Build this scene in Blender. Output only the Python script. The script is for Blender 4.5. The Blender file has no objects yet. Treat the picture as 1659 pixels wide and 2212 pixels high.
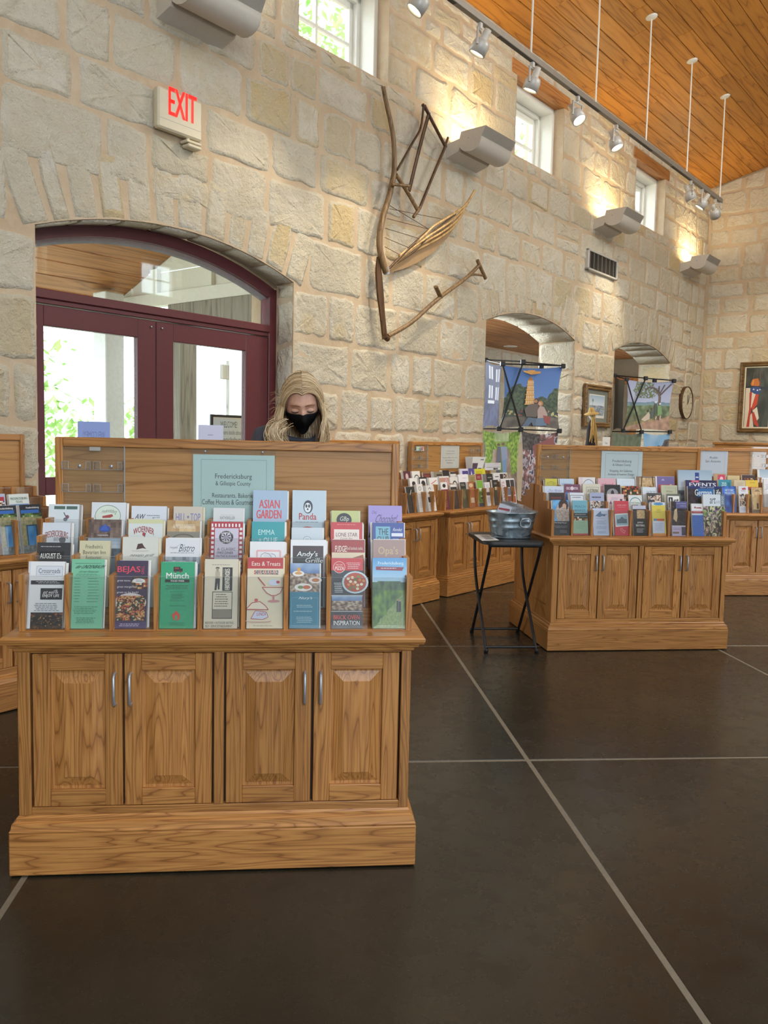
import bpy, math, random
import numpy as np
from mathutils import Vector, Matrix, noise
from math import sin, cos, pi, radians, sqrt, atan2
random.seed(7)
SC = bpy.context.scene
COL = SC.collection
# ------------------------------------------------------------------ camera
IW, IH, F = 1659.0, 2212.0, 1846.0
HC = 1.25
YAW, PITCH, ROLL = radians(5.1546), radians(-4.8774), radians(1.2001)
fwd = Vector((sin(YAW)*cos(PITCH), cos(YAW)*cos(PITCH), sin(PITCH)))
r0 = Vector((cos(YAW), -sin(YAW), 0)); u0 = r0.cross(fwd)
rgt = cos(ROLL)*r0 + sin(ROLL)*u0
upv = -sin(ROLL)*r0 + cos(ROLL)*u0
cam = bpy.data.cameras.new('camera'); cob = bpy.data.objects.new('camera', cam); COL.objects.link(cob)
cam.sensor_fit = 'HORIZONTAL'; cam.sensor_width = 36.0; cam.lens = F/IW*36.0
cam.clip_start = .05; cam.clip_end = 300
cob.matrix_world = Matrix(((rgt.x, upv.x, -fwd.x, 0), (rgt.y, upv.y, -fwd.y, 0), (rgt.z, upv.z, -fwd.z, HC), (0, 0, 0, 1)))
SC.camera = cob
# ------------------------------------------------------------------ view, world
SC.view_settings.view_transform = 'Standard'
SC.view_settings.look = 'None'
SC.view_settings.exposure = -0.06
SC.view_settings.gamma = 1.0
SC.view_settings.use_curve_mapping = False
wo = bpy.data.worlds.new('sky'); SC.world = wo; wo.use_nodes = True
bg = wo.node_tree.nodes['Background']
bg.inputs[0].default_value = (.80, .91, 1.0, 1); bg.inputs[1].default_value = 7.0
# ------------------------------------------------------------------ frames of reference
RW = radians(90-43.126)                      # the long wall: local x runs along it (s), local y = distance d
WDIR = Vector((cos(RW), sin(RW), 0)); DDIR = Vector((-sin(RW), cos(RW), 0))
WALL_D = 4.2
END_S = 12.95
KC = .232                                    # ceiling slope
def ceil_z(d): return 4.975 + KC*(WALL_D-d) if d > -.5 else 4.975 + KC*(WALL_D+.5) + KC*(d+.5)
def wpt(s, d, z): return WDIR*s + DDIR*d + Vector((0, 0, z))
def ray(px, py): return (rgt*((px-IW/2)/F) - upv*((py-IH/2)/F) + fwd)
CAMP = Vector((0, 0, HC))
def on_plane(px, py, p, n):
    r = ray(px, py); return CAMP + r*((p-CAMP).dot(n)/r.dot(n))
def at_wall(px, py, d=WALL_D):
    p = on_plane(px, py, DDIR*d, DDIR); return (p.dot(WDIR), d, p.z)
def at_end(px, py, s=END_S):
    p = on_plane(px, py, WDIR*s, WDIR); return (s, p.dot(DDIR), p.z)
# ------------------------------------------------------------------ fill light added to the room, and daylight from the rear
def area(name, loc, size, power, col, target, sy=None):
    l = bpy.data.lights.new(name, 'AREA'); l.energy = power; l.color = col; l.size = size
    if sy: l.shape = 'RECTANGLE'; l.size_y = sy
    o = bpy.data.objects.new(name, l); COL.objects.link(o); o.location = loc
    o.rotation_euler = (Vector(target)-Vector(loc)).to_track_quat('-Z', 'Y').to_euler()
    return o
area('ridge_fill_near', wpt(1.5, -.6, 5.6), 3.5, 175, (.95, .98, 1), wpt(2.6, 1.2, 0))  # added soft fill out of view; no fixture hangs at the ridge
area('ridge_fill_far', wpt(8.0, -.3, 5.6), 3.5, 325, (1, .95, .86), wpt(8.6, 2.2, 0))  # second added fill for the far half, likewise without a fixture
area('rear_daylight', wpt(-2.5, -4.6, 3.2), 3.2, 330, (.80, .90, 1), wpt(4, 4.2, 1.4), 2.0)
# ------------------------------------------------------------------ materials
def lin(h):
    if isinstance(h, str):
        h = h.lstrip('#'); c = [int(h[i:i+2], 16)/255 for i in (0, 2, 4)]
    else: c = h
    return tuple((x/12.92 if x <= .04045 else ((x+.055)/1.055)**2.4) for x in c)
class NT:
    def __init__(s, name):
        s.m = bpy.data.materials.new(name); s.m.use_nodes = True; s.t = s.m.node_tree
        s.b = s.t.nodes['Principled BSDF']; s.out = s.t.nodes['Material Output']
    def n(s, typ, **kw):
        x = s.t.nodes.new(typ)
        for k, v in kw.items():
            if k.startswith('i_'):
                key = k[2:]; key = int(key) if key.isdigit() else key.replace('_', ' ')
                x.inputs[key].default_value = v
            else: setattr(x, k, v)
        return x
    def l(s, a, b): s.t.links.new(a, b)
    def ramp(s, fac, stops):
        r = s.n('ShaderNodeValToRGB'); el = r.color_ramp.elements
        while len(el) < len(stops): el.new(.5)
        for e, (p, c) in zip(el, stops): e.position = p; e.color = (*c, 1)
        s.l(fac, r.inputs[0]); return r.outputs[0]
    def math(s, op, a, b=None, c=None):
        m = s.n('ShaderNodeMath', operation=op)
        for i, v in enumerate((a, b, c)):
            if v is None: continue
            if hasattr(v, 'links'): s.l(v, m.inputs[i])
            else: m.inputs[i].default_value = v
        return m.outputs[0]
    def mix(s, f, a, b, mode='MIX'):
        m = s.n('ShaderNodeMix', data_type='RGBA', blend_type=mode)
        for v, k in ((f, 0), (a, 6), (b, 7)):
            if hasattr(v, 'links'): s.l(v, m.inputs[k])
            elif k == 0: m.inputs[0].default_value = v
            else: m.inputs[k].default_value = (*v, 1)
        return m.outputs[2]
    def obvec(s, sc=(1, 1, 1), rnd=True):
        tc = s.n('ShaderNodeTexCoord'); mp = s.n('ShaderNodeMapping'); mp.inputs['Scale'].default_value = sc
        s.l(tc.outputs['Object'], mp.inputs[0])
        if rnd:
            oi = s.n('ShaderNodeObjectInfo'); cx = s.n('ShaderNodeCombineXYZ')
            s.l(s.math('MULTIPLY', oi.outputs['Random'], 37.), cx.inputs[0]); s.l(s.math('MULTIPLY', oi.outputs['Random'], 91.), cx.inputs[1]); s.l(s.math('MULTIPLY', oi.outputs['Random'], 53.), cx.inputs[2])
            s.l(cx.outputs[0], mp.inputs['Location'])
        return mp.outputs[0]
    def noise(s, vec, scale, detail=4, rough=.55):
        x = s.n('ShaderNodeTexNoise'); x.inputs['Scale'].default_value = scale; x.inputs['Detail'].default_value = detail; x.inputs['Roughness'].default_value = rough
        s.l(vec, x.inputs['Vector']); return x.outputs[0]
    def bump(s, h, strength, dist):
        b = s.n('ShaderNodeBump'); b.inputs['Strength'].default_value = strength; b.inputs['Distance'].default_value = dist
        s.l(h, b.inputs['Height']); s.l(b.outputs[0], s.b.inputs['Normal']); return b
def plain(name, col, rough=.5, metal=0., spec=.5, var=.06, vs=30., bump=0.):
    k = NT(name); c = lin(col); v = k.obvec()
    nz = k.noise(v, vs, 3)
    k.l(k.ramp(nz, [(.3, tuple(x*(1-var) for x in c)), (.7, tuple(min(1, x*(1+var)) for x in c))]), k.b.inputs['Base Color'])
    k.b.inputs['Roughness'].default_value = rough; k.b.inputs['Metallic'].default_value = metal
    k.b.inputs['Specular IOR Level'].default_value = spec
    if bump: k.bump(nz, bump, .004)
    return k.m
def emis(name, col, st):
    k = NT(name); k.b.inputs['Base Color'].default_value = (*lin(col), 1)
    k.b.inputs['Emission Color'].default_value = (*lin(col), 1); k.b.inputs['Emission Strength'].default_value = st
    return k.m
def mixl(a, b): return tuple((p+q)/2 for p, q in zip(lin(a), lin(b)))
def wood(name, light, mid, dark, axis, rough=.38, rings=24., across=13., along=.8, pore=.5):
    k = NT(name)
    sc = [across]*3; sc['xyz'.index(axis)] = along
    v = k.obvec(tuple(sc))
    n1 = k.noise(v, 1.0, 2, .45)
    bands = k.math('PINGPONG', k.math('MULTIPLY', n1, rings), .5)
    bands = k.math('MULTIPLY', bands, 2.0)
    sc2 = [170.]*3; sc2['xyz'.index(axis)] = 5.
    v2 = k.obvec(tuple(sc2)); pores = k.noise(v2, 1.0, 2, .6)
    sc3 = [3.]*3; sc3['xyz'.index(axis)] = .5
    big = k.noise(k.obvec(tuple(sc3)), 1.0, 2)
    c = k.ramp(bands, [(.0, lin(dark)), (.17, lin(mid)), (.75, lin(light))])
    c = k.mix(k.math('MULTIPLY', k.ramp(pores, [(.50, (0, 0, 0)), (.62, (1, 1, 1))]), pore), c, lin(dark))
    c = k.mix(k.math('MULTIPLY', big, .35), c, lin(mid))
    oi = k.n('ShaderNodeObjectInfo')
    hv = k.n('ShaderNodeHueSaturation'); k.l(c, hv.inputs['Color']); k.l(k.math('MULTIPLY_ADD', oi.outputs['Random'], .24, .88), hv.inputs['Value'])
    k.l(hv.outputs[0], k.b.inputs['Base Color'])
    k.b.inputs['Roughness'].default_value = rough
    k.bump(pores, .12, .0008)
    return k.m
OAK = ('#c18a4c', '#ae763f', '#7b4d25')
OX, OY, OZ = [wood('oak_grain_'+a, *OAK, a) for a in 'xyz']
PANEL = wood('oak_panel', '#be8d54', '#b08048', '#8f6132', 'x', .42, 9., 14., .5, .35)
GAPSHADE = plain('oak_shadow_gap', '#3a2110', .6)  # shade of the gaps around the doors, put into the core's colour
PLANK = wood('ceiling_pine', '#cd8c36', '#bb7a28', '#8e5818', 'x', .5, 7., 8., .55, .25)
PLANK2 = wood('porch_pine', '#b07a48', '#9c6838', '#6d4421', 'x', .6, 7., 8., .55, .3)
BEAM = wood('lintel_wood', '#b87f45', '#a56b35', '#74451d', 'x', .6, 7., 8., .5, .3)
TOOL = wood('old_tool_wood', '#907350', '#7a5f3c', '#4f3a22', 'z', .5, 5., 20., 2., .4)
TOOLD = wood('dark_tool_wood', '#5f4126', '#4c321b', '#2e1c0e', 'z', .5, 5., 20., 2., .3)
TOOLL = wood('pale_tine_wood', '#d9b57c', '#c9a267', '#9f7742', 'z', .5, 4., 20., 1., .3)
GREYW = wood('weathered_timber', '#9a958c', '#8a857c', '#68645d', 'z', .8, 7., 9., .6, .4)
def stone_mat(name, yell):
    k = NT(name); oi = k.n('ShaderNodeObjectInfo'); ge = k.n('ShaderNodeNewGeometry')
    r = k.math('FRACT', k.math('ADD', k.math('MULTIPLY', oi.outputs['Random'], 3.7), k.math('MULTIPLY', ge.outputs['Random Per Island'], 5.3)))
    base = k.ramp(r, [(0, lin('#d6cdb8')), (.25, lin('#ddd5c2')), (.5, lin('#d1c7b0')), (.84, lin('#dfd8c8')), (.90, lin('#d3bd90')), (.97, lin('#cdc0a3'))])
    v = k.obvec()
    n1 = k.noise(v, 7, 5, .6); n2 = k.noise(v, 70, 6, .65); n3 = k.noise(v, 26, 6, .6)
    c = k.mix(k.ramp(n1, [(.42, (0, 0, 0)), (.68, (.75, .75, .75))]), base, lin('#d0bc94' if yell else '#d0c4aa'))
    c = k.mix(k.ramp(n3, [(.55, (0, 0, 0)), (.75, (.45, .45, .45))]), c, lin('#bfb08f'))
    k.l(c, k.b.inputs['Base Color']); k.b.inputs['Roughness'].default_value = .92; k.b.inputs['Specular IOR Level'].default_value = .15
    h = k.math('ADD', k.math('MULTIPLY', n3, 1.0), k.math('MULTIPLY', n2, .45))
    k.bump(h, .9, .026)
    return k.m
STONE = stone_mat('limestone', False); STONE2 = stone_mat('limestone_warm', True)
def mortar_mat():
    k = NT('smeared_mortar'); v = k.obvec(rnd=False)
    n1 = k.noise(v, 2.5, 4); n2 = k.noise(v, 60, 5, .6); n3 = k.noise(v, 12, 5)
    c = k.ramp(n1, [(.35, lin('#c0a98c')), (.65, lin('#c9b59a'))])
    c = k.mix(k.ramp(n3, [(.5, (0, 0, 0)), (.8, (.6, .6, .6))]), c, lin('#d6c6ac'))
    k.l(c, k.b.inputs['Base Color']); k.b.inputs['Roughness'].default_value = .95; k.b.inputs['Specular IOR Level'].default_value = .1
    k.bump(k.math('ADD', n3, k.math('MULTIPLY', n2, .3)), .8, .012)
    return k.m
MORTAR = mortar_mat()
def floor_mat():
    k = NT('polished_concrete'); v = k.obvec(rnd=False)
    n1 = k.noise(v, 1.1, 6, .6); n2 = k.noise(v, 9, 6, .65); n3 = k.noise(v, 140, 3)
    c = k.ramp(n1, [(.3, lin('#22211c')), (.55, lin('#2c2b24')), (.75, lin('#39372d'))])
    c = k.mix(k.ramp(n2, [(.5, (0, 0, 0)), (.72, (.5, .5, .5))]), c, lin('#1b1915'))
    c = k.mix(k.ramp(n3, [(.66, (0, 0, 0)), (.75, (.35, .35, .35))]), c, lin('#6a5d4a'))
    k.l(c, k.b.inputs['Base Color'])
    k.l(k.ramp(n2, [(.3, (.20, .20, .20)), (.8, (.36, .36, .36))]), k.b.inputs['Roughness'])
    k.b.inputs['Specular IOR Level'].default_value = .5
    k.bump(n2, .05, .004)
    return k.m
FLOOR = floor_mat()
JOINT = plain('joint_filler', '#7d7464', .7, var=.1, vs=60)
WHITE = plain('white_paint', '#e6e4da', .45, var=.02)
WHITE2 = plain('white_siding', '#dedfd6', .6, var=.03)
PUTTY = plain('putty_metal', '#c9c3b8', .45, var=.03)
GREY = plain('grey_fixture_metal', '#c2bfb8', .4, .1, var=.04)
RAILM = plain('grey_rail', '#8a8378', .4, .3)
STEEL = plain('brushed_steel', '#b4bac2', .38, .65)
MAROON = plain('maroon_paint', '#5e2a2e', .42, var=.06)
BLACK = plain('black_metal', '#17181b', .45)
BLACKP = plain('black_plastic', '#1c1d1f', .5, bump=.1, vs=200)
IVORY = plain('ivory_plastic', '#d8cdb2', .5, var=.02)
PAPER = plain('white_paper', '#e9e9e6', .7, var=.02)
CREAM = plain('cream_paper', '#e6dcc0', .7, var=.02)
KRAFT = plain('stack_edges', '#d9d4c8', .8, var=.08, vs=400)
TAUPE = plain('taupe_wall', '#9a917f', .8)
GOLDF = wood('gilt_frame', '#8a6d42', '#705330', '#47321b', 'x', .4, 5., 20., 2., .2)
DARKG = plain('vent_dark', '#24221f', .6)
def galv():
    k = NT('galvanised_steel'); v = k.obvec()
    vo = k.n('ShaderNodeTexVoronoi'); vo.inputs['Scale'].default_value = 45; k.l(v, vo.inputs[0])
    k.l(k.ramp(vo.outputs['Color'], [(.2, lin('#7d8d98')), (.8, lin('#a5b3bb'))]), k.b.inputs['Base Color'])
    k.b.inputs['Metallic'].default_value = .75; k.b.inputs['Roughness'].default_value = .38
    return k.m
GALV = galv()
def clear_mat(name, tint, refl=1.0, rough=.02, milk=.0):
    k = NT(name); t = k.t
    tr = k.n('ShaderNodeBsdfTransparent'); tr.inputs[0].default_value = (*tint, 1)
    gl = k.n('ShaderNodeBsdfGlossy'); gl.inputs['Roughness'].default_value = rough
    lw = k.n('ShaderNodeLayerWeight'); lw.inputs[0].default_value = .5
    fr = k.math('MULTIPLY_ADD', k.math('POWER', lw.outputs['Facing'], 5.0), .95, .04)
    mx = k.n('ShaderNodeMixShader'); k.l(k.math('MINIMUM', k.math('MULTIPLY', fr, refl), 1.0), mx.inputs[0]); k.l(tr.outputs[0], mx.inputs[1]); k.l(gl.outputs[0], mx.inputs[2])
    last = mx
    if milk:
        df = k.n('ShaderNodeBsdfDiffuse'); df.inputs[0].default_value = (.85, .9, .95, 1)
        m2 = k.n('ShaderNodeMixShader'); m2.inputs[0].default_value = milk; k.l(mx.outputs[0], m2.inputs[1]); k.l(df.outputs[0], m2.inputs[2]); last = m2
    k.l(last.outputs[0], k.out.inputs[0]); t.nodes.remove(k.b)
    return k.m
ACRYL = clear_mat('clear_acrylic', (.97, .98, .98), 1.2, .03, .012)
ACEDGE = clear_mat('acrylic_edge', (.75, .8, .82), 2.5, .08, .25)
GLASS = clear_mat('window_glass', (.96, .98, .97), 1.5)
BAGM = clear_mat('clear_bag', (.96, .97, .98), 1.6, .12, .04)
def ink_mat(name, rough=.45, gain=1.0):
    k = NT(name); a = k.n('ShaderNodeAttribute'); a.attribute_name = 'ink'
    v = k.obvec(); nz = k.noise(v, 500, 2)
    c = k.mix(.04, a.outputs['Color'], nz)
    if gain != 1.0: g_ = k.n('ShaderNodeGamma'); g_.inputs[1].default_value = 1/gain; k.l(c, g_.inputs[0]); c = g_.outputs[0]
    k.l(c, k.b.inputs['Base Color']); k.b.inputs['Roughness'].default_value = rough
    return k.m
INK = ink_mat('printed_ink', .4)
FAB = ink_mat('printed_fabric', .85, 1.3)
# ------------------------------------------------------------------ mesh helpers
class MB:
    def __init__(s): s.v = []; s.f = []; s.m = []; s.sm = []; s.c = []
    def add(s, vs, fs, mi=0, smooth=False, col=None):
        o = len(s.v); s.v += [tuple(v) for v in vs]
        for f in fs: s.f.append([o+i for i in f]); s.m.append(mi); s.sm.append(smooth); s.c.append(col)
        return s
    def box(s, x0, x1, y0, y1, z0, z1, mi=0, ch=0.0, col=None):
        if ch <= 0:
            vs = [(x, y, z) for z in (z0, z1) for y in (y0, y1) for x in (x0, x1)]
            return s.add(vs, [(0, 2, 3, 1), (4, 5, 7, 6), (0, 1, 5, 4), (2, 6, 7, 3), (0, 4, 6, 2), (1, 3, 7, 5)], mi, False, col)
        lo = (x0, y0, z0); hi = (x1, y1, z1); vs = []; idx = {}
        for sx in (0, 1):
            for sy in (0, 1):
                for sz in (0, 1):
                    sg = (sx, sy, sz)
                    for ax in range(3):
                        p = [(hi if sg[i] else lo)[i] for i in range(3)]
                        for i in range(3):
                            if i != ax: p[i] += -ch if sg[i] else ch
                        idx[(sg, ax)] = len(vs); vs.append(p)
        fs = []
        for ax in range(3):
            for sd in (0, 1):
                q = []
                a, b = [(1, 2), (0, 2), (0, 1)][ax]
                for (p_, q_) in ((0, 0), (1, 0), (1, 1), (0, 1)):
                    sg = [0, 0, 0]; sg[ax] = sd; sg[a] = p_; sg[b] = q_; q.append(idx[(tuple(sg), ax)])
                if (sd == 1) == (ax == 1): q.reverse()
                fs.append(q)
        for ax in range(3):
            a, b = [(1, 2), (0, 2), (0, 1)][ax]
            for p_ in (0, 1):
                for q_ in (0, 1):
                    s0 = [0, 0, 0]; s1 = [0, 0, 0]; s0[a] = s1[a] = p_; s0[b] = s1[b] = q_; s1[ax] = 1
                    q = [idx[(tuple(s0), a)], idx[(tuple(s1), a)], idx[(tuple(s1), b)], idx[(tuple(s0), b)]]
                    fs.append(q)
        for sx in (0, 1):
            for sy in (0, 1):
                for sz in (0, 1): fs.append([idx[((sx, sy, sz), ax)] for ax in range(3)])
        return s.add(vs, fs, mi, False, col)
    def prism(s, pts, fn0, fn1, mi=0, smooth=False, caps=True):
        """extrude a 2D polygon: fn0/fn1 map (a,b) to 3D for the two ends"""
        n = len(pts); vs = [fn0(*p) for p in pts]+[fn1(*p) for p in pts]
        fs = [(i, (i+1) % n, n+(i+1) % n, n+i) for i in range(n)]
        s.add(vs, fs, mi, smooth)
        if caps: s.add(vs, [tuple(range(n))[::-1], tuple(range(n, 2*n))], mi)
        return s
    def tube(s, path, r, n=8, mi=0, caps=True, flat=None):
        P = [Vector(p) for p in path]; R = r if isinstance(r, (list, tuple)) else [r]*len(P)
        vs = []; up = None
        for i, p in enumerate(P):
            t = (P[min(i+1, len(P)-1)]-P[max(i-1, 0)]).normalized()
            if up is None:
                up = Vector((0, 0, 1)) if abs(t.z) < .9 else Vector((0, 1, 0))
            a = t.cross(up).normalized(); b = a.cross(t).normalized(); up = b
            for k in range(n):
                w = 2*pi*k/n
                if flat: vs.append(p + a*(cos(w)*R[i]) + b*(sin(w)*R[i]*flat))
                else: vs.append(p + a*(cos(w)*R[i]) + b*(sin(w)*R[i]))
        fs = [(i*n+k, i*n+(k+1) % n, (i+1)*n+(k+1) % n, (i+1)*n+k) for i in range(len(P)-1) for k in range(n)]
        s.add(vs, fs, mi, True)
        if caps: s.add(vs, [tuple(range(n))[::-1], tuple(range((len(P)-1)*n, len(P)*n))], mi)
        return s
    def lathe(s, prof, n=24, c=(0, 0, 0), mi=0, ax=None, smooth=True, sx=1., sy=1.):
        q = Matrix.Identity(3) if ax is None else Vector((0, 0, 1)).rotation_difference(Vector(ax)).to_matrix()
        vs = []
        for (r, z) in prof:
            for k in range(n):
                w = 2*pi*k/n; vs.append(Vector(c)+q @ Vector((r*cos(w)*sx, r*sin(w)*sy, z)))
        fs = [(i*n+k, i*n+(k+1) % n, (i+1)*n+(k+1) % n, (i+1)*n+k) for i in range(len(prof)-1) for k in range(n)]
        return s.add(vs, fs, mi, smooth)
    def disc(s, c, r, ax, n=24, mi=0):
        q = Vector((0, 0, 1)).rotation_difference(Vector(ax)).to_matrix()
        return s.add([Vector(c)+q @ Vector((r*cos(2*pi*k/n), r*sin(2*pi*k/n), 0)) for k in range(n)], [tuple(range(n))], mi)
    def ball(s, c, r, n=12, m=8, mi=0, sc=(1, 1, 1)):
        vs = [Vector(c)+Vector((r*sc[0]*sin(pi*j/m)*cos(2*pi*k/n), r*sc[1]*sin(pi*j/m)*sin(2*pi*k/n), r*sc[2]*cos(pi*j/m))) for j in range(m+1) for k in range(n)]
        fs = [(j*n+k, (j+1)*n+k, (j+1)*n+(k+1) % n, j*n+(k+1) % n) for j in range(m) for k in range(n)]
        return s.add(vs, fs, mi, True)
    def mesh(s, name, mats):
        me = bpy.data.meshes.new(name); me.from_pydata(s.v, [], s.f)
        for m in mats: me.materials.append(m)
        me.polygons.foreach_set('material_index', s.m); me.polygons.foreach_set('use_smooth', s.sm)
        if any(c is not None for c in s.c):
            a = me.attributes.new('ink', 'FLOAT_COLOR', 'FACE')
            buf = np.ones((len(s.f), 4), 'f4')
            for i, c in enumerate(s.c):
                if c is not None: buf[i, :3] = c
            a.data.foreach_set('color', buf.ravel())
        me.validate(clean_customdata=False); me.update(); return me
    def build(s, name, mats, parent=None, loc=None, rz=None):
        mats = mats if isinstance(mats, (list, tuple)) else [mats]
        o = bpy.data.objects.new(name, s.mesh(name, mats)); COL.objects.link(o)
        if parent is not None: o.parent = parent
        if loc is not None: o.location = loc
        if rz is not None: o.rotation_euler.z = rz
        return o
def tag(o, label=None, cat=None, group=None, kind=None):
    if label: o['label'] = label
    if cat: o['category'] = cat
    if group: o['group'] = group
    if kind: o['kind'] = kind
    return o
def thing(name, label, cat, loc=(0, 0, 0), rz=0., group=None, kind=None):
    o = bpy.data.objects.new(name, None); COL.objects.link(o); o.empty_display_size = .1
    o.location = loc; o.rotation_euler.z = rz
    return tag(o, label, cat, group, kind)
def wthing(name, label, cat, s, d, z, **k): return thing(name, label, cat, wpt(s, d, z), RW, **k)
def inst(src, parent=None, loc=None, rot=None, name=None):
    o = bpy.data.objects.new(name or src.name.split('.')[0], src.data) if not isinstance(src, bpy.types.Mesh) else bpy.data.objects.new(name, src)
    COL.objects.link(o)
    if parent is not None: o.parent = parent
    if loc is not None: o.location = loc
    if rot is not None: o.rotation_euler = rot
    return o
def copy_tree(o, parent=None):
    c = o.copy(); COL.objects.link(c)
    if parent is not None: c.parent = parent
    for ch in list(o.children): copy_tree(ch, c)
    return c
# ------------------------------------------------------------------ printed matter
_tx = {}
def text_geo(t):
    if t in _tx: return _tx[t]
    cu = bpy.data.curves.new('glyphs', 'FONT'); cu.body = t; cu.size = 1; cu.resolution_u = 2
    o = bpy.data.objects.new('glyphs', cu); COL.objects.link(o)
    dg = bpy.context.evaluated_depsgraph_get(); dg.update()
    me = o.evaluated_get(dg).to_mesh()
    vs = np.array([v.co[:2] for v in me.vertices]) if len(me.vertices) else np.zeros((1, 2))
    fs = [tuple(p.vertices) for p in me.polygons]
    o.evaluated_get(dg).to_mesh_clear()
    bpy.data.objects.remove(o); bpy.data.curves.remove(cu)
    lo, hi = vs.min(0), vs.max(0)
    _tx[t] = ((vs-lo)/np.maximum(hi-lo, 1e-6), fs); return _tx[t]
def rgb_noise(x, y, sc, sd): return noise.noise(Vector((x*sc+sd*7.3, y*sc-sd*3.1, sd*1.7)))
def mixc(a, b, t): t = max(0, min(1, t)); return tuple(a[i]*(1-t)+b[i]*t for i in range(3))
H = lambda s: tuple(int(s.lstrip('#')[i:i+2], 16)/255 for i in (0, 2, 4))
def palmix(pal, t): i = math.floor(t); return mixc(pal[i % len(pal)], pal[(i+1) % len(pal)], ((t-i)-.3)*2.5)
def photo(kind, x, y, sd):
    n = rgb_noise(x, y, 4, sd); n2 = rgb_noise(x, y, 11, sd+5); n3 = rgb_noise(x, y, 27, sd+9)
    if kind == 'food':
        pal = [H('#6b2418'), H('#c9762f'), H('#e8d9bb'), H('#35401c'), H('#2a1712'), H('#b3472a'), H('#d7b26a')]
        return palmix(pal, (n+n2*.8+1)*4.2)
    if kind == 'night':
        b = mixc(H('#0c0a10'), H('#3a2517'), n+.3); return mixc(b, H('#e8a545'), (n3-.25)*2.2) if y > .2 else mixc(b, H('#b05a32'), (n2-.1)*2)
    if kind == 'trees': return mixc(mixc(H('#1d3519'), H('#6f9a3c'), n2+.5), H('#d6e2c8'), (n3-.3)*2)
    if kind == 'vine':
        if y < .34+.03*n: return mixc(H('#4f9fdc'), H('#b5d9f0'), y*3)
        if y < .46+.02*n2: return mixc(H('#27452a'), H('#5a7d4c'), n2+.5)
        if x > .95-.9*(y-.46)/.54+.05*n2: return mixc(H('#7d9a58'), H('#a3b878'), n3+.5)
        return mixc(H('#35602d'), H('#7fa83f'), n2+.5)
    if kind == 'street':
        if y < .35: return mixc(H('#3b5d96'), H('#9fb9d8'), 1-y*2+n*.3)
        return mixc(H('#c9b79d'), H('#55382c'), n2+.45)
    if kind == 'pizza': 
        pal = [H('#b5361f'), H('#e9d9b0'), H('#d98b3c'), H('#6a7d33'), H('#8a2418')]; return palmix(pal, (n2+n3+1)*3)
    if kind == 'people':
        pal = [H('#2c2320'), H('#6d4a38'), H('#c79c80'), H('#efe6dc'), H('#3f4a5d')]; return palmix(pal, (n+n2+1)*3)
    if kind == 'dog':
        d = ((x-.62)/.36)**2+((y-.62)/.4)**2; g = ((x-.66)/.3)**2+((y-.25)/.28)**2
        if g < 1 and d > .55: return mixc(H('#2a1a16'), H('#50302a'), n2+.5) if ((x-.72)/.13)**2+((y-.32)/.16)**2 > 1 else H('#d3a58d')
        if d < 1.6: return mixc(H('#a08f86'), H('#cbbcb2'), n2+.5)
        return mixc(H('#3f9be0'), H('#7cc0ef'), n+.5)
    if kind == 'cactus':
        pal = [H('#35502b'), H('#5e7f44'), H('#a7ba6c'), H('#2b3444'), H('#8b6a85'), H('#d8d4a8')] if y < .62 else [H('#3b2c2c'), H('#a28a6e'), H('#7a4d62'), H('#d8cfa9'), H('#39402a')]
        return palmix(pal, (n*1.3+n2*.8+1.2)*3.4)
    if kind == 'tan': return mixc(H('#b99667'), H('#e0c596'), n2+.5)
    if kind == 'dark': return mixc(H('#1a1416'), H('#4d3a44'), n2+.4)
    if kind == 'gray': return mixc(H('#5d6a78'), H('#b9c4cd'), n2+.5)
    if kind == 'lake':
        return mixc(H('#9db7cd'), H('#dbe6ee'), y*2) if y < .5 else mixc(H('#3e4c5c'), H('#7b8d9d'), n2+.5)
    if kind == 'blue': return mixc(H('#1d3f9a'), H('#3f7fd8'), n+.5)
    if kind == 'door':
        if .22 < x < .72 and .2 < y < .78: return H('#24506b') if (.27 < x < .67 and y > .24) is False else mixc(H('#2f7fc4'), H('#5aa5dc'), n+.5)
        return mixc(H('#b9a57e'), H('#7d8a5c'), n2+.5) if y < .8 else mixc(H('#5c666b'), H('#8c9494'), n2+.5)
    if kind == 'wood': return mixc(H('#4b3a33'), H('#8b776b'), rgb_noise(x*6, y*.6, 4, sd)+.5)
    return (.5, .5, .5)
def ortho(w, h, y0=0., dy=-.00012):
    return lambda u, v, k: ((u-.5)*w, y0+dy*k, h*(1-v))
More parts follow.
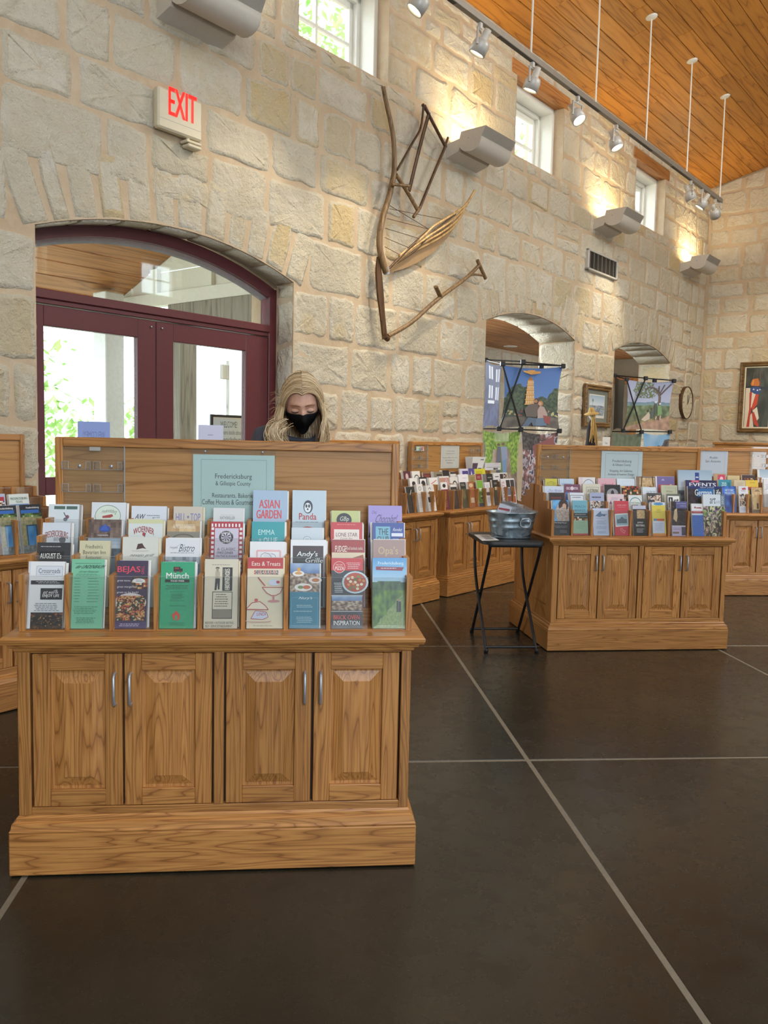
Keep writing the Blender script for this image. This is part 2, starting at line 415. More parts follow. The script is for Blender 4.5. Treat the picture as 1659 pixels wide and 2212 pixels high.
def draw(els, mp, mb=None, asp=2.2):
    """paint a list of flat elements with the mapping mp(u,v,layer)"""
    mb = mb or MB(); k = 0
    for e in els:
        k += 1; t = e[0]
        if t == 'r':
            _, u, v, w, h, c = e
            mb.add([mp(u, v+h, k), mp(u+w, v+h, k), mp(u+w, v, k), mp(u, v, k)], [(0, 1, 2, 3)], 0, False, lin(c))
        elif t == 't':
            u, v, w, h, s_, c = e[1:7]; o = e[7] if len(e) > 7 else {}
            g, fs = text_geo(s_); sh = o.get('sh', 0); arc = o.get('arc', 0)
            V = []
            for (a, b) in g:
                if o.get('vert'): V.append(mp(u+(1-b)*w if o['vert'] > 0 else u+b*w, v+(1-a)*h if o['vert'] > 0 else v+a*h, k)); continue
                if o.get('mir'): a = 1-a
                V.append(mp(u+(a+sh*b*.3)*w, v+(1-b)*h+arc*(2*a-1)**2*h, k))
            if o.get('vert') and o['vert'] > 0:
                V = [mp(u+(1-b)*w, v+(1-a)*h, k) for (a, b) in g]
            mb.add(V, fs, 0, False, lin(c))
            if o.get('bold'):
                k += .0
                dx = o['bold']*w
                mb.add([mp(u+(a+sh*b*.3)*w+dx, v+(1-b)*h+arc*(2*a-1)**2*h, k+.3) for (a, b) in g], fs, 0, False, lin(c))
        elif t == 'e':
            _, u, v, ru, rv, c = e; n = 20
            mb.add([mp(u+ru*cos(2*pi*i/n), v-rv*sin(2*pi*i/n), k) for i in range(n)], [tuple(range(n))], 0, False, lin(c))
        elif t == 'p':
            mb.add([mp(u, v, k) for u, v in e[1]], [tuple(range(len(e[1])))], 0, False, lin(e[2]))
        elif t == 'l':
            _, pts, w, c = e
            for (a, b), (a2, b2) in zip(pts, pts[1:]):
                dx, dy = a2-a, (b2-b)*asp; L = sqrt(dx*dx+dy*dy) or 1; nx, ny = -dy/L*w/2, dx/L*w/2/asp
                mb.add([mp(a+nx, b+ny, k), mp(a-nx, b-ny, k), mp(a2-nx, b2-ny, k), mp(a2+nx, b2+ny, k)], [(0, 1, 2, 3)], 0, False, lin(c))
        elif t == 'g':
            _, u, v, w, h, n, c = e; rr = random.Random(int(u*991+v*733+n*7))
            for i in range(n):
                vv = v+h*(i+.2)/n; hh = h/n*.33; x = u+w*rr.uniform(0, .12); end = u+w*rr.uniform(.8, 1)
                while x < end:
                    ww = min(w*rr.uniform(.05, .16), end-x)
                    mb.add([mp(x, vv+hh, k), mp(x+ww, vv+hh, k), mp(x+ww, vv, k), mp(x, vv, k)], [(0, 1, 2, 3)], 0, False, lin(c)); x += ww+w*.025
        elif t == 'ph':
            _, u, v, w, h, kd, sd = e[:7]; nx = e[7] if len(e) > 7 else 14; ny = max(2, int(nx*h/w*asp))
            for i in range(nx):
                for j in range(ny):
                    a0, a1 = u+w*i/nx, u+w*(i+1)/nx; b0, b1 = v+h*j/ny, v+h*(j+1)/ny
                    mb.add([mp(a0, b1, k), mp(a1, b1, k), mp(a1, b0, k), mp(a0, b0, k)], [(0, 1, 2, 3)], 0, False, lin(photo(kd, (i+.5)/nx, (j+.5)/ny, sd)))
    return mb
R = lambda *a: ('r',)+a
def T(u, v, w, h, s, c, **o): return ('t', u, v, w, h, s, c, o)
E_ = lambda *a: ('e',)+a
PG = lambda pts, c: ('p', pts, c)
LN = lambda pts, w, c: ('l', pts, w, c)
G = lambda *a: ('g',)+a
PH = lambda *a: ('ph',)+a
# ------------------------------------------------------------------ setting: floor
fl = MB().box(-5.3, 14.7, -5.3, 4.66, -.12, -.0012).box(6.6, 14.7, 4.66, 7.3, -.12, -.0012).build('floor', JOINT, rz=RW); tag(fl, 'dark brown polished concrete floor with pale joint lines', 'floor', kind='structure')
xs = [.88+1.66*i for i in range(-5, 9)]; ys = [3.21+1.86*i for i in range(-4, 7)]
jg = .0085
slab_me = MB().box(-.83+jg, .83-jg, -.93+jg, .93-jg, -.02, 0, ch=.0015).mesh('slab', [FLOOR])
for a, b in zip(xs, xs[1:]):
    for c, d in zip(ys, ys[1:]):
        p = Vector(((a+b)/2, (c+d)/2, 0)); dd = p.dot(DDIR); ss = p.dot(WDIR)
        if -6.3 < dd < 5.4 and -6.4 < ss < 14.2: inst(slab_me, fl, Matrix.Rotation(-RW, 3, 'Z') @ p, (0, 0, -RW), 'slab')
# ------------------------------------------------------------------ setting: stone walls
def boolean(o, cutters, op='DIFFERENCE'):
    for c in cutters:
        m = o.modifiers.new('cut', 'BOOLEAN'); m.operation = op; m.object = c; m.solver = 'EXACT'
    dg = bpy.context.evaluated_depsgraph_get(); dg.update()
    me = bpy.data.meshes.new_from_object(o.evaluated_get(dg))
    o.modifiers.clear(); o.data = me
    for c in cutters:
        d = c.data; bpy.data.objects.remove(c); bpy.data.meshes.remove(d)
    return o
def arch_pts(c, half, r, zc, z0, n=20, grow=0.):
    a0 = math.asin(half/r); pts = [(c-half, z0)]
    for i in range(n+1):
        a = -a0+2*a0*i/n; pts.append((c+r*sin(a), zc+r*cos(a)))
    pts.append((c+half, z0)); return pts
def arch_cut(c, half, r, zc, d0, d1, z0=-.05):
    return MB().prism(arch_pts(c, half, r, zc, z0), lambda a, b: (a, d0, b), lambda a, b: (a, d1, b)).build('cutter', MORTAR, rz=RW)
DOORC, DOORH, DOORR, DOORZ = 3.37, .95, 2.82, -.345
N1C, N1H, N1R, N1Z = 7.78, .93, 2.83, -.31
N2C, N2H, N2R, N2Z = 10.705, .935, 2.64, -.11
WINS = [1.90-.02, 4.83, 7.76, 10.67]          # centres of the clerestory openings
WHALF, WZ0, WZ1 = .49, 3.95, 4.65
wl_ = MB().box(-5.2, END_S+.39, WALL_D, WALL_D+.44, 0, 5.05).build('wall_left', MORTAR, rz=RW)
cut = [arch_cut(DOORC, DOORH, DOORR, DOORZ, 4, 4.367), arch_cut(3.31, 1.03, 2.62, -.12, 4.366, 5), arch_cut(N1C, N1H, N1R, N1Z, 4, 5), arch_cut(N2C, N2H, N2R, N2Z, 4, 5)]
for c in WINS: cut.append(MB().box(c-WHALF, c+WHALF, 4, 5, WZ0, WZ1+.12).build('cutter', MORTAR, rz=RW))
boolean(wl_, cut)
tag(wl_, 'long cream limestone wall with arched door and openings', 'wall', kind='structure')
def stone_poly(x0, x1, z0, z1, rnd, clip=None):
    """an irregular outline filling the cell, pushed out of the arch rings"""
    w, h = x1-x0, z1-z0; pts = []
    j = lambda s: rnd.uniform(-s, s)
    cc = min(.045, .2*min(w, h))
    nx = 2 if w < .22 else 4; nz = 2 if h < .2 else 3
    def edge(ax, ay, bx, by, n):
        for i in range(n):
            t = (i+.5)/n; pts.append((ax+(bx-ax)*t+j(.011), ay+(by-ay)*t+j(.011)))
    c1, c2, c3, c4 = [cc*rnd.uniform(.10, .60)*(1 if rnd.random() < .8 else 2) for _ in range(4)]
    tl, tr = j(.018), j(.018)
    pts.append((x0+c1, z0)); edge(x0+c1, z0, x1-c2, z0, nx); pts.append((x1-c2, z0)); pts.append((x1, z0+c2)); edge(x1, z0+c2, x1, z1-c3, nz)
    pts.append((x1, z1-c3+tr)); pts.append((x1-c3, z1+tr)); edge(x1-c3, z1+tr, x0+c4, z1+tl, nx); pts.append((x0+c4, z1+tl)); pts.append((x0, z1-c4+tl)); edge(x0, z1-c4+tl, x0, z0+c1, nz); pts.append((x0, z0+c1))
    if clip:
        out = []
        for (x, z) in pts:
            for (cx, cz, rr) in clip:
                dx, dz = x-cx, z-cz; L = sqrt(dx*dx+dz*dz)
                if L < rr and dz > 0: x, z = cx+dx/L*rr, cz+dz/L*rr
            out.append((x, z))
        pts = out
    return pts
def parea(p): return abs(sum(p[i][0]*p[(i+1) % len(p)][1]-p[(i+1) % len(p)][0]*p[i][1] for i in range(len(p))))/2
def stone_mesh(mb, pts, rnd, fn, h, mi=0):
    """fn(x, proud, z): outline -> shoulder -> rough face"""
    cx = sum(p[0] for p in pts)/len(pts); cz = sum(p[1] for p in pts)/len(pts); n = len(pts)
    rr = min(max(p[0] for p in pts)-min(p[0] for p in pts), max(p[1] for p in pts)-min(p[1] for p in pts))/2
    def ring(f, hh, jj): return [fn(cx+(x-cx)*f, hh+rnd.uniform(-jj, jj), cz+(z-cz)*f) for x, z in pts]
    f1 = 1-min(.007, rr*.3)/rr; f2 = 1-min(.026, rr*.5)/rr
    vs = ring(1, -.004, 0)+ring(f1, h*.7, .003)+ring(f2, h, .006)+[fn(cx+rnd.uniform(-.04, .04), h+rnd.uniform(-.006, .008), cz+rnd.uniform(-.02, .02))]
    fs = [(r*n+i, r*n+(i+1) % n, (r+1)*n+(i+1) % n, (r+1)*n+i) for r in (0, 1) for i in range(n)]+[(2*n+i, 2*n+(i+1) % n, 3*n) for i in range(n)]
    mb.add(vs, fs[:2*n], mi, True); mb.add(vs, fs[2*n:], mi, False)
    return cx, cz
def lay_stones(wall, u0, u1, z0, ztop, fn, rz, blocked, clips, seed, maxn=300, near=None, rowh=(.19, .32), wid=(.2, .52), snaps=()):
    rnd = random.Random(seed); cells = []; z = z0
    while z < ztop-.08:
        h = min(rnd.uniform(*rowh), ztop-z)
        for sn in snaps:
            if z+.02 < sn < z+h+.10: h = sn-z
        if ztop-z-h < .1: h = ztop-z
        iv = [(u0, u1)]
        for (a, b, za, zb) in blocked(z, z+h):
            nv = []
            for (p, q) in iv:
                if b <= p or a >= q: nv.append((p, q)); continue
                if a > p: nv.append((p, a))
                if b < q: nv.append((b, q))
            iv = nv
        for (p, q) in iv:
            u = p
            while u < q-.02:
                w = rnd.uniform(*wid)*(.8+.5*h/.26*.5)
                if q-u-w < .13: w = q-u
                g = rnd.uniform(.006, .030); gz = rnd.uniform(.007, .026)
                if w-2*g > .05:
                    if h > .30 and rnd.random() < .10 and w > .24:      # two thin stones one on the other
                        hh = h*rnd.uniform(.4, .6); parts = [(z, z+hh), (z+hh, z+h)]
                    else: parts = [(z, z+h)]
                    for (za, zb) in parts:
                        pts = stone_poly(u+(.003 if u == p else g), u+w-(.003 if u+w > q-.001 else g), za+gz*rnd.uniform(.6, 1.2), zb-gz*rnd.uniform(.6, 1.2), rnd, clips)
                        if parea(pts) > .006: cells.append(pts)
                u += w
        z += h
    if near: cells.sort(key=near)
    rest = MB()
    for i, pts in enumerate(cells):
        hgt = rnd.uniform(.004, .013); mat = STONE2 if rnd.random() < .25 else STONE
        if i < maxn:
            cx = sum(p[0] for p in pts)/len(pts); cz = sum(p[1] for p in pts)/len(pts)
            mb = MB(); stone_mesh(mb, [(x-cx, zz-cz) for x, zz in pts], rnd, lambda x, o, q: fn(x, o, q, True), hgt)
            ob = mb.build('stone', mat, wall, Vector(fn(cx, 0, cz)))
        else: stone_mesh(rest, pts, rnd, fn, hgt)
    if rest.v: tag(rest.build('stone_courses', STONE, wall), kind='stuff')
def wfn(x, o, z, rel=False): return (x, -o, z) if rel else (x, WALL_D-o, z)
VR = .40                                       # height of the arch stones
RINGS = [(DOORC, DOORH, DOORR, DOORZ), (N1C, N1H, N1R, N1Z), (N2C, N2H, N2R, N2Z)]
def wblocked(za, zb):
    out = []; zm = (za+zb)/2
    for (c, hf, r, zc) in RINGS:
        spring = zc+sqrt(r*r-hf*hf)
        if zm < spring: out.append((c-hf, c+hf, 0, 0))
        else:
            rr = r+VR; q = rr*rr-(zb-zc)**2
            if q > 0: hw = min(sqrt(q), hf*(r+VR)/r+.02); out.append((c-hw, c+hw, 0, 0))
    for c in WINS:
        if zb > WZ0+.03 and za < 4.63: out.append((c-WHALF, c+WHALF, 0, 0))
        elif za >= 4.6 and za < 4.78: out.append((c-.6, c+.6, 0, 0))
    return out
clips = [(c, zc, r+VR+.015) for (c, hf, r, zc) in RINGS]
lay_stones(wl_, 1.2, END_S-.02, .02, 4.97, wfn, RW, wblocked, None, 11, 300, near=lambda p: sum(q[0] for q in p)/len(p)+ (0 if sum(q[1] for q in p)/len(p) > .9 else 50), rowh=(.25, .37), wid=(.24, .54), snaps=(3.95, 4.64, 4.785))
for i, (c, hf, r, zc) in enumerate(RINGS):
    rnd = random.Random(40+i); a0 = math.asin(hf/r)*1.0; tr = thing('trim_%d' % (i+1), ['arch of upright limestone blocks over the red double door', 'arch of limestone blocks over the first open niche', 'arch of limestone blocks over the second open niche near the clock'][i], 'arch', wpt(c, WALL_D, zc), RW, kind='structure')
    a = -a0-.03
    while a < a0+.02:
        da = rnd.uniform(.048, .078); ra = r+.004; rb = r+VR*rnd.uniform(.82, 1.0); g = rnd.uniform(.004, .008)
        pts = []
        for (aa, rr) in ((a+g, ra), (a+da*.5, ra), (a+da-g, ra), (a+da-g, (ra+rb)/2), (a+da-g-.004, rb), (a+da*.5, rb+rnd.uniform(-.01, .01)), (a+g+.004, rb), (a+g, (ra+rb)/2)):
            pts.append((rr*sin(aa)+rnd.uniform(-.006, .006), rr*cos(aa)+rnd.uniform(-.006, .006)))
        cx = sum(p[0] for p in pts)/8; cz = sum(p[1] for p in pts)/8; mb = MB()
        stone_mesh(mb, [(x-cx, z-cz) for x, z in pts], rnd, lambda x, o, q: (x, -o, q), rnd.uniform(.004, .011))
        mb.build('stone', STONE2 if rnd.random() < .1 else STONE, tr, (cx, 0, cz)); a += da
    # blocks lining the jambs (their faces look along the wall)
    dd = .166 if i == 0 else .44
    spring = zc+sqrt(r*r-hf*hf); z = .02
    while z < spring-.05:
        h = min(rnd.uniform(.2, .4), spring-z)
        for sg in (-1, 1):
            pts = stone_poly(.012, dd-.012, z+.012, z+h-.012, rnd)
            cz = z+h/2; mb = MB()
            stone_mesh(mb, [(x, q-cz) for x, q in pts], rnd, lambda x, o, q: (-sg*o, x, q), .008)
            mb.build('stone', STONE, tr, (sg*hf, 0, cz-zc))
        z += h
    # rough stone slab lining of the arch underside
    n = 7; mb = MB()
    for q in range(n):
        b0 = -a0+2*a0*q/n+.006; b1 = -a0+2*a0*(q+1)/n-.006; mb = MB()
        vs = [(rr*sin(aa), dd_, rr*cos(aa)) for rr in (r-.012, r+.004) for dd_ in (.012, dd-.012) for aa in (b0, (b0+b1)/2, b1)]
        mb.add(vs, [(0, 3, 4, 1), (1, 4, 5, 2), (0, 1, 7, 6), (1, 2, 8, 7), (3, 9, 10, 4), (4, 10, 11, 5), (0, 6, 9, 3), (2, 5, 11, 8)], 0, True)
        mb.build('soffit_stone', STONE, tr)
# end wall
wr = MB().add([(0, -6, 0), (0, 4.6, 0), (0, 4.6, ceil_z(4.6)+.05), (0, -.5, ceil_z(-.5)+.05), (0, -6, ceil_z(-6)+.05), (.4, -6, 0), (.4, 4.6, 0), (.4, 4.6, ceil_z(4.6)+.05), (.4, -.5, ceil_z(-.5)+.05), (.4, -6, ceil_z(-6)+.05)],
              [(0, 4, 3, 2, 1), (5, 6, 7, 8, 9), (0, 1, 6, 5), (1, 2, 7, 6), (2, 3, 8, 7), (3, 4, 9, 8), (4, 0, 5, 9)]).build('wall_right', MORTAR, None, wpt(END_S, 0, 0), RW)
tag(wr, 'cream limestone end wall with a gabled top', 'wall', kind='structure')
def efn(x, o, z, rel=False): return (-o, x, z)
def eblk(za, zb): return []
lay_stones(wr, 1.55, WALL_D-.03, .02, 5.45, efn, RW, eblk, None, 23, 280, rowh=(.2, .31), wid=(.24, .55))
for ob in [o for o in wr.children]:
    zt = max((ob.matrix_basis @ v.co).z for v in ob.data.vertices); dm = max((ob.matrix_basis @ v.co).y for v in ob.data.vertices)
    if zt > ceil_z(dm)-.01:
        for v in ob.data.vertices: v.co.z = min(v.co.z, ceil_z(v.co.y+ob.location.y)-.02-ob.location.z)
        if max(v.co.z for v in ob.data.vertices)-min(v.co.z for v in ob.data.vertices) < .06: bpy.data.objects.remove(ob)
# rear and side walls (behind the camera) with their own row of windows
rw_ = MB().box(-5.2, END_S-.01, -5.6, -5.2, 0, 4.9).build('wall_rear', plain('plaster', '#cfc5ae', .9), rz=RW)
rwins = [-3.9+2.93*i for i in range(6)]
boolean(rw_, [MB().box(c-.48, c+.48, -6, -5, 3.95, 4.65).build('cutter', MORTAR, rz=RW) for c in rwins]+[MB().box(c-.9, c+.9, -6, -5, .0, 2.4).build('cutter', MORTAR, rz=RW) for c in (-2.4, 6.4)])
tag(rw_, 'plaster wall behind the viewer with small high windows', 'wall', kind='structure')
sw = MB().box(-5.6, -5.2, -5.6, 4.7, 0, 6.3).build('wall_front', bpy.data.materials['plaster'], rz=RW); tag(sw, 'plaster side wall beyond the near end of the hall', 'wall', kind='structure')
# ------------------------------------------------------------------ ceiling
ce = MB()
for (d0, d1) in ((4.64, -.5), (-.5, -5.65)):
    a, b = ceil_z(d0), ceil_z(d1)
    ce.add([(-5.6, d0, a+.03), (END_S+.4, d0, a+.03), (END_S+.4, d1, b+.03), (-5.6, d1, b+.03), (-5.6, d0, a+.2), (END_S+.4, d0, a+.2), (END_S+.4, d1, b+.2), (-5.6, d1, b+.2)],
           [(0, 3, 2, 1), (4, 5, 6, 7), (0, 1, 5, 4), (2, 3, 7, 6), (0, 4, 7, 3), (1, 2, 6, 5)])
ce = ce.build('ceiling', plain('ceiling_deck', '#7a4a1c', .7), rz=RW); tag(ce, 'sloping ceiling of varnished pine boards', 'ceiling', kind='structure')
rnd = random.Random(5); TH = math.atan(KC); bw = .150; pk = {}
nrow = int((4.2+.5)/cos(TH)/bw)+1
for k in range(nrow):
    t0 = k*bw; dm = 4.2-(t0+bw/2)*cos(TH); s = 2.0+rnd.uniform(0, 1.2) if dm > 1.2 else -5.0
    while s < END_S-.02:
        L = min(rnd.choice([1.2, 1.8, 2.4, 3.0, 3.6]), END_S-.005-s)
        if END_S-s-L < .3: L = END_S-.005-s
        key = round(L, 2)
        if key not in pk: pk[key] = MB().box(-L/2+.001, L/2-.001, -bw/2+.0015, bw/2-.0015, 0, .028, ch=.005).mesh('plank', [PLANK])
        if dm > 1.2 or dm < .2 and False:
            o = inst(pk[key], ce, (s+L/2, dm, 4.975+.232*(4.2-dm)-.002), (-TH, 0, 0), 'plank')
        s += L
# ------------------------------------------------------------------ clerestory windows
def window(i, c):
    w = wthing('window_%d' % (i+1), 'small white clerestory window, %s along the long wall' % ['first, above the red door', 'second, above the exit sign side', 'third, beside the third uplight', 'fourth, nearest the end wall'][i], 'window', c, WALL_D, WZ0, kind='structure')
    h = WZ1-WZ0; hw = WHALF
    # stone reveal, then white jamb boards and casing, then the sash
    cs = MB()
    for (a, b) in ((-hw, -hw+.045), (hw-.045, hw)): cs.box(a, b, .11, .36, 0, h+.02, ch=.003)
    cs.box(-hw, hw, .11, .36, h-.03, h+.02, ch=.003); cs.box(-hw, hw, .10, .40, -.012, .012, ch=.003)
    for (a, b) in ((-hw+.045, -hw+.085), (hw-.085, hw-.045)): cs.box(a, b, .25, .36, .01, h-.03, ch=.003)
    cs.box(-hw+.045, hw-.045, .25, .36, h-.07, h-.03, ch=.003)
    cs.build('window_frame', WHITE, w)
    sa = MB(); x0, x1 = -hw+.085, hw-.085
    for (a, b) in ((x0, x0+.04), (x1-.04, x1)): sa.box(a, b, .29, .335, .012, h-.07, ch=.002)
    sa.box(x0, x1, .29, .335, .012, .055, ch=.002); sa.box(x0, x1, .29, .335, h-.115, h-.07, ch=.002)
    sa.build('sash', WHITE, w)
    m = MB(); m.box(-.011, .011, .295, .33, .05, h-.11); m.build('muntin', WHITE, w)
    m = MB(); zc = (.055+h-.115)/2; m.box(x0+.03, x1-.03, .296, .329, zc-.011, zc+.011); m.build('muntin', WHITE, w)
    for (a, b) in ((x0+.04, -.011), (.011, x1-.04)):
        for (za, zb) in ((.055, zc-.011), (zc+.011, h-.115)): MB().box(a, b, .31, .314, za, zb).build('pane', GLASS, w)
    MB().box(-.59, .59, -.012, .40, h+.02, h+.145, ch=.004).build('lintel', BEAM, w)
for i, c in enumerate(WINS): window(i, c)
for i, c in enumerate(rwins):
    w = wthing('window_%d' % (i+5), 'high white window in the rear wall behind the viewer', 'window', c, -5.2, 3.95, group='rear wall windows', kind='structure')
    f = MB()
    for (a, b) in ((-.48, -.41), (.41, .48)): f.box(a, b, -.3, -.2, 0, .7)
    f.box(-.48, .48, -.3, -.2, 0, .06); f.box(-.48, .48, -.3, -.2, .64, .7); f.box(-.012, .012, -.28, -.24, 0, .7); f.box(-.48, .48, -.28, -.24, .34, .36)
    f.build('window_frame', WHITE, w); MB().box(-.42, .42, -.262, -.258, .05, .65).build('pane', GLASS, w)
# ------------------------------------------------------------------ the arched double door
dr = wthing('door_1', 'dark red arched double door with a glazed transom', 'door', 3.31, 4.37, 0, kind='structure')
ro, zc = 2.606, -.135
def arc(rr, half, n=24):
    a0 = math.asin(half/rr); return [(rr*sin(-a0+2*a0*i/n), zc+rr*cos(-a0+2*a0*i/n)) for i in range(n+1)]
fo = MB(); A = arc(ro, 1.015); B = arc(ro-.075, .945); n = len(A)
for (ya, yb, Bx) in ((0, .09, B),):
    vs = [(x, ya, z) for x, z in A]+[(x, ya, z) for x, z in B]+[(x, yb, z) for x, z in A]+[(x, yb, z) for x, z in B]
    fo.add(vs, [(i, i+1, n+i+1, n+i) for i in range(n-1)]+[(2*n+i, 3*n+i, 3*n+i+1, 2*n+i+1) for i in range(n-1)]+[(n+i, n+i+1, 3*n+i+1, 3*n+i) for i in range(n-1)]+[(i, 2*n+i, 2*n+i+1, i+1) for i in range(n-1)])
for sg in (-1, 1): fo.box(min(sg*.945, sg*1.015), max(sg*.945, sg*1.015), 0, .09, 0, B[0][1]+.06, ch=.004)
fo.build('frame', MAROON, dr)
st = MB(); A2 = arc(ro-.075, .945); B2 = arc(ro-.105, .915)
vs = [(x, .03, z) for x, z in A2]+[(x, .06, z) for x, z in B2]
st.add(vs, [(i, i+1, n+i+1, n+i) for i in range(n-1)], 0, True); st.build('glazing_bead', plain('pale_bead', '#c9c9cf', .3, .6), dr)
MB().box(-.945, .945, -.012, .085, 1.972, 2.022, ch=.004).box(-.945, .945, .0, .085, 1.945, 1.972, ch=.003).build('transom_bar', MAROON, dr)
tg = MB(); pts = [(-.93, 2.015)]+[p for p in arc(ro-.08, .93)]+[(.93, 2.015)]
tg.prism(pts, lambda a, b: (a, .046, b), lambda a, b: (a, .052, b)); tg.build('transom_glass', GLASS, dr)
for sg in (-1, 1):
    lf = MB(); x0, x1 = (-.945, -.003) if sg < 0 else (.003, .945)
    ga, gb = (-.742, -.135) if sg < 0 else (.132, .738)
    lf.box(x0, ga, .01, .055, .01, 1.94, ch=.004); lf.box(gb, x1, .01, .055, .01, 1.94, ch=.004)
    lf.box(ga, gb, .01, .055, 1.828, 1.94, ch=.003); lf.box(ga, gb, .01, .055, .01, .24, ch=.003)
    lf.box(ga, gb, .01, .055, .90, 1.00, ch=.003)
    d = lf.build('door_leaf', MAROON, dr)
    for za, zb in ((1.0, 1.828), (.24, .90)): MB().box(ga, gb, .03, .036, za, zb).build('glass', GLASS, d)
    MB().lathe([(0, 0), (.006, 0), (.006, .004), (0, .004)], 10, (sg*.04, .006, 1.90), 0, (0, -1, 0)).build('bolt', STEEL, d)
    h = MB(); h.tube([(sg*.07, .01, 1.05-.16), (sg*.07, -.05, 1.05-.16), (sg*.07, -.05, 1.05+.14), (sg*.07, .01, 1.05+.14)], .01); h.build('handle', STEEL, d)
# paper notices on the door glass and a framed welcome poster outside
def sheet_at(name, label, cat, w, h, pos, rz, els, mat=PAPER, th=.002, back=None):
    o = MB().box(-w/2, w/2, 0, th, 0, h).build(name, mat, None, pos, rz); tag(o, label, cat)
    if els: draw(els, ortho(w, h, -.0002), asp=h/w).build('printing', INK, o)
    return o
a = at_wall(170, 950, 4.372); b = at_wall(239, 912, 4.372)
sheet_at('paper_notice', 'pale blue paper notice on the left door glass, its heading seen from behind', 'notice', b[0]-a[0], .28, wpt((a[0]+b[0])/2, 4.380, b[2]-.28), RW,
         [R(0, 0, 1, 1, '#8fa6e6'), T(.16, .20, .68, .14, 'WELCOME!!!', '#6c7fb8', mir=1), G(.3, .42, .4, .05, 1, '#7688c0'), G(.22, .50, .56, .05, 1, '#6577b0'), G(.25, .62, .5, .2, 3, '#7688c0')])
a = at_wall(430, 950, 4.372); b = at_wall(484, 919, 4.372)
sheet_at('paper_notice', 'small pale lilac notice on the right leaf glass of the red door', 'notice', b[0]-a[0], .24, wpt((a[0]+b[0])/2, 4.380, b[2]-.24), RW,
         [R(0, 0, 1, 1, '#c9d0ee'), G(.35, .24, .3, .09, 1, '#9aa3c4'), G(.15, .5, .7, .2, 3, '#9aa3c4')])
a = at_wall(456, 960, 4.9); b = at_wall(530, 898, 4.9)
ps = thing('welcome_poster', 'framed white welcome poster on an easel outside the red door', 'poster', wpt((a[0]+b[0])/2, 4.9, 0), RW)
pw = b[0]-a[0]; pz = b[2]-.62
MB().box(-pw/2, pw/2, 0, .02, pz, b[2], ch=.003).build('frame', BLACK, ps)
o = MB().box(-pw/2+.02, pw/2-.02, -.003, .0, pz+.02, b[2]-.02).build('sheet', PAPER, ps)
q = draw([R(.02, .02, .96, .96, '#dfeaf4'), T(.22, .05, .56, .08, 'WELCOME!', '#3e5560'), T(.06, .16, .88, .06, 'learn more inside about', '#4a6470'), T(.04, .25, .92, .08, 'Fredericksburg', '#33474f'), G(.1, .4, .8, .3, 6, '#7b919b')], lambda u, v, k: ((u-.5)*(pw-.04), -.0033-.0001*k, pz+.02+(b[2]-pz-.04)*(1-v)), asp=1.6); q.build('printing', INK, ps)
le = MB(); le.tube([(-pw*.4, .03, 0), (-pw*.1, .03, b[2]-.1)], .012); le.tube([(pw*.4, .03, 0), (pw*.1, .03, b[2]-.1)], .012); le.tube([(0, .4, 0), (0, .04, b[2]-.1)], .012); le.build('easel', TOOLD, ps)
# ------------------------------------------------------------------ outside: porch, posts, greenery
gr = MB().box(-14, 40, 4.7, 60, -.16, -.03).build('ground', plain('pale_gravel', '#cfc8b4', .9, vs=60), rz=RW); tag(gr, 'pale gravel ground outside the door', 'ground', kind='structure')
po = thing('porch_roof', 'pine boarded porch ceiling with a white sided gable outside the door', 'porch', wpt(0, 0, 0), RW, kind='structure')
kp = .41; pz0 = 3.55
def pzf(d): return pz0-kp*(d-4.7)
PTH = math.atan(kp); k = 0; t = 0
pm = MB().box(-3.0, 3.0, -.105, .105, 0, .03, ch=.005).mesh('plank', [PLANK2])
while t < 3.3:
    dm = 4.75+(t+.11)*cos(PTH); inst(pm, po, (2.0, dm, pzf(dm)), (-PTH, 0, 0), 'plank'); t += .22
zb = 2.42
for k in range(7):
    za = zb+.12+k*.19; d1 = 4.7+(pz0-za)/kp; d1 = min(d1, 7.4)
    if d1 > 4.8: MB().box(5.0, 5.03, 4.66, d1, za, za+.182, ch=.004).build('siding_board', WHITE2, po)
MB().box(4.97, 5.05, 4.66, 7.45, zb, zb+.12, ch=.004).build('gable_beam', WHITE2, po)
for d in (5.15, 5.85, 6.6):
    MB().box(4.955, 5.0, d-.05, d+.05, zb+.12, pzf(d)-.02).build('batten', WHITE2, po)
MB().box(4.96, 5.06, 4.66, 6.4, zb-.24, zb-.001, ch=.005).build('timber_beam', GREYW, po)
def post(name, label, px, d, w, mat, ztop):
    s = at_wall(px, 900, d)[0]; o = MB().box(-w/2, w/2, -w/2, w/2, 0, ztop, ch=.008).build(name, mat, None, wpt(s, d, -.008), RW); tag(o, label, 'post'); return s
post('porch_column', 'white square porch column beyond the left glass of the red door', 236, 7.0, .20, plain('pale_column', '#dfe6ea', .6), 2.55)
post('timber_post', 'weathered grey timber post beyond the right glass of the red door', 394, 6.4, .19, GREYW, 2.6)
s = at_wall(505, 900, 8.2)[0]
sp = wthing('timber_signpost', 'weathered timber post with a cross arm outside the red door', 'post', s, 8.2, -.008)
MB().box(-.075, .075, -.07, .07, 0, 2.2, ch=.008).build('upright', GREYW, sp); MB().box(-.3, .3, -.13, -.07, 1.95, 2.13, ch=.008).build('cross_arm', GREYW, sp)
LEAF = NT('bright_leaves'); nz = LEAF.noise(LEAF.obvec(), 3, 3); LEAF.l(LEAF.ramp(nz, [(.3, lin('#7fae5c')), (.7, lin('#c3dc98'))]), LEAF.b.inputs['Base Color']); LEAF.b.inputs['Roughness'].default_value = .6
LEAF = LEAF.m
BARK = plain('bark', '#6b5b48', .9)
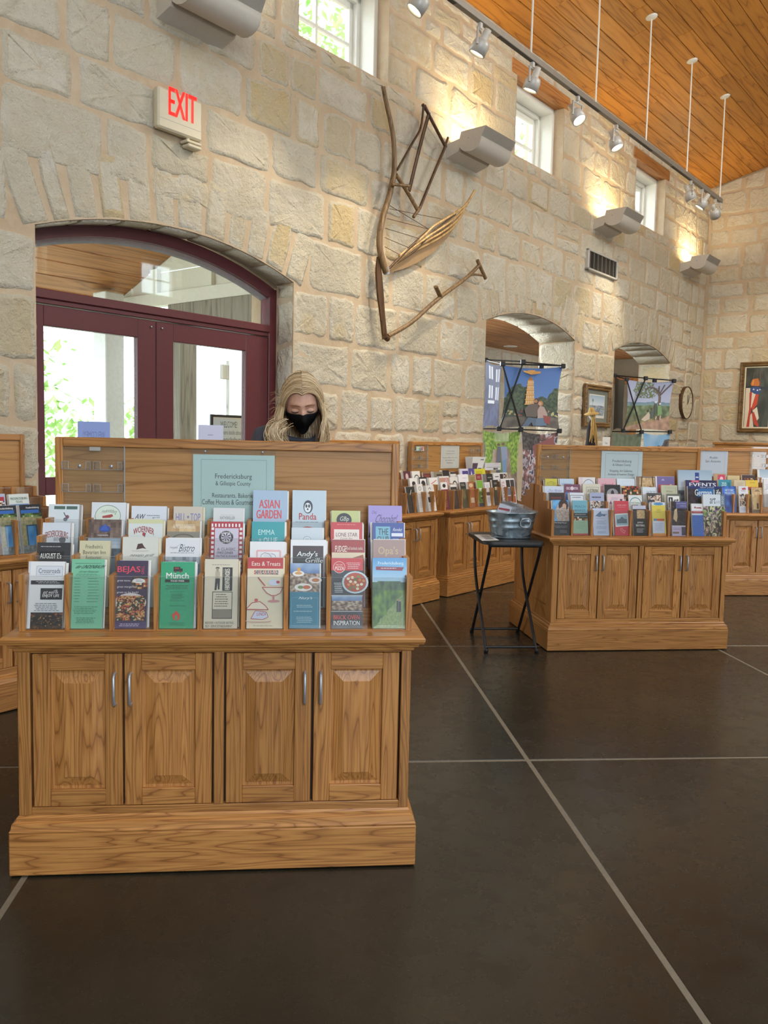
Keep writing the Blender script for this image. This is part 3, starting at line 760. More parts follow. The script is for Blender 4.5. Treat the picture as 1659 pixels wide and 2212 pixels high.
def bush(name, label, s, d, z0, rx, rz_, n, seed, cat='shrub', trunk=0.):
    rr = random.Random(seed); mb = MB()
    for i in range(n):
        v = Vector((rr.gauss(0, 1), rr.gauss(0, 1), rr.gauss(0, 1))).normalized()*rr.uniform(.55, 1.05)
        v *= 1+.25*noise.noise(v*2+Vector((seed, 0, 0))); c = Vector((v.x*rx, v.y*rx, v.z*rz_))
        q = Matrix.Rotation(rr.uniform(0, 6.3), 3, 'Z') @ Matrix.Rotation(rr.uniform(-1, 1), 3, 'X'); L = rr.uniform(.09, .17)
        mb.add([c+q @ Vector(p)*L for p in ((-.35, 0, 0), (0, -.6, .05), (.35, 0, 0), (0, .9, .0))], [(0, 1, 2, 3)])
    t = thing(name, label, cat, wpt(s, d, z0), RW)
    tag(mb.build('foliage', LEAF, t, (0, 0, rz_+trunk)), kind='stuff')
    MB().tube([(0, 0, 0), (.05, .03, (rz_+trunk)*.5), (0, 0, (rz_+trunk))], [.10, .07, .05]).build('trunk', BARK, t)
bush('leafy_shrub', 'bright green shrub outside behind the white porch column', 5.4, 11.5, 0, 1.5, 1.6, 2600, 3)
bush('leafy_shrub', 'bright green shrub outside at the far side of the left door glass', 1.7, 9.0, 0, 1.0, 1.0, 1100, 4)
bush('leafy_shrub', 'bright green shrub outside beyond the right door glass', 8.3, 12, 0, 1.2, .9, 1200, 5)
bush('garden_tree', 'leafy tree outside the second clerestory window', 10.6, 9.6, 0, 1.5, 1.5, 1500, 6, 'tree', 5.2)
bush('garden_tree', 'leafy tree outside the third clerestory window', 18.3, 10.2, 0, 1.7, 1.6, 1500, 7, 'tree', 5.4)
bush('garden_tree', 'leafy tree outside the fourth clerestory window', 25.0, 10.2, 0, 1.6, 1.5, 1300, 8, 'tree', 5.2)
bush('garden_tree', 'tall leafy tree outside beyond the porch and the left door glass', 5.6, 17.0, 0, 2.2, 1.8, 1800, 9, 'tree', 1.2)
# ------------------------------------------------------------------ the hall seen through the niches
hc = MB().box(6.6, 14.5, 4.66, 7.3, 2.75, 2.85).build('ceiling_hall', plain('hall_deck', '#6a431f', .7), rz=RW); tag(hc, 'low boarded ceiling of the hall behind the niches', 'ceiling', kind='structure')
hp = MB().box(-3.9, 3.9, -.07, .07, 0, .02, ch=.004).mesh('plank', [PLANK2])
for k in range(17): inst(hp, hc, (10.56, 4.75+k*.148, 2.728), (0, 0, 0), 'plank')
hb = MB().box(6.6, 14.5, 7.12, 7.3, 0, 2.76).build('wall_back', MORTAR, rz=RW); tag(hb, 'stone back wall of the hall behind the niches', 'wall', kind='structure')
rnd = random.Random(77)
def hfn(x, o, z, rel=False): return (x, -o, z) if rel else (x, 7.12-o, z)
lay_stones(hb, 9.5, 14.3, 1.2, 2.72, hfn, RW, lambda a, b: [], None, 31, 120, rowh=(.22, .34), wid=(.3, .6))
he = MB().box(14.5, 14.65, 4.7, 7.3, 0, 2.85).build('wall_hall_end', TAUPE, rz=RW); tag(he, 'taupe plaster wall at the end of the hall', 'wall', kind='structure')
hn = MB().box(6.5, 6.6, 4.65, 7.3, 0, 2.85).build('wall_hall_near', WHITE2, rz=RW); tag(hn, 'pale wall closing the near end of the hall', 'wall', kind='structure')
ht = MB().box(14.44, 14.5, 4.7, 7.1, 2.30, 2.42, ch=.004).box(14.46, 14.5, 4.9, 5.9, 0, 2.3).build('trim_hall', BEAM, rz=RW); tag(ht, 'brown wooden door trim at the end of the hall', 'trim', kind='structure')
CANL = emis('can_lamp', '#ffe2a0', 9)
def recessed(px, py):
    p = on_plane(px, py, Vector((0, 0, 2.735)), Vector((0, 0, 1)))
    t = thing('recessed_light', 'round recessed ceiling light in the hall seen through the first niche' if px < 1085 else 'round white ceiling vent in the hall seen through the first niche', 'ceiling light' if px < 1085 else 'ceiling vent', p)
    MB().lathe([(.075, -.012), (.105, -.014), (.11, -.004), (.11, 0)], 24).build('trim_ring', WHITE, t)
    MB().disc((0, 0, -.010), .078, (0, 0, -1)).build('lamp' if px < 1085 else 'cover', CANL if px < 1085 else WHITE, t)
    return t
t = recessed(1073, 756); recessed(1103, 747)
def spot(name, parent, loc, target, power, angle, blend, col, rad=.03):
    l = bpy.data.lights.new(name, 'SPOT'); l.energy = power; l.spot_size = radians(angle); l.spot_blend = blend; l.color = col; l.shadow_soft_size = rad
    o = bpy.data.objects.new(name, l); COL.objects.link(o); o.location = loc; o.parent = parent
    o.rotation_euler = (Vector(target)-Vector(loc)).to_track_quat('-Z', 'Y').to_euler(); return o
spot('lamp_light', t, (0, 0, -.03), (0, 0, -2), 60, 140, .6, (1, .85, .6))
area('hall_light', wpt(8.2, 6.6, 2.6), 1.6, 230, (.84, .94, 1), wpt(9.0, 4.4, 1.4), 1.0)
# ------------------------------------------------------------------ brochure cabinets
YK = [.060, .145, .230, .315]; ZB = [.690, .735, .780, .825]; ZT = [.850, .895, .940, .985]
HALF, PITCH_ = .556, .1228
DOOR_X = [(-.512, -.267), (-.261, -.018), (.022, .264), (.272, .518)]
def steps_profile(y0):
    p = [(YK[0], ZB[0])]
    for k in range(4): p += [(YK[k], ZT[k]), (YK[k+1] if k < 3 else y0, ZT[k])]
    return p+[(y0, ZB[0])]
_c = {}
def mirror(pts, dy): return [(dy-y, z) for y, z in pts]
def cab_meshes():
    # door leaf: stiles, rails
    mb = MB(); W, Hh = .243, .440; st, rl = .047, .048
    mb.box(-W/2, -W/2+st, 0, .019, 0, Hh, 0, .002); mb.box(W/2-st, W/2, 0, .019, 0, Hh, 0, .002)
    mb.box(-W/2+st, W/2-st, 0, .019, 0, rl, 1, .002); mb.box(-W/2+st, W/2-st, 0, .019, Hh-rl, Hh, 1, .002)
    _c['door'] = mb.mesh('door', [OZ, OX])
    x0, x1, z0, z1 = -W/2+st-.001, W/2-st+.001, rl-.001, Hh-rl+.001; i1, i2 = .009, .036; mb = MB()
    def rc(i, y): return [(x0+i, y, z0+i), (x1-i, y, z0+i), (x1-i, y, z1-i), (x0+i, y, z1-i)]
    vs = rc(0, .012)+rc(i1, .013)+rc(i2, .003)+rc(i2+.002, .0015)
    for a in range(3): mb.add(vs, [(4*a+i, 4*a+(i+1) % 4, 4*a+4+(i+1) % 4, 4*a+4+i) for i in range(4)])
    mb.add(vs, [(12, 13, 14, 15)]); _c['raised'] = mb.mesh('raised_panel', [OZ])
    mb = MB(); mb.tube([(0, 0, 0), (0, -.018, 0), (0, -.026, .008), (0, -.026, .044), (0, -.026, .080), (0, -.018, .088), (0, 0, .088)], .0042, 8); _c['handle'] = mb.mesh('handle', [STEEL])
    mb = MB(); mb.prism(steps_profile(.40), lambda y, z: (-.0065, y, z), lambda y, z: (.0065, y, z)); _c['divider'] = mb.mesh('divider', [OZ])
    mb = MB(); mb.prism(steps_profile(.40), lambda y, z: (-.0085, y, z), lambda y, z: (.0085, y, z)); _c['rack_end'] = mb.mesh('rack_end', [OZ])
    mb = MB(); mb.box(-.0535, .0535, 0, .0025, 0, .152); _c['pane'] = mb.mesh('acrylic_pane', [ACRYL])
    mb = MB(); mb.add([(-.0535, 0, .152), (.0535, 0, .152), (.0535, .0025, .152), (-.0535, .0025, .152), (-.0535, 0, .1528), (.0535, 0, .1528), (.0535, .0025, .1528), (-.0535, .0025, .1528)], [(0, 1, 5, 4), (4, 5, 6, 7), (2, 3, 7, 6)]); _c['edge'] = mb.mesh('acrylic_rim', [ACEDGE])
cab_meshes()
def molding(mb, hw, y0, y1, z, prof, mi=0):
    """run a profile [(out, dz)] around a rectangle"""
    n = len(prof); vs = []
    for (o, dz) in prof: vs += [(-hw-o, y0-o, z+dz), (hw+o, y0-o, z+dz), (hw+o, y1+o, z+dz), (-hw-o, y1+o, z+dz)]
    for a in range(n-1): mb.add(vs, [(4*a+i, 4*a+(i+1) % 4, 4*a+4+(i+1) % 4, 4*a+4+i) for i in range(4)], mi)
    mb.add(vs, [(0, 3, 2, 1), tuple(4*(n-1)+i for i in range(4))], mi)
def cabinet(name, label, loc, rz, double=True, full=True, skipdiv=(), bare=False):
    t = thing(name, label, 'cabinet', loc, rz); D = .85 if double else .43
    mb = MB(); mb.box(-.575, .575, 0, D, .004, .125, ch=.003); mb.build('plinth', OX, t)
    mb = MB(); molding(mb, .552, .022, D-.022, .125, [(.020, 0), (.022, .006), (.018, .012), (.016, .026), (.006, .032), (.006, .040), (.0, .046)]); mb.build('base_moulding', OX, t)
    # carcass with face frame
    mb = MB(); y0 = .022
    mb.box(-.545, .545, y0+.02, D-.03, .17, .65, 2)
    mb.box(-.552, -.518, y0, y0+.03, .17, .652, 0, .002); mb.box(.524, .552, y0, y0+.03, .17, .652, 0, .002); mb.box(-.012, .016, y0, y0+.03, .192, .640, 0, .002)
    mb.box(-.518, .524, y0, y0+.03, .17, .193, 1, .002); mb.box(-.518, .524, y0, y0+.03, .637, .652, 1, .002)
    if double:
        for (a, b) in ((-.552, -.518), (.524, .552), (-.012, .016)): mb.box(a, b, D-y0-.03, D-y0, .17, .652, 0, .002)
        mb.box(-.53, .53, D-y0-.02, D-y0-.004, .17, .65, 1)
    mb.build('carcass', [OZ, OX, GAPSHADE], t)
    # framed side panels
    for sg in (-1, 1):
        x = sg*.546; mb = MB(); nb = 2 if double else 1; a, b = .05, D-.05
        mb.box(min(x, x+sg*.006), max(x, x+sg*.006), .03, D-.03, .17, .65, 0)
        for q in range(nb+1):
            yy = a+(b-a)*q/nb; mb.box(min(x, x+sg*.0065), max(x, x+sg*.0065), max(.03, yy-.035), min(D-.03, yy+.035), .17, .65, 0, .002)
        for q in range(nb):
            ya = a+(b-a)*q/nb+.045; yb = a+(b-a)*(q+1)/nb-.045
            vs = []
            for (i, o) in ((0, .0), (.03, .008), (.033, .009)): vs += [(x+sg*(.004+o-.004 if i == 0 else .004+o-.004), ya+i, .235+i), (x+sg*(.004+o-.004), yb-i, .235+i), (x+sg*(.004+o-.004), yb-i, .595-i), (x+sg*(.004+o-.004), ya+i, .595-i)]
            mb.add(vs, [(4*a_+i, 4*a_+(i+1) % 4, 4*a_+4+(i+1) % 4, 4*a_+4+i) for a_ in (0, 1) for i in range(4)]+[(8, 9, 10, 11)])
        mb.build('side_panel', OZ, t)
    # counter
    mb = MB(); molding(mb, .552, y0, D-y0, .640, [(.000, 0), (.006, .004), (.008, .012), (.018, .016), (.020, .024), (.032, .027), (.035, .034), (.036, .041), (.033, .046), (.026, .0495)]); mb.build('countertop', OX, t)
    for i, (a, b) in enumerate(DOOR_X):
        d = inst(_c['door'], t, ((a+b)/2, .0245, .194), None, 'door'); d.scale.x = (b-a)/.243
        inst(_c['raised'], d, (0, 0, 0), None, 'raised_panel')
        inst(_c['handle'], d, (.103 if i % 2 == 0 else -.103, 0, .297), None, 'handle')
    if bare: return t
    for back in ((False, True) if double else (False,)):
        for sg in (-1, 1):
            o = inst(_c['rack_end'], t, (sg*(HALF-.0085), D if back else 0, 0), (0, 0, pi) if back else None, 'rack_end')
        if back: 
            for k in range(4): MB().box(-HALF+.017, HALF-.017, D-.40, D-YK[k]-.002, ZB[k]-.002 if k == 0 else ZB[k-1], ZB[k]+.004, 0).build('tier_shelf', OX, t)
            continue
        for k in range(4): MB().box(-HALF+.017, HALF-.017, YK[k]+.002, .40, .688 if k == 0 else ZB[k-1], ZB[k]+.004, 0).build('tier_shelf', OX, t)
        for q in range(1, 9):
            if q not in skipdiv: inst(_c['divider'], t, (-HALF+.008+PITCH_*q, 0, 0), None, 'divider')
        for k in range(4):
            for q in range(9):
                p = inst(_c['pane'], t, (-HALF+.008+PITCH_*(q+.5), YK[k]+.006, ZB[k]+.004), None, 'acrylic_pane'); inst(_c['edge'], p, (0, 0, 0), None, 'acrylic_rim')
    # header board
    yh = .402; mb = MB(); hb = .548
    h = MB().box(-hb+.02, hb-.02, yh+.012, yh+.03, .69, 1.222, ch=.001).build('header_panel', PANEL, t)
    for (a, b) in ((-hb, -hb+.024), (hb-.024, hb)): MB().box(a, b, yh, yh+.045, .69, 1.236, ch=.003).build('header_stile', OZ, t)
    MB().box(-hb+.024, hb-.024, yh, yh+.045, 1.206, 1.236, ch=.003).build('header_rail', OX, t)
    return t
CABS = {}
CABS['N'] = ((-.2455, 2.390), .5, True); CABS['I'] = ((2.017, 4.950), 2.2, True); CABS['J'] = ((3.50, 6.800), .5, True)
def wl2(s, d): p = wpt(s, d, 0); return (p.x, p.y)
CABS['A'] = (wl2(4.945, 3.735), math.degrees(RW), False); CABS['B'] = (wl2(6.205, 3.735), math.degrees(RW), False); CABS['C'] = (wl2(1.690, 3.60), math.degrees(RW), False)
CABOBJ = {}
CLAB = dict(N='near oak display cabinet with raised panel doors and a stepped brochure rack', I='oak island display cabinet beside the black folding table', J='oak display cabinet mostly hidden behind the island cabinet, at the edge of view',
            A='oak wall cabinet partly hidden behind the near cabinet and the woman', B='oak wall cabinet with brochures behind the black folding table', C='oak wall cabinet before the near jamb of the red door')
for kx in 'NIJABC':
    (x, y), a, dbl = CABS[kx]
    CABOBJ[kx] = cabinet('display_cabinet' if kx in 'NIJ' else 'wall_cabinet', CLAB[kx], (x, y, 0), radians(a), dbl, skipdiv=(8,) if kx in 'NI' else ())
c = cabinet('wall_cabinet', 'oak base cabinet under the corn husk figure, hidden behind the island cabinet', (*wl2(8.62, 3.735), 0), RW, False, bare=True)
ec = thing('wall_cabinet', 'oak cabinet along the end wall, only its header board showing behind the others', 'cabinet', wpt(12.90, 3.35, 0), RW+pi/2*-1)
for nm, bx, m in (('base', (-.6, .6, -.42, -.02, .0, .69), OX), ('header_panel', (-.575, .575, -.05, -.02, .69, 1.29), PANEL), ('header_rail', (-.6, .6, -.07, -.02, 1.275, 1.305), OX)): MB().box(*bx, ch=.003).build(nm, m, ec)
class Pl:
    """pixel to cabinet-local position on a plane of constant local y"""
    def __init__(s, k):
        (x, y), a, d = CABS[k]; a = radians(a); s.o = Vector((x, y, 0)); s.ux = Vector((cos(a), sin(a), 0)); s.uy = Vector((-sin(a), cos(a), 0)); s.rz = a
    def loc(s, px, py, yl):
        p = on_plane(px, py, s.o+s.uy*yl, s.uy); return ((p-s.o).dot(s.ux), p.z)
    def w(s, x, y, z): return s.o+s.ux*x+s.uy*y+Vector((0, 0, z))
PL = {k: Pl(k) for k in CABS}
EDGE_TONES = {}
def brochure(k, row, px0, px1, pyt, els, label, th=.010, paper=None, fan=0, lean=.040, group=None, name='brochure', bottom=None):
    P = PL[k]; yb = YK[row-1]+.012; zb_ = (ZB[row-1]+.005) if bottom is None else bottom
    ym = yb+lean*.9
    x0, zt = P.loc(px0, pyt, ym); x1, _ = P.loc(px1, pyt, ym)
    w = x1-x0; h = sqrt((zt-zb_)**2+lean**2); h = max(h, .06)
    o = MB().box(-w/2, w/2, 0, th, 0, h, 0)
    # a few sheets out of line in the bundle
    rr = random.Random(int(px0*13+pyt*7))
    if th > .006:
        for q in range(2):
            dx = rr.uniform(.002, .006)*(1 if rr.random() < .8 else -1); y = th+.0012+q*.004
            o.box(-w/2+dx, w/2+dx, y, y+.003, .001, h+rr.uniform(-.004, .003), 0)
    o = o.build(name, paper or PAPER, None, P.w((x0+x1)/2, yb, zb_)); o.rotation_euler = (-math.asin(lean/h), 0, P.rz)
    tag(o, label, 'brochure' if name != 'magazine' else 'magazine', group)
    draw(els, ortho(w, h, -.0003), asp=h/w).build('cover_print', INK, o)
    return o
# ------------------------------------------------------------------ brochures of the near cabinet
W_, K_ = '#f2f3f2', '#1b1b1d'
def bg_(c): return R(0, 0, 1, 1, c)
NB = [
(1, 62, 140, 1213, [bg_('#eef1f4'), R(.22, .07, .72, .15, '#dfe6ee'), LN([(.22, .07), (.94, .07), (.94, .22), (.22, .22), (.22, .07)], .008, '#8a93a0'), T(.28, .105, .6, .07, 'Crossroads', '#39414e'), G(.3, .185, .5, .018, 1, '#7a828d'), R(.08, .285, .92, .06, '#22262d'), G(.2, .295, .75, .04, 2, '#dfe3e8'), R(.36, .40, .60, .17, '#1d2026'), T(.42, .43, .3, .055, 'eat well', '#e8e8e8', sh=.5), T(.76, .42, .09, .06, '&', '#cfd3d8'), T(.42, .49, .46, .055, 'ENJOY LIFE', '#f4f4f4', bold=.008), G(.2, .62, .75, .13, 5, '#4e5663'), PH(.12, .76, .88, .24, 'night', 3, 30), R(0, 0, .06, 1, '#d6dde4')], 'white brochure with a black box and a night photo, front row', .014),
(1, 155, 226, 1208, [bg_('#7fc9a6'), LN([(.1, .06), (.9, .06)], .01, '#1f4a38'), T(.1, .085, .84, .05, 'der LINDENBAUM', '#173a2c', sh=.4, bold=.006), T(.2, .165, .6, .03, 'German Restaurant', '#1f4a38', sh=.4), G(.12, .21, .78, .05, 3, '#3a7d62')]+[e for i in range(9) for e in (G(.1, .27+i*.042, .2, .02, 1, '#2f6e55'), G(.5, .27+i*.042, .36, .02, 1, '#2f6e55'))]+[G(.1, .68, .75, .12, 5, '#3f866a'), G(.15, .84, .7, .09, 4, '#2f6e55')], 'mint green menu brochure with dark green lines of text, front row', .010),
(1, 252, 320, 1211, [bg_('#3d2f4f'), T(.03, .085, .72, .115, 'BEJAS', '#e8475c', bold=.012), T(.79, .08, .09, .12, 'GRILL', '#d84a62', vert=1), PH(.5, .24, .5, .18, 'food', 8, 8), E_(.72, .30, .2, .035, '#f2f2f2'), G(.6, .28, .25, .04, 2, '#3d2f4f'), T(.04, .285, .42, .035, 'great tacos,', '#efe8ee'), T(.04, .375, .62, .035, 'great margaritas', '#efe8ee'), T(.04, .455, .68, .035, 'great to be back!', '#efe8ee'), E_(.48, .62, .5, .14, '#ded6d8'), PH(.04, .52, .9, .36, 'food', 2, 36), R(0, .905, 1, .095, '#4a3a6d'), G(.08, .925, .84, .05, 2, '#e3dfee')], 'purple brochure with red capitals and a photo of tacos, front row', .018),
(1, 348, 421, 1214, [bg_('#27a777'), R(.37, .075, .2, .07, '#1c1d20'), R(.57, .10, .07, .045, '#1c1d20'), R(.40, .085, .13, .025, '#9a3a35'), E_(.43, .148, .03, .013, '#7a2d2d'), E_(.58, .148, .03, .013, '#7a2d2d'), T(.16, .165, .66, .085, 'Münch', '#f3f6f2', bold=.012), R(.13, .265, .72, .045, '#17221d'), T(.3, .273, .4, .028, 'FOOD PARK', '#eef3ee', bold=.004), G(.15, .35, .7, .07, 3, '#14573d'), T(.3, .445, .4, .012, '........', '#14573d'), G(.3, .48, .4, .09, 4, '#14573d'), T(.3, .58, .4, .012, '........', '#14573d'), G(.25, .655, .55, .022, 1, '#14573d'), PG([(.42, .87), (.36, .81), (.40, .76), (.42, .79), (.47, .73), (.54, .76), (.60, .80), (.60, .85), (.54, .88)], '#d8432f'), PG([(.46, .87), (.45, .82), (.50, .79), (.53, .83), (.51, .87)], '#27a777'), G(.25, .91, .5, .05, 3, '#14573d')], 'green brochure with a food truck and red flame, front row', .010),
(1, 443, 515, 1208, [bg_('#ddd6c0'), G(.2, .075, .55, .02, 1, '#6d6758'), R(.53, .12, .30, .34, '#22211f'), T(.60, .135, .15, .31, "HONDO'S", '#ebe6d5', vert=1, bold=.01), T(.55, .14, .035, .12, 'ON MAIN', '#c9c4b4', vert=1), E_(.38, .13, .06, .015, '#3a352e'), R(.345, .13, .07, .05, '#a59a85'), R(.32, .18, .13, .11, '#b9af99'), PG([(.32, .28), (.46, .28), (.45, .44), (.40, .44), (.39, .34), (.36, .45), (.30, .45)], '#2b2a2a'), R(.24, .47, .6, .39, '#34322e'), R(.26, .48, .56, .245, '#d8d1bb'), G(.3, .5, .45, .2, 6, '#55503f'), R(.26, .73, .56, .12, '#8a8474'), T(.05, .90, .84, .035, 'INDOOR + OUTDOOR SEATING', '#3b372f'), T(.05, .95, .8, .035, 'SELF - SERVE ESTABLISHMENT', '#3b372f')], 'cream brochure with a standing man and vertical black lettering, front row', .022, CREAM),
(1, 535, 612, 1205, [bg_('#e6dcc0'), R(0, 0, 1, .155, '#c22f33'), T(.12, .055, .8, .06, 'Eats & Treats', '#f6efe4')]+[R(.19+i*.068, .18, .06, .055, ['#b33', '#334', '#a33', '#445'][i % 4] if False else ['#b03a3a', '#39395a', '#a84040', '#4a3a4c'][i % 4]) for i in range(10)]+[T(.2, .187, .66, .042, 'CLEARRIVER', '#f2e9d8'), E_(.75, .35, .16, .045, '#d3dcf0'), PG([(.44, .43), (1.0, .43), (.93, .50), (.80, .53), (.66, .53), (.50, .49)], '#e9dfca'), LN([(.42, .42), (.55, .50), (.68, .535), (.80, .535), (.93, .50), (1.0, .42), (.42, .42)], .02, '#b93a3f'), LN([(.74, .535), (.74, .60)], .05, '#c9787a'), E_(.75, .615, .17, .018, '#c98a8a'), LN([(.3, .28), (.5, .40)], .03, '#b93a3f'), E_(.86, .345, .05, .02, '#b93a3f'), PG([(.0, .72), (.14, .64), (.36, .62), (.52, .68), (.60, .735)], '#efe3cd'), LN([(.0, .72), (.14, .64), (.36, .62), (.52, .68), (.6, .735), (.0, .735)], .022, '#b93a3f'), E_(.26, .60, .05, .02, '#c94a4a'), PG([(.12, .86), (.24, .75), (.55, .77), (.60, .84), (.44, .875)], '#cfd8ee'), LN([(.12, .86), (.24, .75), (.55, .77), (.6, .84), (.44, .875), (.12, .86)], .015, '#b93a3f'), T(.28, .775, .25, .045, 'LUNCH', '#b93a3f', bold=.006), E_(.33, .895, .36, .018, '#d2a49a'), E_(.33, .89, .33, .013, '#e6dcc0'), G(.1, .955, .8, .018, 1, '#8a7a5f')], 'cream brochure with red heading and ice cream drawing, front row', .008, CREAM),
(1, 627, 691, 1217, [bg_('#8095a8'), PH(0, 0, 1, .44, 'street', 12, 30), E_(.28, .16, .2, .045, '#ece7e2'), E_(.28, .155, .12, .02, '#d59b4f'), E_(.85, .26, .22, .05, '#ece7e2'), E_(.86, .26, .13, .03, '#c77a3b'), E_(.45, .37, .3, .06, '#efece6'), E_(.36, .37, .1, .025, '#6f8f4a'), E_(.56, .37, .13, .03, '#c9653a'), R(.24, .07, .1, .06, '#e2a333'), R(0, .445, 1, .555, '#1f7f9c'), LN([(.06, .53), (.94, .53), (.94, .96), (.06, .96), (.06, .53)], .008, '#7fb6c6'), T(.28, .515, .44, .05, "Nury's", '#eaf4f6', sh=.5), G(.2, .64, .6, .05, 2, '#b8dbe3'), G(.1, .73, .8, .022, 1, '#d8ecf0'), G(.2, .82, .6, .1, 4, '#b8dbe3')], 'teal brochure with plates on blue checks above, front row', .008),
(1, 716, 784, 1206, [bg_('#262a33'), R(0, 0, 1, .175, '#cc2b33'), E_(.25, .13, .19, .085, '#e8d6cf'), E_(.25, .13, .175, .078, '#cc2b33'), T(.12, .12, .28, .05, 'PIZZA', '#f4efe8', bold=.014), T(.14, .085, .22, .022, 'WEST END', '#f4efe8'), G(.48, .06, .46, .1, 4, '#f2dada'), E_(.76, .345, .42, .16, '#c3dbe4'), E_(.76, .345, .36, .138, '#b5441f')]+[E_(.76+.3*cos(i*2.4)*sqrt(i/16), .345+.115*sin(i*2.4)*sqrt(i/16), .05, .02, ['#f0e6c8', '#d98b3c', '#6f8033', '#e9d9b0'][i % 4]) for i in range(15)]+[G(.08, .35, .3, .15, 6, '#e9edf0'), PH(.02, .535, .96, .21, 'street', 6, 30), R(0, .53, 1, .008, '#e8e8e8'), R(0, .755, 1, .008, '#e8e8e8'), T(.08, .81, .82, .065, 'BRICK OVEN', '#e8584a', bold=.006), T(.08, .89, .82, .065, 'INSPIRATION', '#f2f4f4', bold=.006)], 'red and charcoal pizza brochure, front row', .006),
(1, 805, 879, 1205, [PH(0, 0, 1, 1, 'vine', 4, 34), T(.16, .055, .74, .055, 'Fredericksburg', '#d9eefb', bold=.006), PG([(.1, .125), (.92, .135), (.86, .185), (.1, .175)], '#8c2b45'), G(.18, .14, .6, .028, 1, '#f0dfe4'), R(.70, .61, .05, .16, '#2d2a2e'), R(.76, .62, .07, .15, '#3c3a3c'), E_(.725, .60, .025, .012, '#c79a80'), E_(.795, .605, .025, .012, '#c79a80'), T(.2, .955, .55, .018, 'visitfredericksburgtx.com', '#e3efe6')], 'blue sky brochure with a couple in a vineyard, front row', .022),
(2, 80, 153, 1172, [bg_('#2f3237'), G(.1, .055, .65, .025, 1, '#d9d9d9'), R(.08, .14, .72, .15, '#141518'), T(.10, .165, .62, .085, "AUGUST E's", '#f2f2f0', bold=.008), T(.16, .325, .5, .04, '830-997-1585', '#b9bcc0')], 'charcoal brochure with white capitals, second row, at its near end', .016),
(2, 172, 238, 1168, [bg_('#d6d2b0'), T(.2, .06, .55, .06, "Friedhelm's", '#4a4636'), T(.12, .145, .74, .06, 'Bavarian Inn', '#4a4636'), T(.22, .225, .5, .06, 'Restaurant', '#4a4636'), T(.16, .305, .66, .06, 'Bar & Smiles', '#4a4636')], 'olive cream brochure with dark gothic lettering, second row', .016, CREAM),
(2, 265, 343, 1160, [bg_('#dddfd6'), PG([(.38, .18), (.42, .10), (.54, .09), (.60, .14), (.66, .17), (.56, .16)], '#4b2f2a'), LN([(.26, .20), (.72, .20)], .006, '#44403a'), T(.18, .24, .62, .05, 'navajo grill', '#3a3833', sh=.5)], 'pale grey brochure with a small brown hat drawing, second row', .008, CREAM),
(2, 358, 432, 1163, [bg_('#e6e9ee'), T(.38, .085, .44, .11, 'Bistro', '#4a4f58', sh=.5), T(.12, .12, .22, .035, 'Fredericksburg', '#555b66', sh=.3), LN([(.2, .165), (.45, .08)], .006, '#6a707a'), G(.14, .205, .72, .02, 1, '#6a707a'), PH(0, .27, 1, .2, 'gray', 3, 10), R(0, .47, 1, .5, '#4f7fa8')], 'white brochure with thin script over a blue photo, second row', .008),
(2, 540, 617, 1170, [bg_('#eef0f4'), LN([(.2, .14), (.85, .14), (.85, .8), (.2, .8), (.2, .14)], .05, '#eebcc0'), E_(.52, .22, .13, .05, '#e3e6ee'), LN([(.3, .28), (.32, .20), (.42, .17), (.55, .19), (.62, .26), (.74, .27), (.7, .2), (.6, .18)], .014, '#8d93a3'), T(.3, .28, .5, .06, 'Oinky', '#6d7384', sh=.5)], 'white brochure with a pink border and a pale sketch, second row', .018),
(2, 628, 705, 1166, [bg_('#eef2f6'), R(.06, .09, .86, .9, '#40292b'), E_(.48, .29, .40, .11, '#23272d'), E_(.46, .22, .28, .05, '#23272d'), T(.16, .17, .58, .10, "Andy's", '#f2f4f4', arc=.0, sh=.2, bold=.008), T(.40, .27, .5, .07, 'Grille', '#f2f4f4', sh=.2, bold=.006)], 'dark brown brochure among loose white sheets, second row', .020),
(2, 717, 788, 1166, [bg_('#9c2f2c'), R(.03, .02, .94, .10, '#a8322e'), T(.1, .09, .36, .09, 'FUDGE!', '#f4ece0', bold=.01), T(.48, .10, .46, .05, 'and handmade candies', '#efdcd0'), R(.0, .19, 1, .12, '#e7d7b8'), PG([(.02, .36), (.3, .29), (.62, .31), (1, .35), (1, .6), (.02, .6)], '#7c3a1c'), PG([(.62, .27), (.95, .22), (1, .32), (.66, .36)], '#a0522a')], 'dark red brochure with brown candies on cream, second row', .012),
(2, 806, 875, 1166, [bg_('#a78b86'), R(0, .26, 1, .2, '#b9706c'), T(.16, .10, .62, .15, "Opa's", '#cdb48a', bold=.01), T(.12, .27, .7, .05, 'SMOKED MEATS', '#d8c3a2')], 'dusty mauve brochure with old gold lettering, second row, far end', .010),
(3, 92, 152, 1129, [bg_('#dbe4ee'), T(.1, .12, .82, .10, 'FREDERICKSBURG', '#8f3a26', arc=.35, bold=.008), T(.42, .23, .42, .06, 'BREWING', '#5b3a2e'), E_(.73, .27, .12, .05, '#5a5f68'), R(.1, .33, .5, .05, '#6a3a2c'), R(.6, .31, .25, .1, '#a9afb8')], 'pale blue brewery brochure with arched red lettering, third row, near end', .014),
(3, 191, 262, 1122, [PH(0, 0, 1, .28, 'wood', 4, 12), E_(.5, .14, .18, .05, '#2d4fa0'), PG([(.36, .16), (.5, .06), (.62, .16)], '#3a62bb'), G(.26, .225, .42, .028, 1, '#e9ecf2'), PH(0, .28, 1, .3, 'lake', 4, 10), R(.3, .33, .25, .12, '#7a4d3a'), R(0, .58, 1, .4, '#8fa0b0')], 'brown wood photo brochure with a blue emblem, third row', .012),
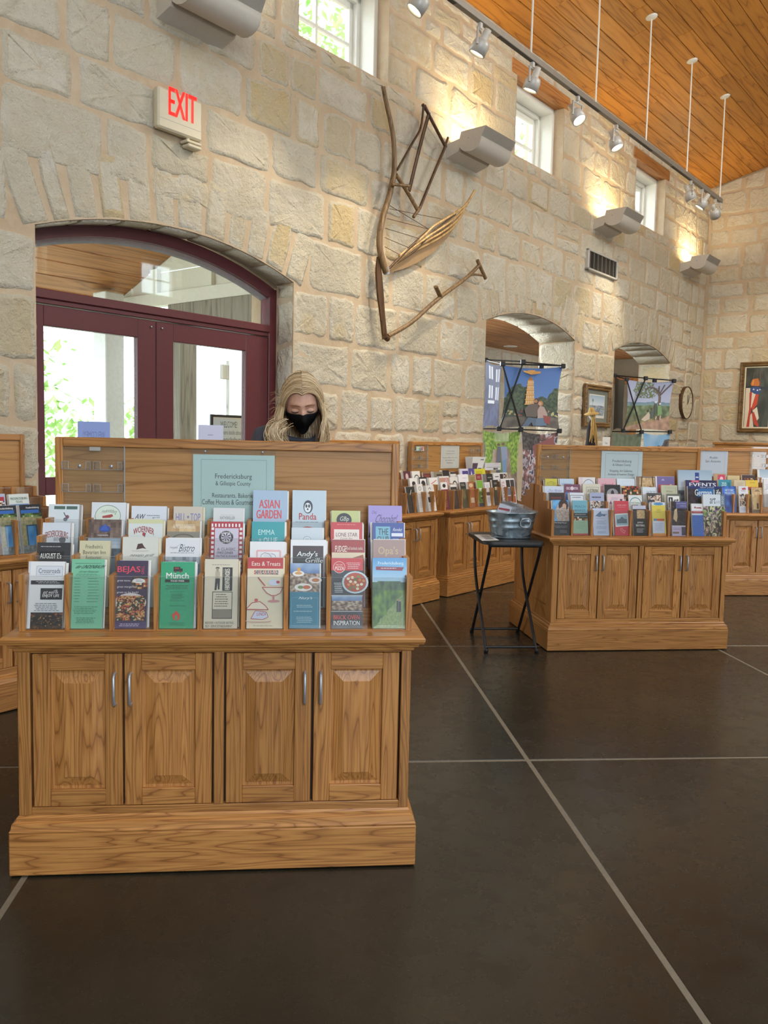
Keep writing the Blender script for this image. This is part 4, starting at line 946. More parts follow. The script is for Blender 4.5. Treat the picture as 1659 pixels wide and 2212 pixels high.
(3, 278, 352, 1122, [bg_('#dfe7e6'), R(0, 0, 1, .06, '#d9dcb0'), T(.14, .10, .60, .09, 'WOERNER', '#a02c34', arc=.5, bold=.01), E_(.45, .22, .045, .028, '#b43a36'), LN([(.5, .2), (.46, .29)], .02, '#3f4a5a'), LN([(.46, .29), (.52, .32)], .02, '#3f4a5a'), T(.14, .33, .66, .06, 'WAREHOUSE', '#33528a', bold=.006)], 'pale green brochure with arched red capitals over blue ones, third row', .010, CREAM),
(3, 361, 432, 1124, [PH(0, 0, 1, .17, 'tan', 3, 8), T(.18, .06, .66, .06, 'ALFREDO BARBECUE', '#f0eadd'), R(0, .17, 1, .3, '#8d887c'), E_(.5, .29, .36, .09, '#6a655b'), E_(.5, .29, .3, .07, '#8f897a'), R(.16, .30, .68, .07, '#2b2823'), T(.2, .31, .6, .05, 'BACKWOODS', '#e6e0d0', bold=.006)], 'brown and grey barbecue brochure with an oval badge, third row', .010),
(3, 455, 525, 1127, [bg_('#b8283a')]+[R(.03+.94*i/9, .03, .05, .05, '#f2f0f2') for i in range(9)]+[R(.03, .09+.07*i, .08, .04, '#f2f0f2') for i in range(10)]+[R(.90, .09+.07*i, .08, .04, '#f2f0f2') for i in range(10)]+[R(.14, .10, .73, .85, '#d5cfe2'), E_(.49, .24, .22, .1, '#2a2a30'), E_(.49, .24, .155, .07, '#d5cfe2'), T(.33, .155, .34, .04, 'AIRPORT', '#f4f2f4', arc=.2)]+[PG([(.49, .24), (.49+.14*cos(a), .24+.063*sin(a)), (.49+.14*cos(a+.35), .24+.063*sin(a+.35))], '#2a2a30') for a in [i*.785 for i in range(8)]]+[T(.36, .29, .28, .035, 'DINER', '#f4f2f4'), T(.22, .40, .56, .04, 'A CLASSIC', '#5a3f55'), T(.22, .455, .5, .04, "1940S DINER", '#5a3f55'), T(.18, .51, .66, .04, 'ON THE RUNWAY', '#5a3f55'), G(.24, .57, .5, .03, 1, '#5a3f55')], 'lilac brochure with a red and white checked border, third row', .010),
(3, 544, 615, 1127, [bg_('#2aa3ab'), T(.2, .12, .5, .08, 'EMMA', '#c9eff0'), T(.22, .24, .56, .08, '+ OLLIE', '#c9eff0')], 'turquoise brochure with thin white capitals, third row', .014),
(3, 630, 697, 1140, [bg_('#cfdde6'), E_(.5, .20, .13, .06, '#8fa6b4'), E_(.5, .20, .11, .05, '#dbe6ee'), T(.44, .175, .12, .05, 'YY', '#7d95a5')], 'pale blue brochure with a small round fork emblem, third row', .008),
(3, 715, 783, 1128, [bg_('#cc2f38'), G(.1, .03, .8, .02, 1, '#e8a8a8'), R(.1, .11, .8, .8, '#f2e6dc'), T(.16, .16, .68, .06, 'LONE STAR', '#7a4a50', bold=.004), T(.3, .235, .4, .035, 'Candy Bar', '#a06a5a'), R(.16, .29, .66, .14, '#b93038'), G(.2, .32, .55, .06, 1, '#f2dcdc'), PH(.1, .43, .8, .2, 'food', 5, 8)], 'red bordered candy brochure with a cream middle, third row', .010),
(3, 805, 873, 1129, [bg_('#24479f'), R(.1, .06, .46, .5, '#74b8d0'), T(.18, .09, .32, .1, 'THE', '#16283e', bold=.012), T(.14, .21, .38, .1, 'CLUB', '#16283e', bold=.012), T(.64, .08, .28, .05, 'Rendez', '#e6eefa', sh=.4), R(.6, .16, .36, .05, '#e6eefa'), G(.62, .24, .32, .14, 4, '#c9d8f2')], 'royal blue brochure with a light blue square, third row', .010),
(4, 105, 171, 1089, [bg_('#dfeaf0'), R(.18, .03, .36, .05, '#4f6e66'), R(.58, .03, .36, .05, '#4f6e66'), LN([(.5, .13), (.6, .22), (.52, .26)], .03, '#5a5560'), E_(.62, .2, .06, .03, '#8a5a6a'), E_(.56, .24, .07, .03, '#6a6f7a'), T(.22, .32, .62, .05, 'Cabernet Grill', '#8794a0', sh=.3)], 'white brochure with two dark green bars, back row', .030),
(4, 198, 272, 1085, [bg_('#e2e9ef'), E_(.48, .21, .38, .17, '#5f8368'), E_(.48, .21, .365, .162, '#e0ecdf'), T(.26, .10, .44, .07, 'Fredericksburg', '#5f7d68', sh=.5, arc=.3), PG([(.32, .21), (.6, .18), (.64, .21), (.55, .235), (.32, .24)], '#b04a4a'), T(.3, .27, .38, .05, 'Pie Company', '#5f7d68', sh=.4)], 'white brochure with a green oval and a red pie, back row', .016),
(4, 284, 360, 1093, [bg_('#e0e8f2'), T(.1, .13, .26, .08, 'AW', '#4a4f5a', sh=.5, bold=.02), G(.4, .14, .45, .03, 1, '#5a6472'), LN([(.3, .28), (.4, .22), (.6, .22), (.75, .27), (.3, .28)], .014, '#4a4f5a'), T(.6, .17, .2, .03, 'grill', '#5a6472')], 'white brochure with a small drawing of a car, back row', .028),
(4, 375, 438, 1094, [bg_('#d3cabc'), T(.08, .11, .34, .13, 'HILL', '#7d80bb', bold=.01), PG([(.5+.05*sin(i*pi/5)*(1 if i % 2 == 0 else .45), .17-.03*cos(i*pi/5)*(1 if i % 2 == 0 else .45)) for i in range(10)], '#6a6cae'), T(.58, .11, .34, .13, 'TOP', '#7d80bb', bold=.01), T(.34, .27, .34, .06, 'CAFE', '#6e6a86')], 'beige cafe brochure with lavender capitals and a star, back row', .016, CREAM),
(4, 461, 524, 1097, [bg_('#dde0e2'), LN([(.25, .12), (.72, .12)], .005, '#5a5f66'), T(.24, .14, .5, .05, 'RATHSKELLER', '#5a5f66'), LN([(.36, .33), (.5, .25), (.58, .22), (.52, .30), (.66, .33)], .014, '#3a3f48')], 'pale grey brochure with a thin flourish, back row', .010),
(4, 547, 621, 1059, [bg_('#a9c3dd'), T(.17, .12, .6, .11, 'ASIAN', '#d8474f', bold=.02), T(.10, .25, .72, .11, 'GARDEN', '#d8474f', bold=.02), T(.09, .42, .76, .045, 'TEL: (830) 997-5555', '#6a4f7f', bold=.004), T(.27, .485, .58, .045, '(830) 997-7666', '#6a4f7f', bold=.004), T(.14, .56, .62, .035, '1408 E. Main St', '#44506a')], 'tall light blue brochure with red outlined capitals, back row', .014),
(4, 632, 704, 1059, [bg_('#c4d8e4'), E_(.47, .21, .14, .085, '#2a3446'), E_(.46, .22, .10, .062, '#e6eef4'), E_(.42, .2, .03, .022, '#2a3446'), E_(.5, .2, .03, .022, '#2a3446'), E_(.46, .24, .025, .012, '#2a3446'), T(.2, .29, .52, .085, 'Panda', '#b8292f', bold=.012), G(.08, .395, .82, .02, 1, '#5a6a7c'), E_(.46, .52, .24, .06, '#c5343a'), T(.34, .49, .24, .05, 'We Deliver', '#f2dcdc', sh=.3), G(.2, .62, .55, .06, 2, '#74879a')], 'tall pale blue brochure with a panda head, back row', .012),
(4, 716, 777, 1103, [bg_('#c8d08a'), E_(.45, .16, .27, .12, '#24262a'), T(.28, .1, .32, .1, 'GBp', '#d6d8cc', sh=.4, bold=.01), G(.3, .27, .34, .03, 1, '#4a5a3a'), T(.18, .33, .62, .05, 'Chocolate El Rey', '#3d4a33')], 'lime green brochure with a black oval, back row', .010),
(4, 796, 868, 1092, [bg_('#a394d8'), T(.1, .08, .14, .05, 'Chez', '#4a3f7a', sh=.4), T(.18, .14, .62, .13, 'Chocolat!', '#3a3168', sh=.5)]+[PG([(.0+.2*i, .5), (.12+.2*i, .30+.03*(i % 2)), (.28+.2*i, .5)], ['#3a2624', '#4a302c', '#5a3f3a', '#2f2230'][i % 4]) for i in range(4)], 'lavender chocolate brochure with dark truffles, back row, far end', .014),
]
for r_, a, b, yt, els, lab, th, *pp in NB:
    brochure('N', r_, a, b, yt, els, lab+' of the near cabinet', th, pp[0] if pp else None)
# ------------------------------------------------------------------ island cabinet
IB = [
(1, 1194, 1229, 1080, [PH(0, 0, 1, .60, 'dog', 5, 30), R(0, .60, 1, .4, '#2b292c'), T(.08, .625, .74, .05, 'The Dog House', '#d9d9de'), G(.06, .73, .85, .07, 2, '#8a8a92'), G(.4, .86, .5, .08, 3, '#8a8a92')], 'brochure with a girl and a pale dog on blue, front row of the island cabinet'),
(1, 1237, 1269, 1081, [bg_('#74b4c8'), T(.14, .14, .72, .07, 'PEACH', '#4a7f93', bold=.01), T(.14, .25, .72, .06, 'BASKET', '#4a7f93', bold=.01), R(0, .36, 1, .10, '#24272b'), G(.1, .39, .8, .04, 1, '#c9ccd0'), PH(0, .47, 1, .1, 'food', 4, 10), R(0, .575, 1, .37, '#9fc0a4'), G(.15, .62, .7, .2, 5, '#7fa488'), R(0, .945, 1, .055, '#b2474a')], 'light blue brochure with a black band over pale green, front row of the island cabinet'),
(1, 1280, 1316, 1098, [bg_('#c6d3ee'), PG([(.15, .28), (.5, .10), (.52, .2), (.9, .22), (.5, .3), (.4, .32)], '#5f7fa6'), E_(.68, .27, .08, .02, '#33507a'), G(.18, .36, .64, .03, 1, '#4f6a94'), G(.18, .45, .62, .16, 5, '#7f95bb'), G(.15, .65, .7, .12, 4, '#7f95bb'), G(.2, .84, .6, .1, 4, '#6f87b0')], 'pale blue brochure with a biplane, front row of the island cabinet'),
(1, 1327, 1358, 1082, [bg_('#cf4452'), T(.2, .11, .66, .035, 'JAMES AVERY', '#f2d6d8'), G(.24, .17, .5, .025, 1, '#e8a8ae'), PG([(.02, .38), (.92, .35), (.95, .72), (.06, .75)], '#e6edf2'), PG([(.07, .41), (.88, .385), (.9, .69), (.1, .715)], '#9fc0d0'), PG([(.15, .65), (.15, .53), (.35, .52), (.5, .45), (.68, .52), (.85, .52), (.85, .64)], '#5f7682'), LN([(.4, .80), (.52, .80), (.55, .85), (.72, .86), (.62, .93), (.5, .88), (.4, .86), (.4, .80)], .02, '#f0c9cc')], 'red brochure with a tilted photo of a mission, front row of the island cabinet'),
(1, 1367, 1395, 1092, [PH(0, 0, 1, .46, 'dark', 2, 12), R(.0, 0, 1, .12, '#c4c8dc'), PH(.3, .15, .6, .28, 'tan', 6, 8), R(0, .46, 1, .54, '#17181c'), T(.3, .54, .45, .065, 'JYPSY', '#f0f0f0', bold=.012), T(.18, .63, .66, .06, 'SISTERS', '#f0f0f0', bold=.012), G(.2, .76, .6, .15, 4, '#c9cbd0')], 'black brochure with white serif capitals, front row of the island cabinet'),
(1, 1408, 1437, 1085, [bg_('#e0cf57'), R(0, 0, 1, .09, '#cfe0ea'), E_(.5, .05, .35, .04, '#4f93c9'), G(.3, .2, .4, .12, 4, '#8d7f2a'), R(.1, .49, .8, .06, '#cf5540'), R(.1, .49, .25, .06, '#5a7fc0'), R(.02, .56, .88, .36, '#ccd5ea'), G(.12, .62, .66, .24, 7, '#93a0c0'), R(0, .93, 1, .07, '#d98f4a')], 'yellow brochure with a pale blue text box, front row of the island cabinet'),
(1, 1450, 1484, 1083, [PH(0, 0, 1, .70, 'dark', 7, 16), R(.3, 0, .7, .2, '#5f5f95'), T(.36, .04, .58, .05, 'Art & Antique', '#b9bce0'), T(.56, .11, .38, .045, 'Gallery', '#b9bce0'), PG([(.1, .5), (.2, .25), (.35, .2), (.38, .45), (.3, .6)], '#cdb48c'), R(0, .72, 1, .28, '#bfb4d6'), R(.6, .74, .3, .24, '#4f4a5e'), G(.05, .78, .5, .05, 2, '#6f6790'), R(.04, .88, .4, .05, '#7a6a52')], 'violet and black brochure with a small tower, front row of the island cabinet'),
(1, 1494, 1519, 1088, [bg_('#e8eaee'), PG([(.2, .14), (.3, .07), (.36, .12), (.8, .11), (.9, .15)], '#a2402f'), R(0, .225, 1, .075, '#a83440'), G(.1, .245, .8, .03, 1, '#e8c4c8'), R(0, .30, 1, .055, '#cfe0f2'), R(0, .355, 1, .645, '#3f6fc2'), G(.08, .4, .84, .5, 10, '#3460ad')], 'narrow white over blue brochure, front row of the island cabinet'),
(2, 1186, 1220, 1064, [bg_('#3b2a28'), R(.08, .05, .84, .9, '#2b1d1c'), T(.14, .13, .66, .05, 'FREDERICKSBURG', '#b0433c'), T(.2, .21, .5, .05, 'Antique Mall', '#b0433c'), R(.18, .30, .62, .1, '#6a5f78')], 'dark brown brochure with red lettering, second row of the island cabinet'),
(2, 1231, 1262, 1064, [bg_('#e3e9f2'), LN([(.05, .08), (.95, .08), (.95, .9), (.05, .9), (.05, .08)], .03, '#3f4a5c'), G(.1, .12, .8, .06, 1, '#5a6678')]+[R(.12+.13*i, .28, .06, .14, '#5f7fa0') for i in range(6)], 'white brochure with a thin black frame and blue columns, second row of the island cabinet'),
(2, 1274, 1305, 1064, [bg_('#a9b2d2'), G(.12, .1, .76, .10, 1, '#2f3450'), PH(.06, .25, .88, .35, 'people', 4, 12)], 'grey blue brochure with a dark photo of seated people, second row of the island cabinet'),
(2, 1312, 1348, 1067, [bg_('#e3cfd6'), G(.2, .1, .5, .1, 3, '#a88aa8'), PG([(.12, .3), (.2, .2), (.26, .3)], '#5a3a6a'), PG([(.75, .15), (.9, .15), (.88, .26), (.78, .26)], '#6a3a4a')], 'pale pink brochure with small purple shapes, second row of the island cabinet'),
(2, 1358, 1387, 1070, [bg_('#dfe6e4'), E_(.5, .26, .44, .2, '#4f86a0'), E_(.5, .27, .40, .185, '#e2e9e6'), T(.2, .2, .6, .05, 'Rustic Treasures', '#4f7a72'), R(.2, .3, .5, .05, '#5c5048')], 'white brochure with a blue green arch, second row of the island cabinet'),
(2, 1398, 1430, 1065, [bg_('#4a4a4c'), PH(.08, .06, .84, .5, 'people', 8, 12)], 'grey framed brochure with a dark crowd photo, second row of the island cabinet'),
(2, 1440, 1470, 1067, [bg_('#6a6d64'), R(.08, .06, .84, .5, '#f0f0ee'), R(.14, .1, .3, .3, '#15161a'), T(.18, .13, .22, .22, 'A', '#f4f4f4', bold=.02), T(.5, .13, .36, .22, 'rt', '#15161a', sh=.2)], 'white brochure with big black art lettering, second row of the island cabinet'),
(3, 1176, 1218, 1050, [bg_('#d3dff2'), T(.16, .1, .7, .08, 'Diva Market', '#7f88c4', sh=.5), E_(.62, .26, .1, .05, '#3f6a8c')], 'wide pale blue brochure with violet script, third row of the island cabinet'),
(3, 1219, 1253, 1046, [bg_('#7a4660'), T(.12, .08, .74, .08, 'CIRCLE CANYON', '#efdbe2', bold=.008), E_(.5, .12, .09, .06, '#e9d6df'), R(.06, .24, .94, .3, '#5f7fd0')], 'plum over blue brochure, third row of the island cabinet'),
(3, 1259, 1297, 1045, [bg_('#dcd8c6'), LN([(.2, .1), (.9, .1), (.9, .5), (.2, .5), (.2, .1)], .016, '#6f6a58'), T(.26, .15, .6, .10, 'LA ESTERLINA', '#45423a', bold=.01), T(.28, .30, .56, .09, 'CUSTOM BOOTS', '#45423a', bold=.01)], 'cream brochure with framed dark capitals, third row of the island cabinet'),
(3, 1306, 1340, 1047, [bg_('#1d1c1f'), E_(.5, .26, .36, .15, '#9c9aa0'), R(.14, .28, .72, .12, '#9c9aa0'), E_(.5, .26, .1, .1, '#2a2426'), R(0, .46, 1, .4, '#77746a')], 'black brochure with a grey stone arch, third row of the island cabinet'),
(3, 1343, 1379, 1050, [PH(0, 0, 1, .4, 'food', 9, 10), R(.25, .26, .6, .3, '#5a2a2c'), T(.3, .30, .5, .08, 'ANTIQUES', '#d8b8a8')], 'orange brown brochure with a maroon label, third row of the island cabinet'),
(3, 1388, 1417, 1052, [bg_('#dfe9f4'), T(.3, .12, .64, .09, 'GALLERY 330', '#4a5a72')], 'white gallery brochure with thin capitals, third row of the island cabinet'),
(3, 1429, 1463, 1048, [bg_('#c9cdb0'), T(.3, .15, .4, .06, 'Artisans', '#6d7358'), LN([(.2, .08), (.9, .08), (.9, .5), (.2, .5)], .014, '#9ba083'), R(.35, .34, .5, .12, '#e9ebdd')], 'pale olive green brochure, third row of the island cabinet'),
(4, 1178, 1204, 1034, [bg_('#d3cc4c'), T(.12, .09, .76, .12, 'POTTERY', '#8a8330', arc=.3), E_(.45, .33, .25, .06, '#8a4f2a')], 'bright yellow pottery brochure, back row of the island cabinet'),
(4, 1209, 1240, 1034, [bg_('#c4d8ec'), G(.08, .12, .8, .16, 1, '#8fb0cf'), R(0, .4, 1, .2, '#b4cbe2')], 'light blue brochure with faint lettering, back row of the island cabinet'),
(4, 1250, 1286, 1031, [bg_('#e8e6e6'), R(0, 0, .25, 1, '#e6d3d6'), E_(.6, .3, .36, .24, '#3a4250'), E_(.6, .3, .34, .225, '#dfe6f0'), T(.4, .25, .4, .05, 'Country House', '#5a6478')], 'white brochure with a dark oval ring, back row of the island cabinet'),
(4, 1292, 1330, 1033, [bg_('#e3b3bf'), T(.2, .14, .64, .14, 'gathered', '#b06a86', bold=.004)], 'pink brochure with mauve lettering, back row of the island cabinet'),
(4, 1333, 1371, 1034, [bg_('#dbe8f4'), LN([(.3, .08), (.9, .08), (.9, .4), (.3, .4), (.3, .08)], .008, '#b8cbe0')]+[LN([(.4+.1*i, .2), (.36+.12*i, .32)], .02, '#7fa6cf') for i in range(5)], 'white brochure with a little blue awning, back row of the island cabinet'),
(4, 1375, 1416, 1029, [bg_('#8a7462'), PH(.15, .04, .8, .5, 'tan', 8, 10), LN([(.3, .0), (.2, .5)], .05, '#3f2a24'), LN([(.85, .0), (.9, .5)], .05, '#3f2a24')], 'brown parchment brochure, back row of the island cabinet'),
(4, 1416, 1457, 1029, [bg_('#7d6fa8'), R(.15, .24, .85, .3, '#cc5340'), PG([(.3, .12), (.4, .06), (.5, .12)], '#b9aede'), R(.75, .22, .1, .3, '#e2a6b4'), R(0, 0, .08, 1, '#ece6ee')], 'purple and red brochure, back row of the island cabinet'),
]
for r_, a, b, yt, els, lab in IB: brochure('I', r_, a, b, yt, els, lab, random.Random(a).choice([.008, .012, .016, .02]))
IM = [
(1, 1519, 1566, 1068, [PH(0, .0, 1, 1, 'cactus', 3, 36), R(0, 0, .8, .28, '#dfe8f2'), T(.3, .07, .26, .15, 'art', '#2f353f', sh=.3), T(.58, .15, .2, .06, 'GUIDE', '#8a97a8'), R(.8, 0, .2, .28, '#6f8292'), T(.84, .04, .1, .2, '2020', '#dfe8ee', vert=1)], 'art guide magazine with a cactus cover, front row of the island cabinet'),
(2, 1486, 1560, 1050, [PH(0, 0, 1, 1, 'dark', 4, 14), R(.0, 0, 1, .06, '#1f2f6f'), R(.28, .06, .5, .2, '#2b6fb0'), T(.2, .075, .76, .155, 'German Life', '#eaf2fa', bold=.006), T(.36, .015, .42, .03, 'NEW LOOK', '#dfe6f4'), PH(.1, .5, .85, .4, 'trees', 4, 12)], 'navy magazine with large white script title, second row of the island cabinet'),
(3, 1481, 1549, 1037, [bg_('#23265a'), R(.18, .0, .26, .055, '#c93a5a'), T(.22, .012, .18, .032, 'TEXAS', '#f2dce2'), R(.48, .01, .4, .05, '#171a44'), T(.12, .065, .84, .10, 'EVENTS', '#eef0fa', bold=.012)], 'dark indigo magazine with white serif capitals, third row of the island cabinet'),
(4, 1465, 1538, 1015, [PH(0, 0, 1, 1, 'lake', 5, 20), R(.5, .06, .12, .2, '#2b4690'), PG([(.5, .25), (.62, .25), (.56, .33)], '#2b4690'), R(.52, .16, .08, .03, '#dfe6f4')], 'grey blue lake magazine with a navy shield, back row of the island cabinet')]
for r_, a, b, yt, els, lab in IM: brochure('I', r_, a, b, yt, els, lab, .014, name='magazine')
# ------------------------------------------------------------------ cabinet at the edge of view
JB = [
(1, 1560, 1590, 1050, [PH(0, 0, 1, 1, 'blue', 5, 10), T(.2, .11, .66, .09, 'HISTORIC', '#c9dcf6', bold=.01), T(.18, .22, .7, .09, 'MISSIONS', '#c9dcf6', bold=.01), G(.3, .33, .4, .03, 1, '#9fbdec')], 'deep blue brochure with white capitals, front row of the cabinet at the edge of view'),
(1, 1596, 1616, 1050, [bg_('#dfe3ee'), PG([(.3, .08), (.7, .05), (.8, .13), (.4, .14)], '#c0485a'), T(.25, .15, .5, .05, 'RURAL', '#7a5a6a'), PH(.08, .29, .9, .47, 'people', 5, 10), R(.05, .78, .9, .2, '#d3dbee'), G(.15, .82, .6, .1, 3, '#8f9ab5')], 'white brochure with a photo across its middle, on the cabinet at the edge of view'),
(1, 1625, 1646, 1053, [PH(0, 0, 1, 1, 'tan', 6, 10), PG([(.15, .16), (.5, .07), (.85, .16)], '#8a795f'), R(.15, .4, .7, .46, '#d6b983'), PG([(.3, .4), (.5, .28), (.7, .4)], '#d6b983'), R(.4, .62, .2, .22, '#5a4326'), R(.0, .87, 1, .13, '#6d5a4a')], 'tan brochure with a mission church, on the cabinet at the edge of view'),
(2, 1552, 1580, 1036, [bg_('#2f8fa6'), T(.25, .1, .36, .14, 'ZOO', '#d8eef2', bold=.02), R(.7, .1, .2, .16, '#1f6f80'), R(0, .36, 1, .2, '#9fd0dc')], 'teal zoo brochure, second row of the cabinet at the edge of view'),
(2, 1587, 1610, 1037, [bg_('#cdbfa4'), G(.2, .1, .6, .2, 4, '#9a8868')], 'beige brochure with small brown text, second row of the cabinet at the edge of view'),
(2, 1611, 1638, 1037, [bg_('#e0bf3f'), G(.3, .08, .5, .05, 1, '#8a6a1f'), R(0, .26, 1, .12, '#b5332f'), R(.3, .33, .6, .2, '#1f1b1b')], 'yellow and red brochure, second row of the cabinet at the edge of view'),
(3, 1543, 1569, 1023, [bg_('#b59a72'), R(.3, .04, .6, .5, '#c93a66'), E_(.6, .2, .14, .09, '#f0c3d2')], 'tan brochure with a magenta square, third row of the cabinet at the edge of view'),
(3, 1573, 1598, 1027, [bg_('#cbb98c'), G(.2, .14, .6, .16, 4, '#8a7a50')], 'sand coloured brochure, third row of the cabinet at the edge of view'),
(3, 1603, 1631, 1026, [bg_('#3f2a2c'), PH(.2, .12, .7, .3, 'food', 7, 8)], 'dark maroon brochure, third row of the cabinet at the edge of view'),
(4, 1637, 1668, 1014, [PH(0, 0, 1, 1, 'lake', 9, 10), R(0, 0, .12, 1, '#e0e6ea'), E_(.5, .62, .2, .1, '#d8b8a4')], 'lavender grey photo brochure, back row of the cabinet at the edge of view'),
(2, 1650, 1668, 1034, [bg_('#e4e6ee'), G(.2, .2, .6, .2, 4, '#9aa0b2')], 'plain white brochure at the very edge of view, second row')]
for r_, a, b, yt, els, lab in JB: brochure('J', r_, a, b, yt, els, lab, .012)
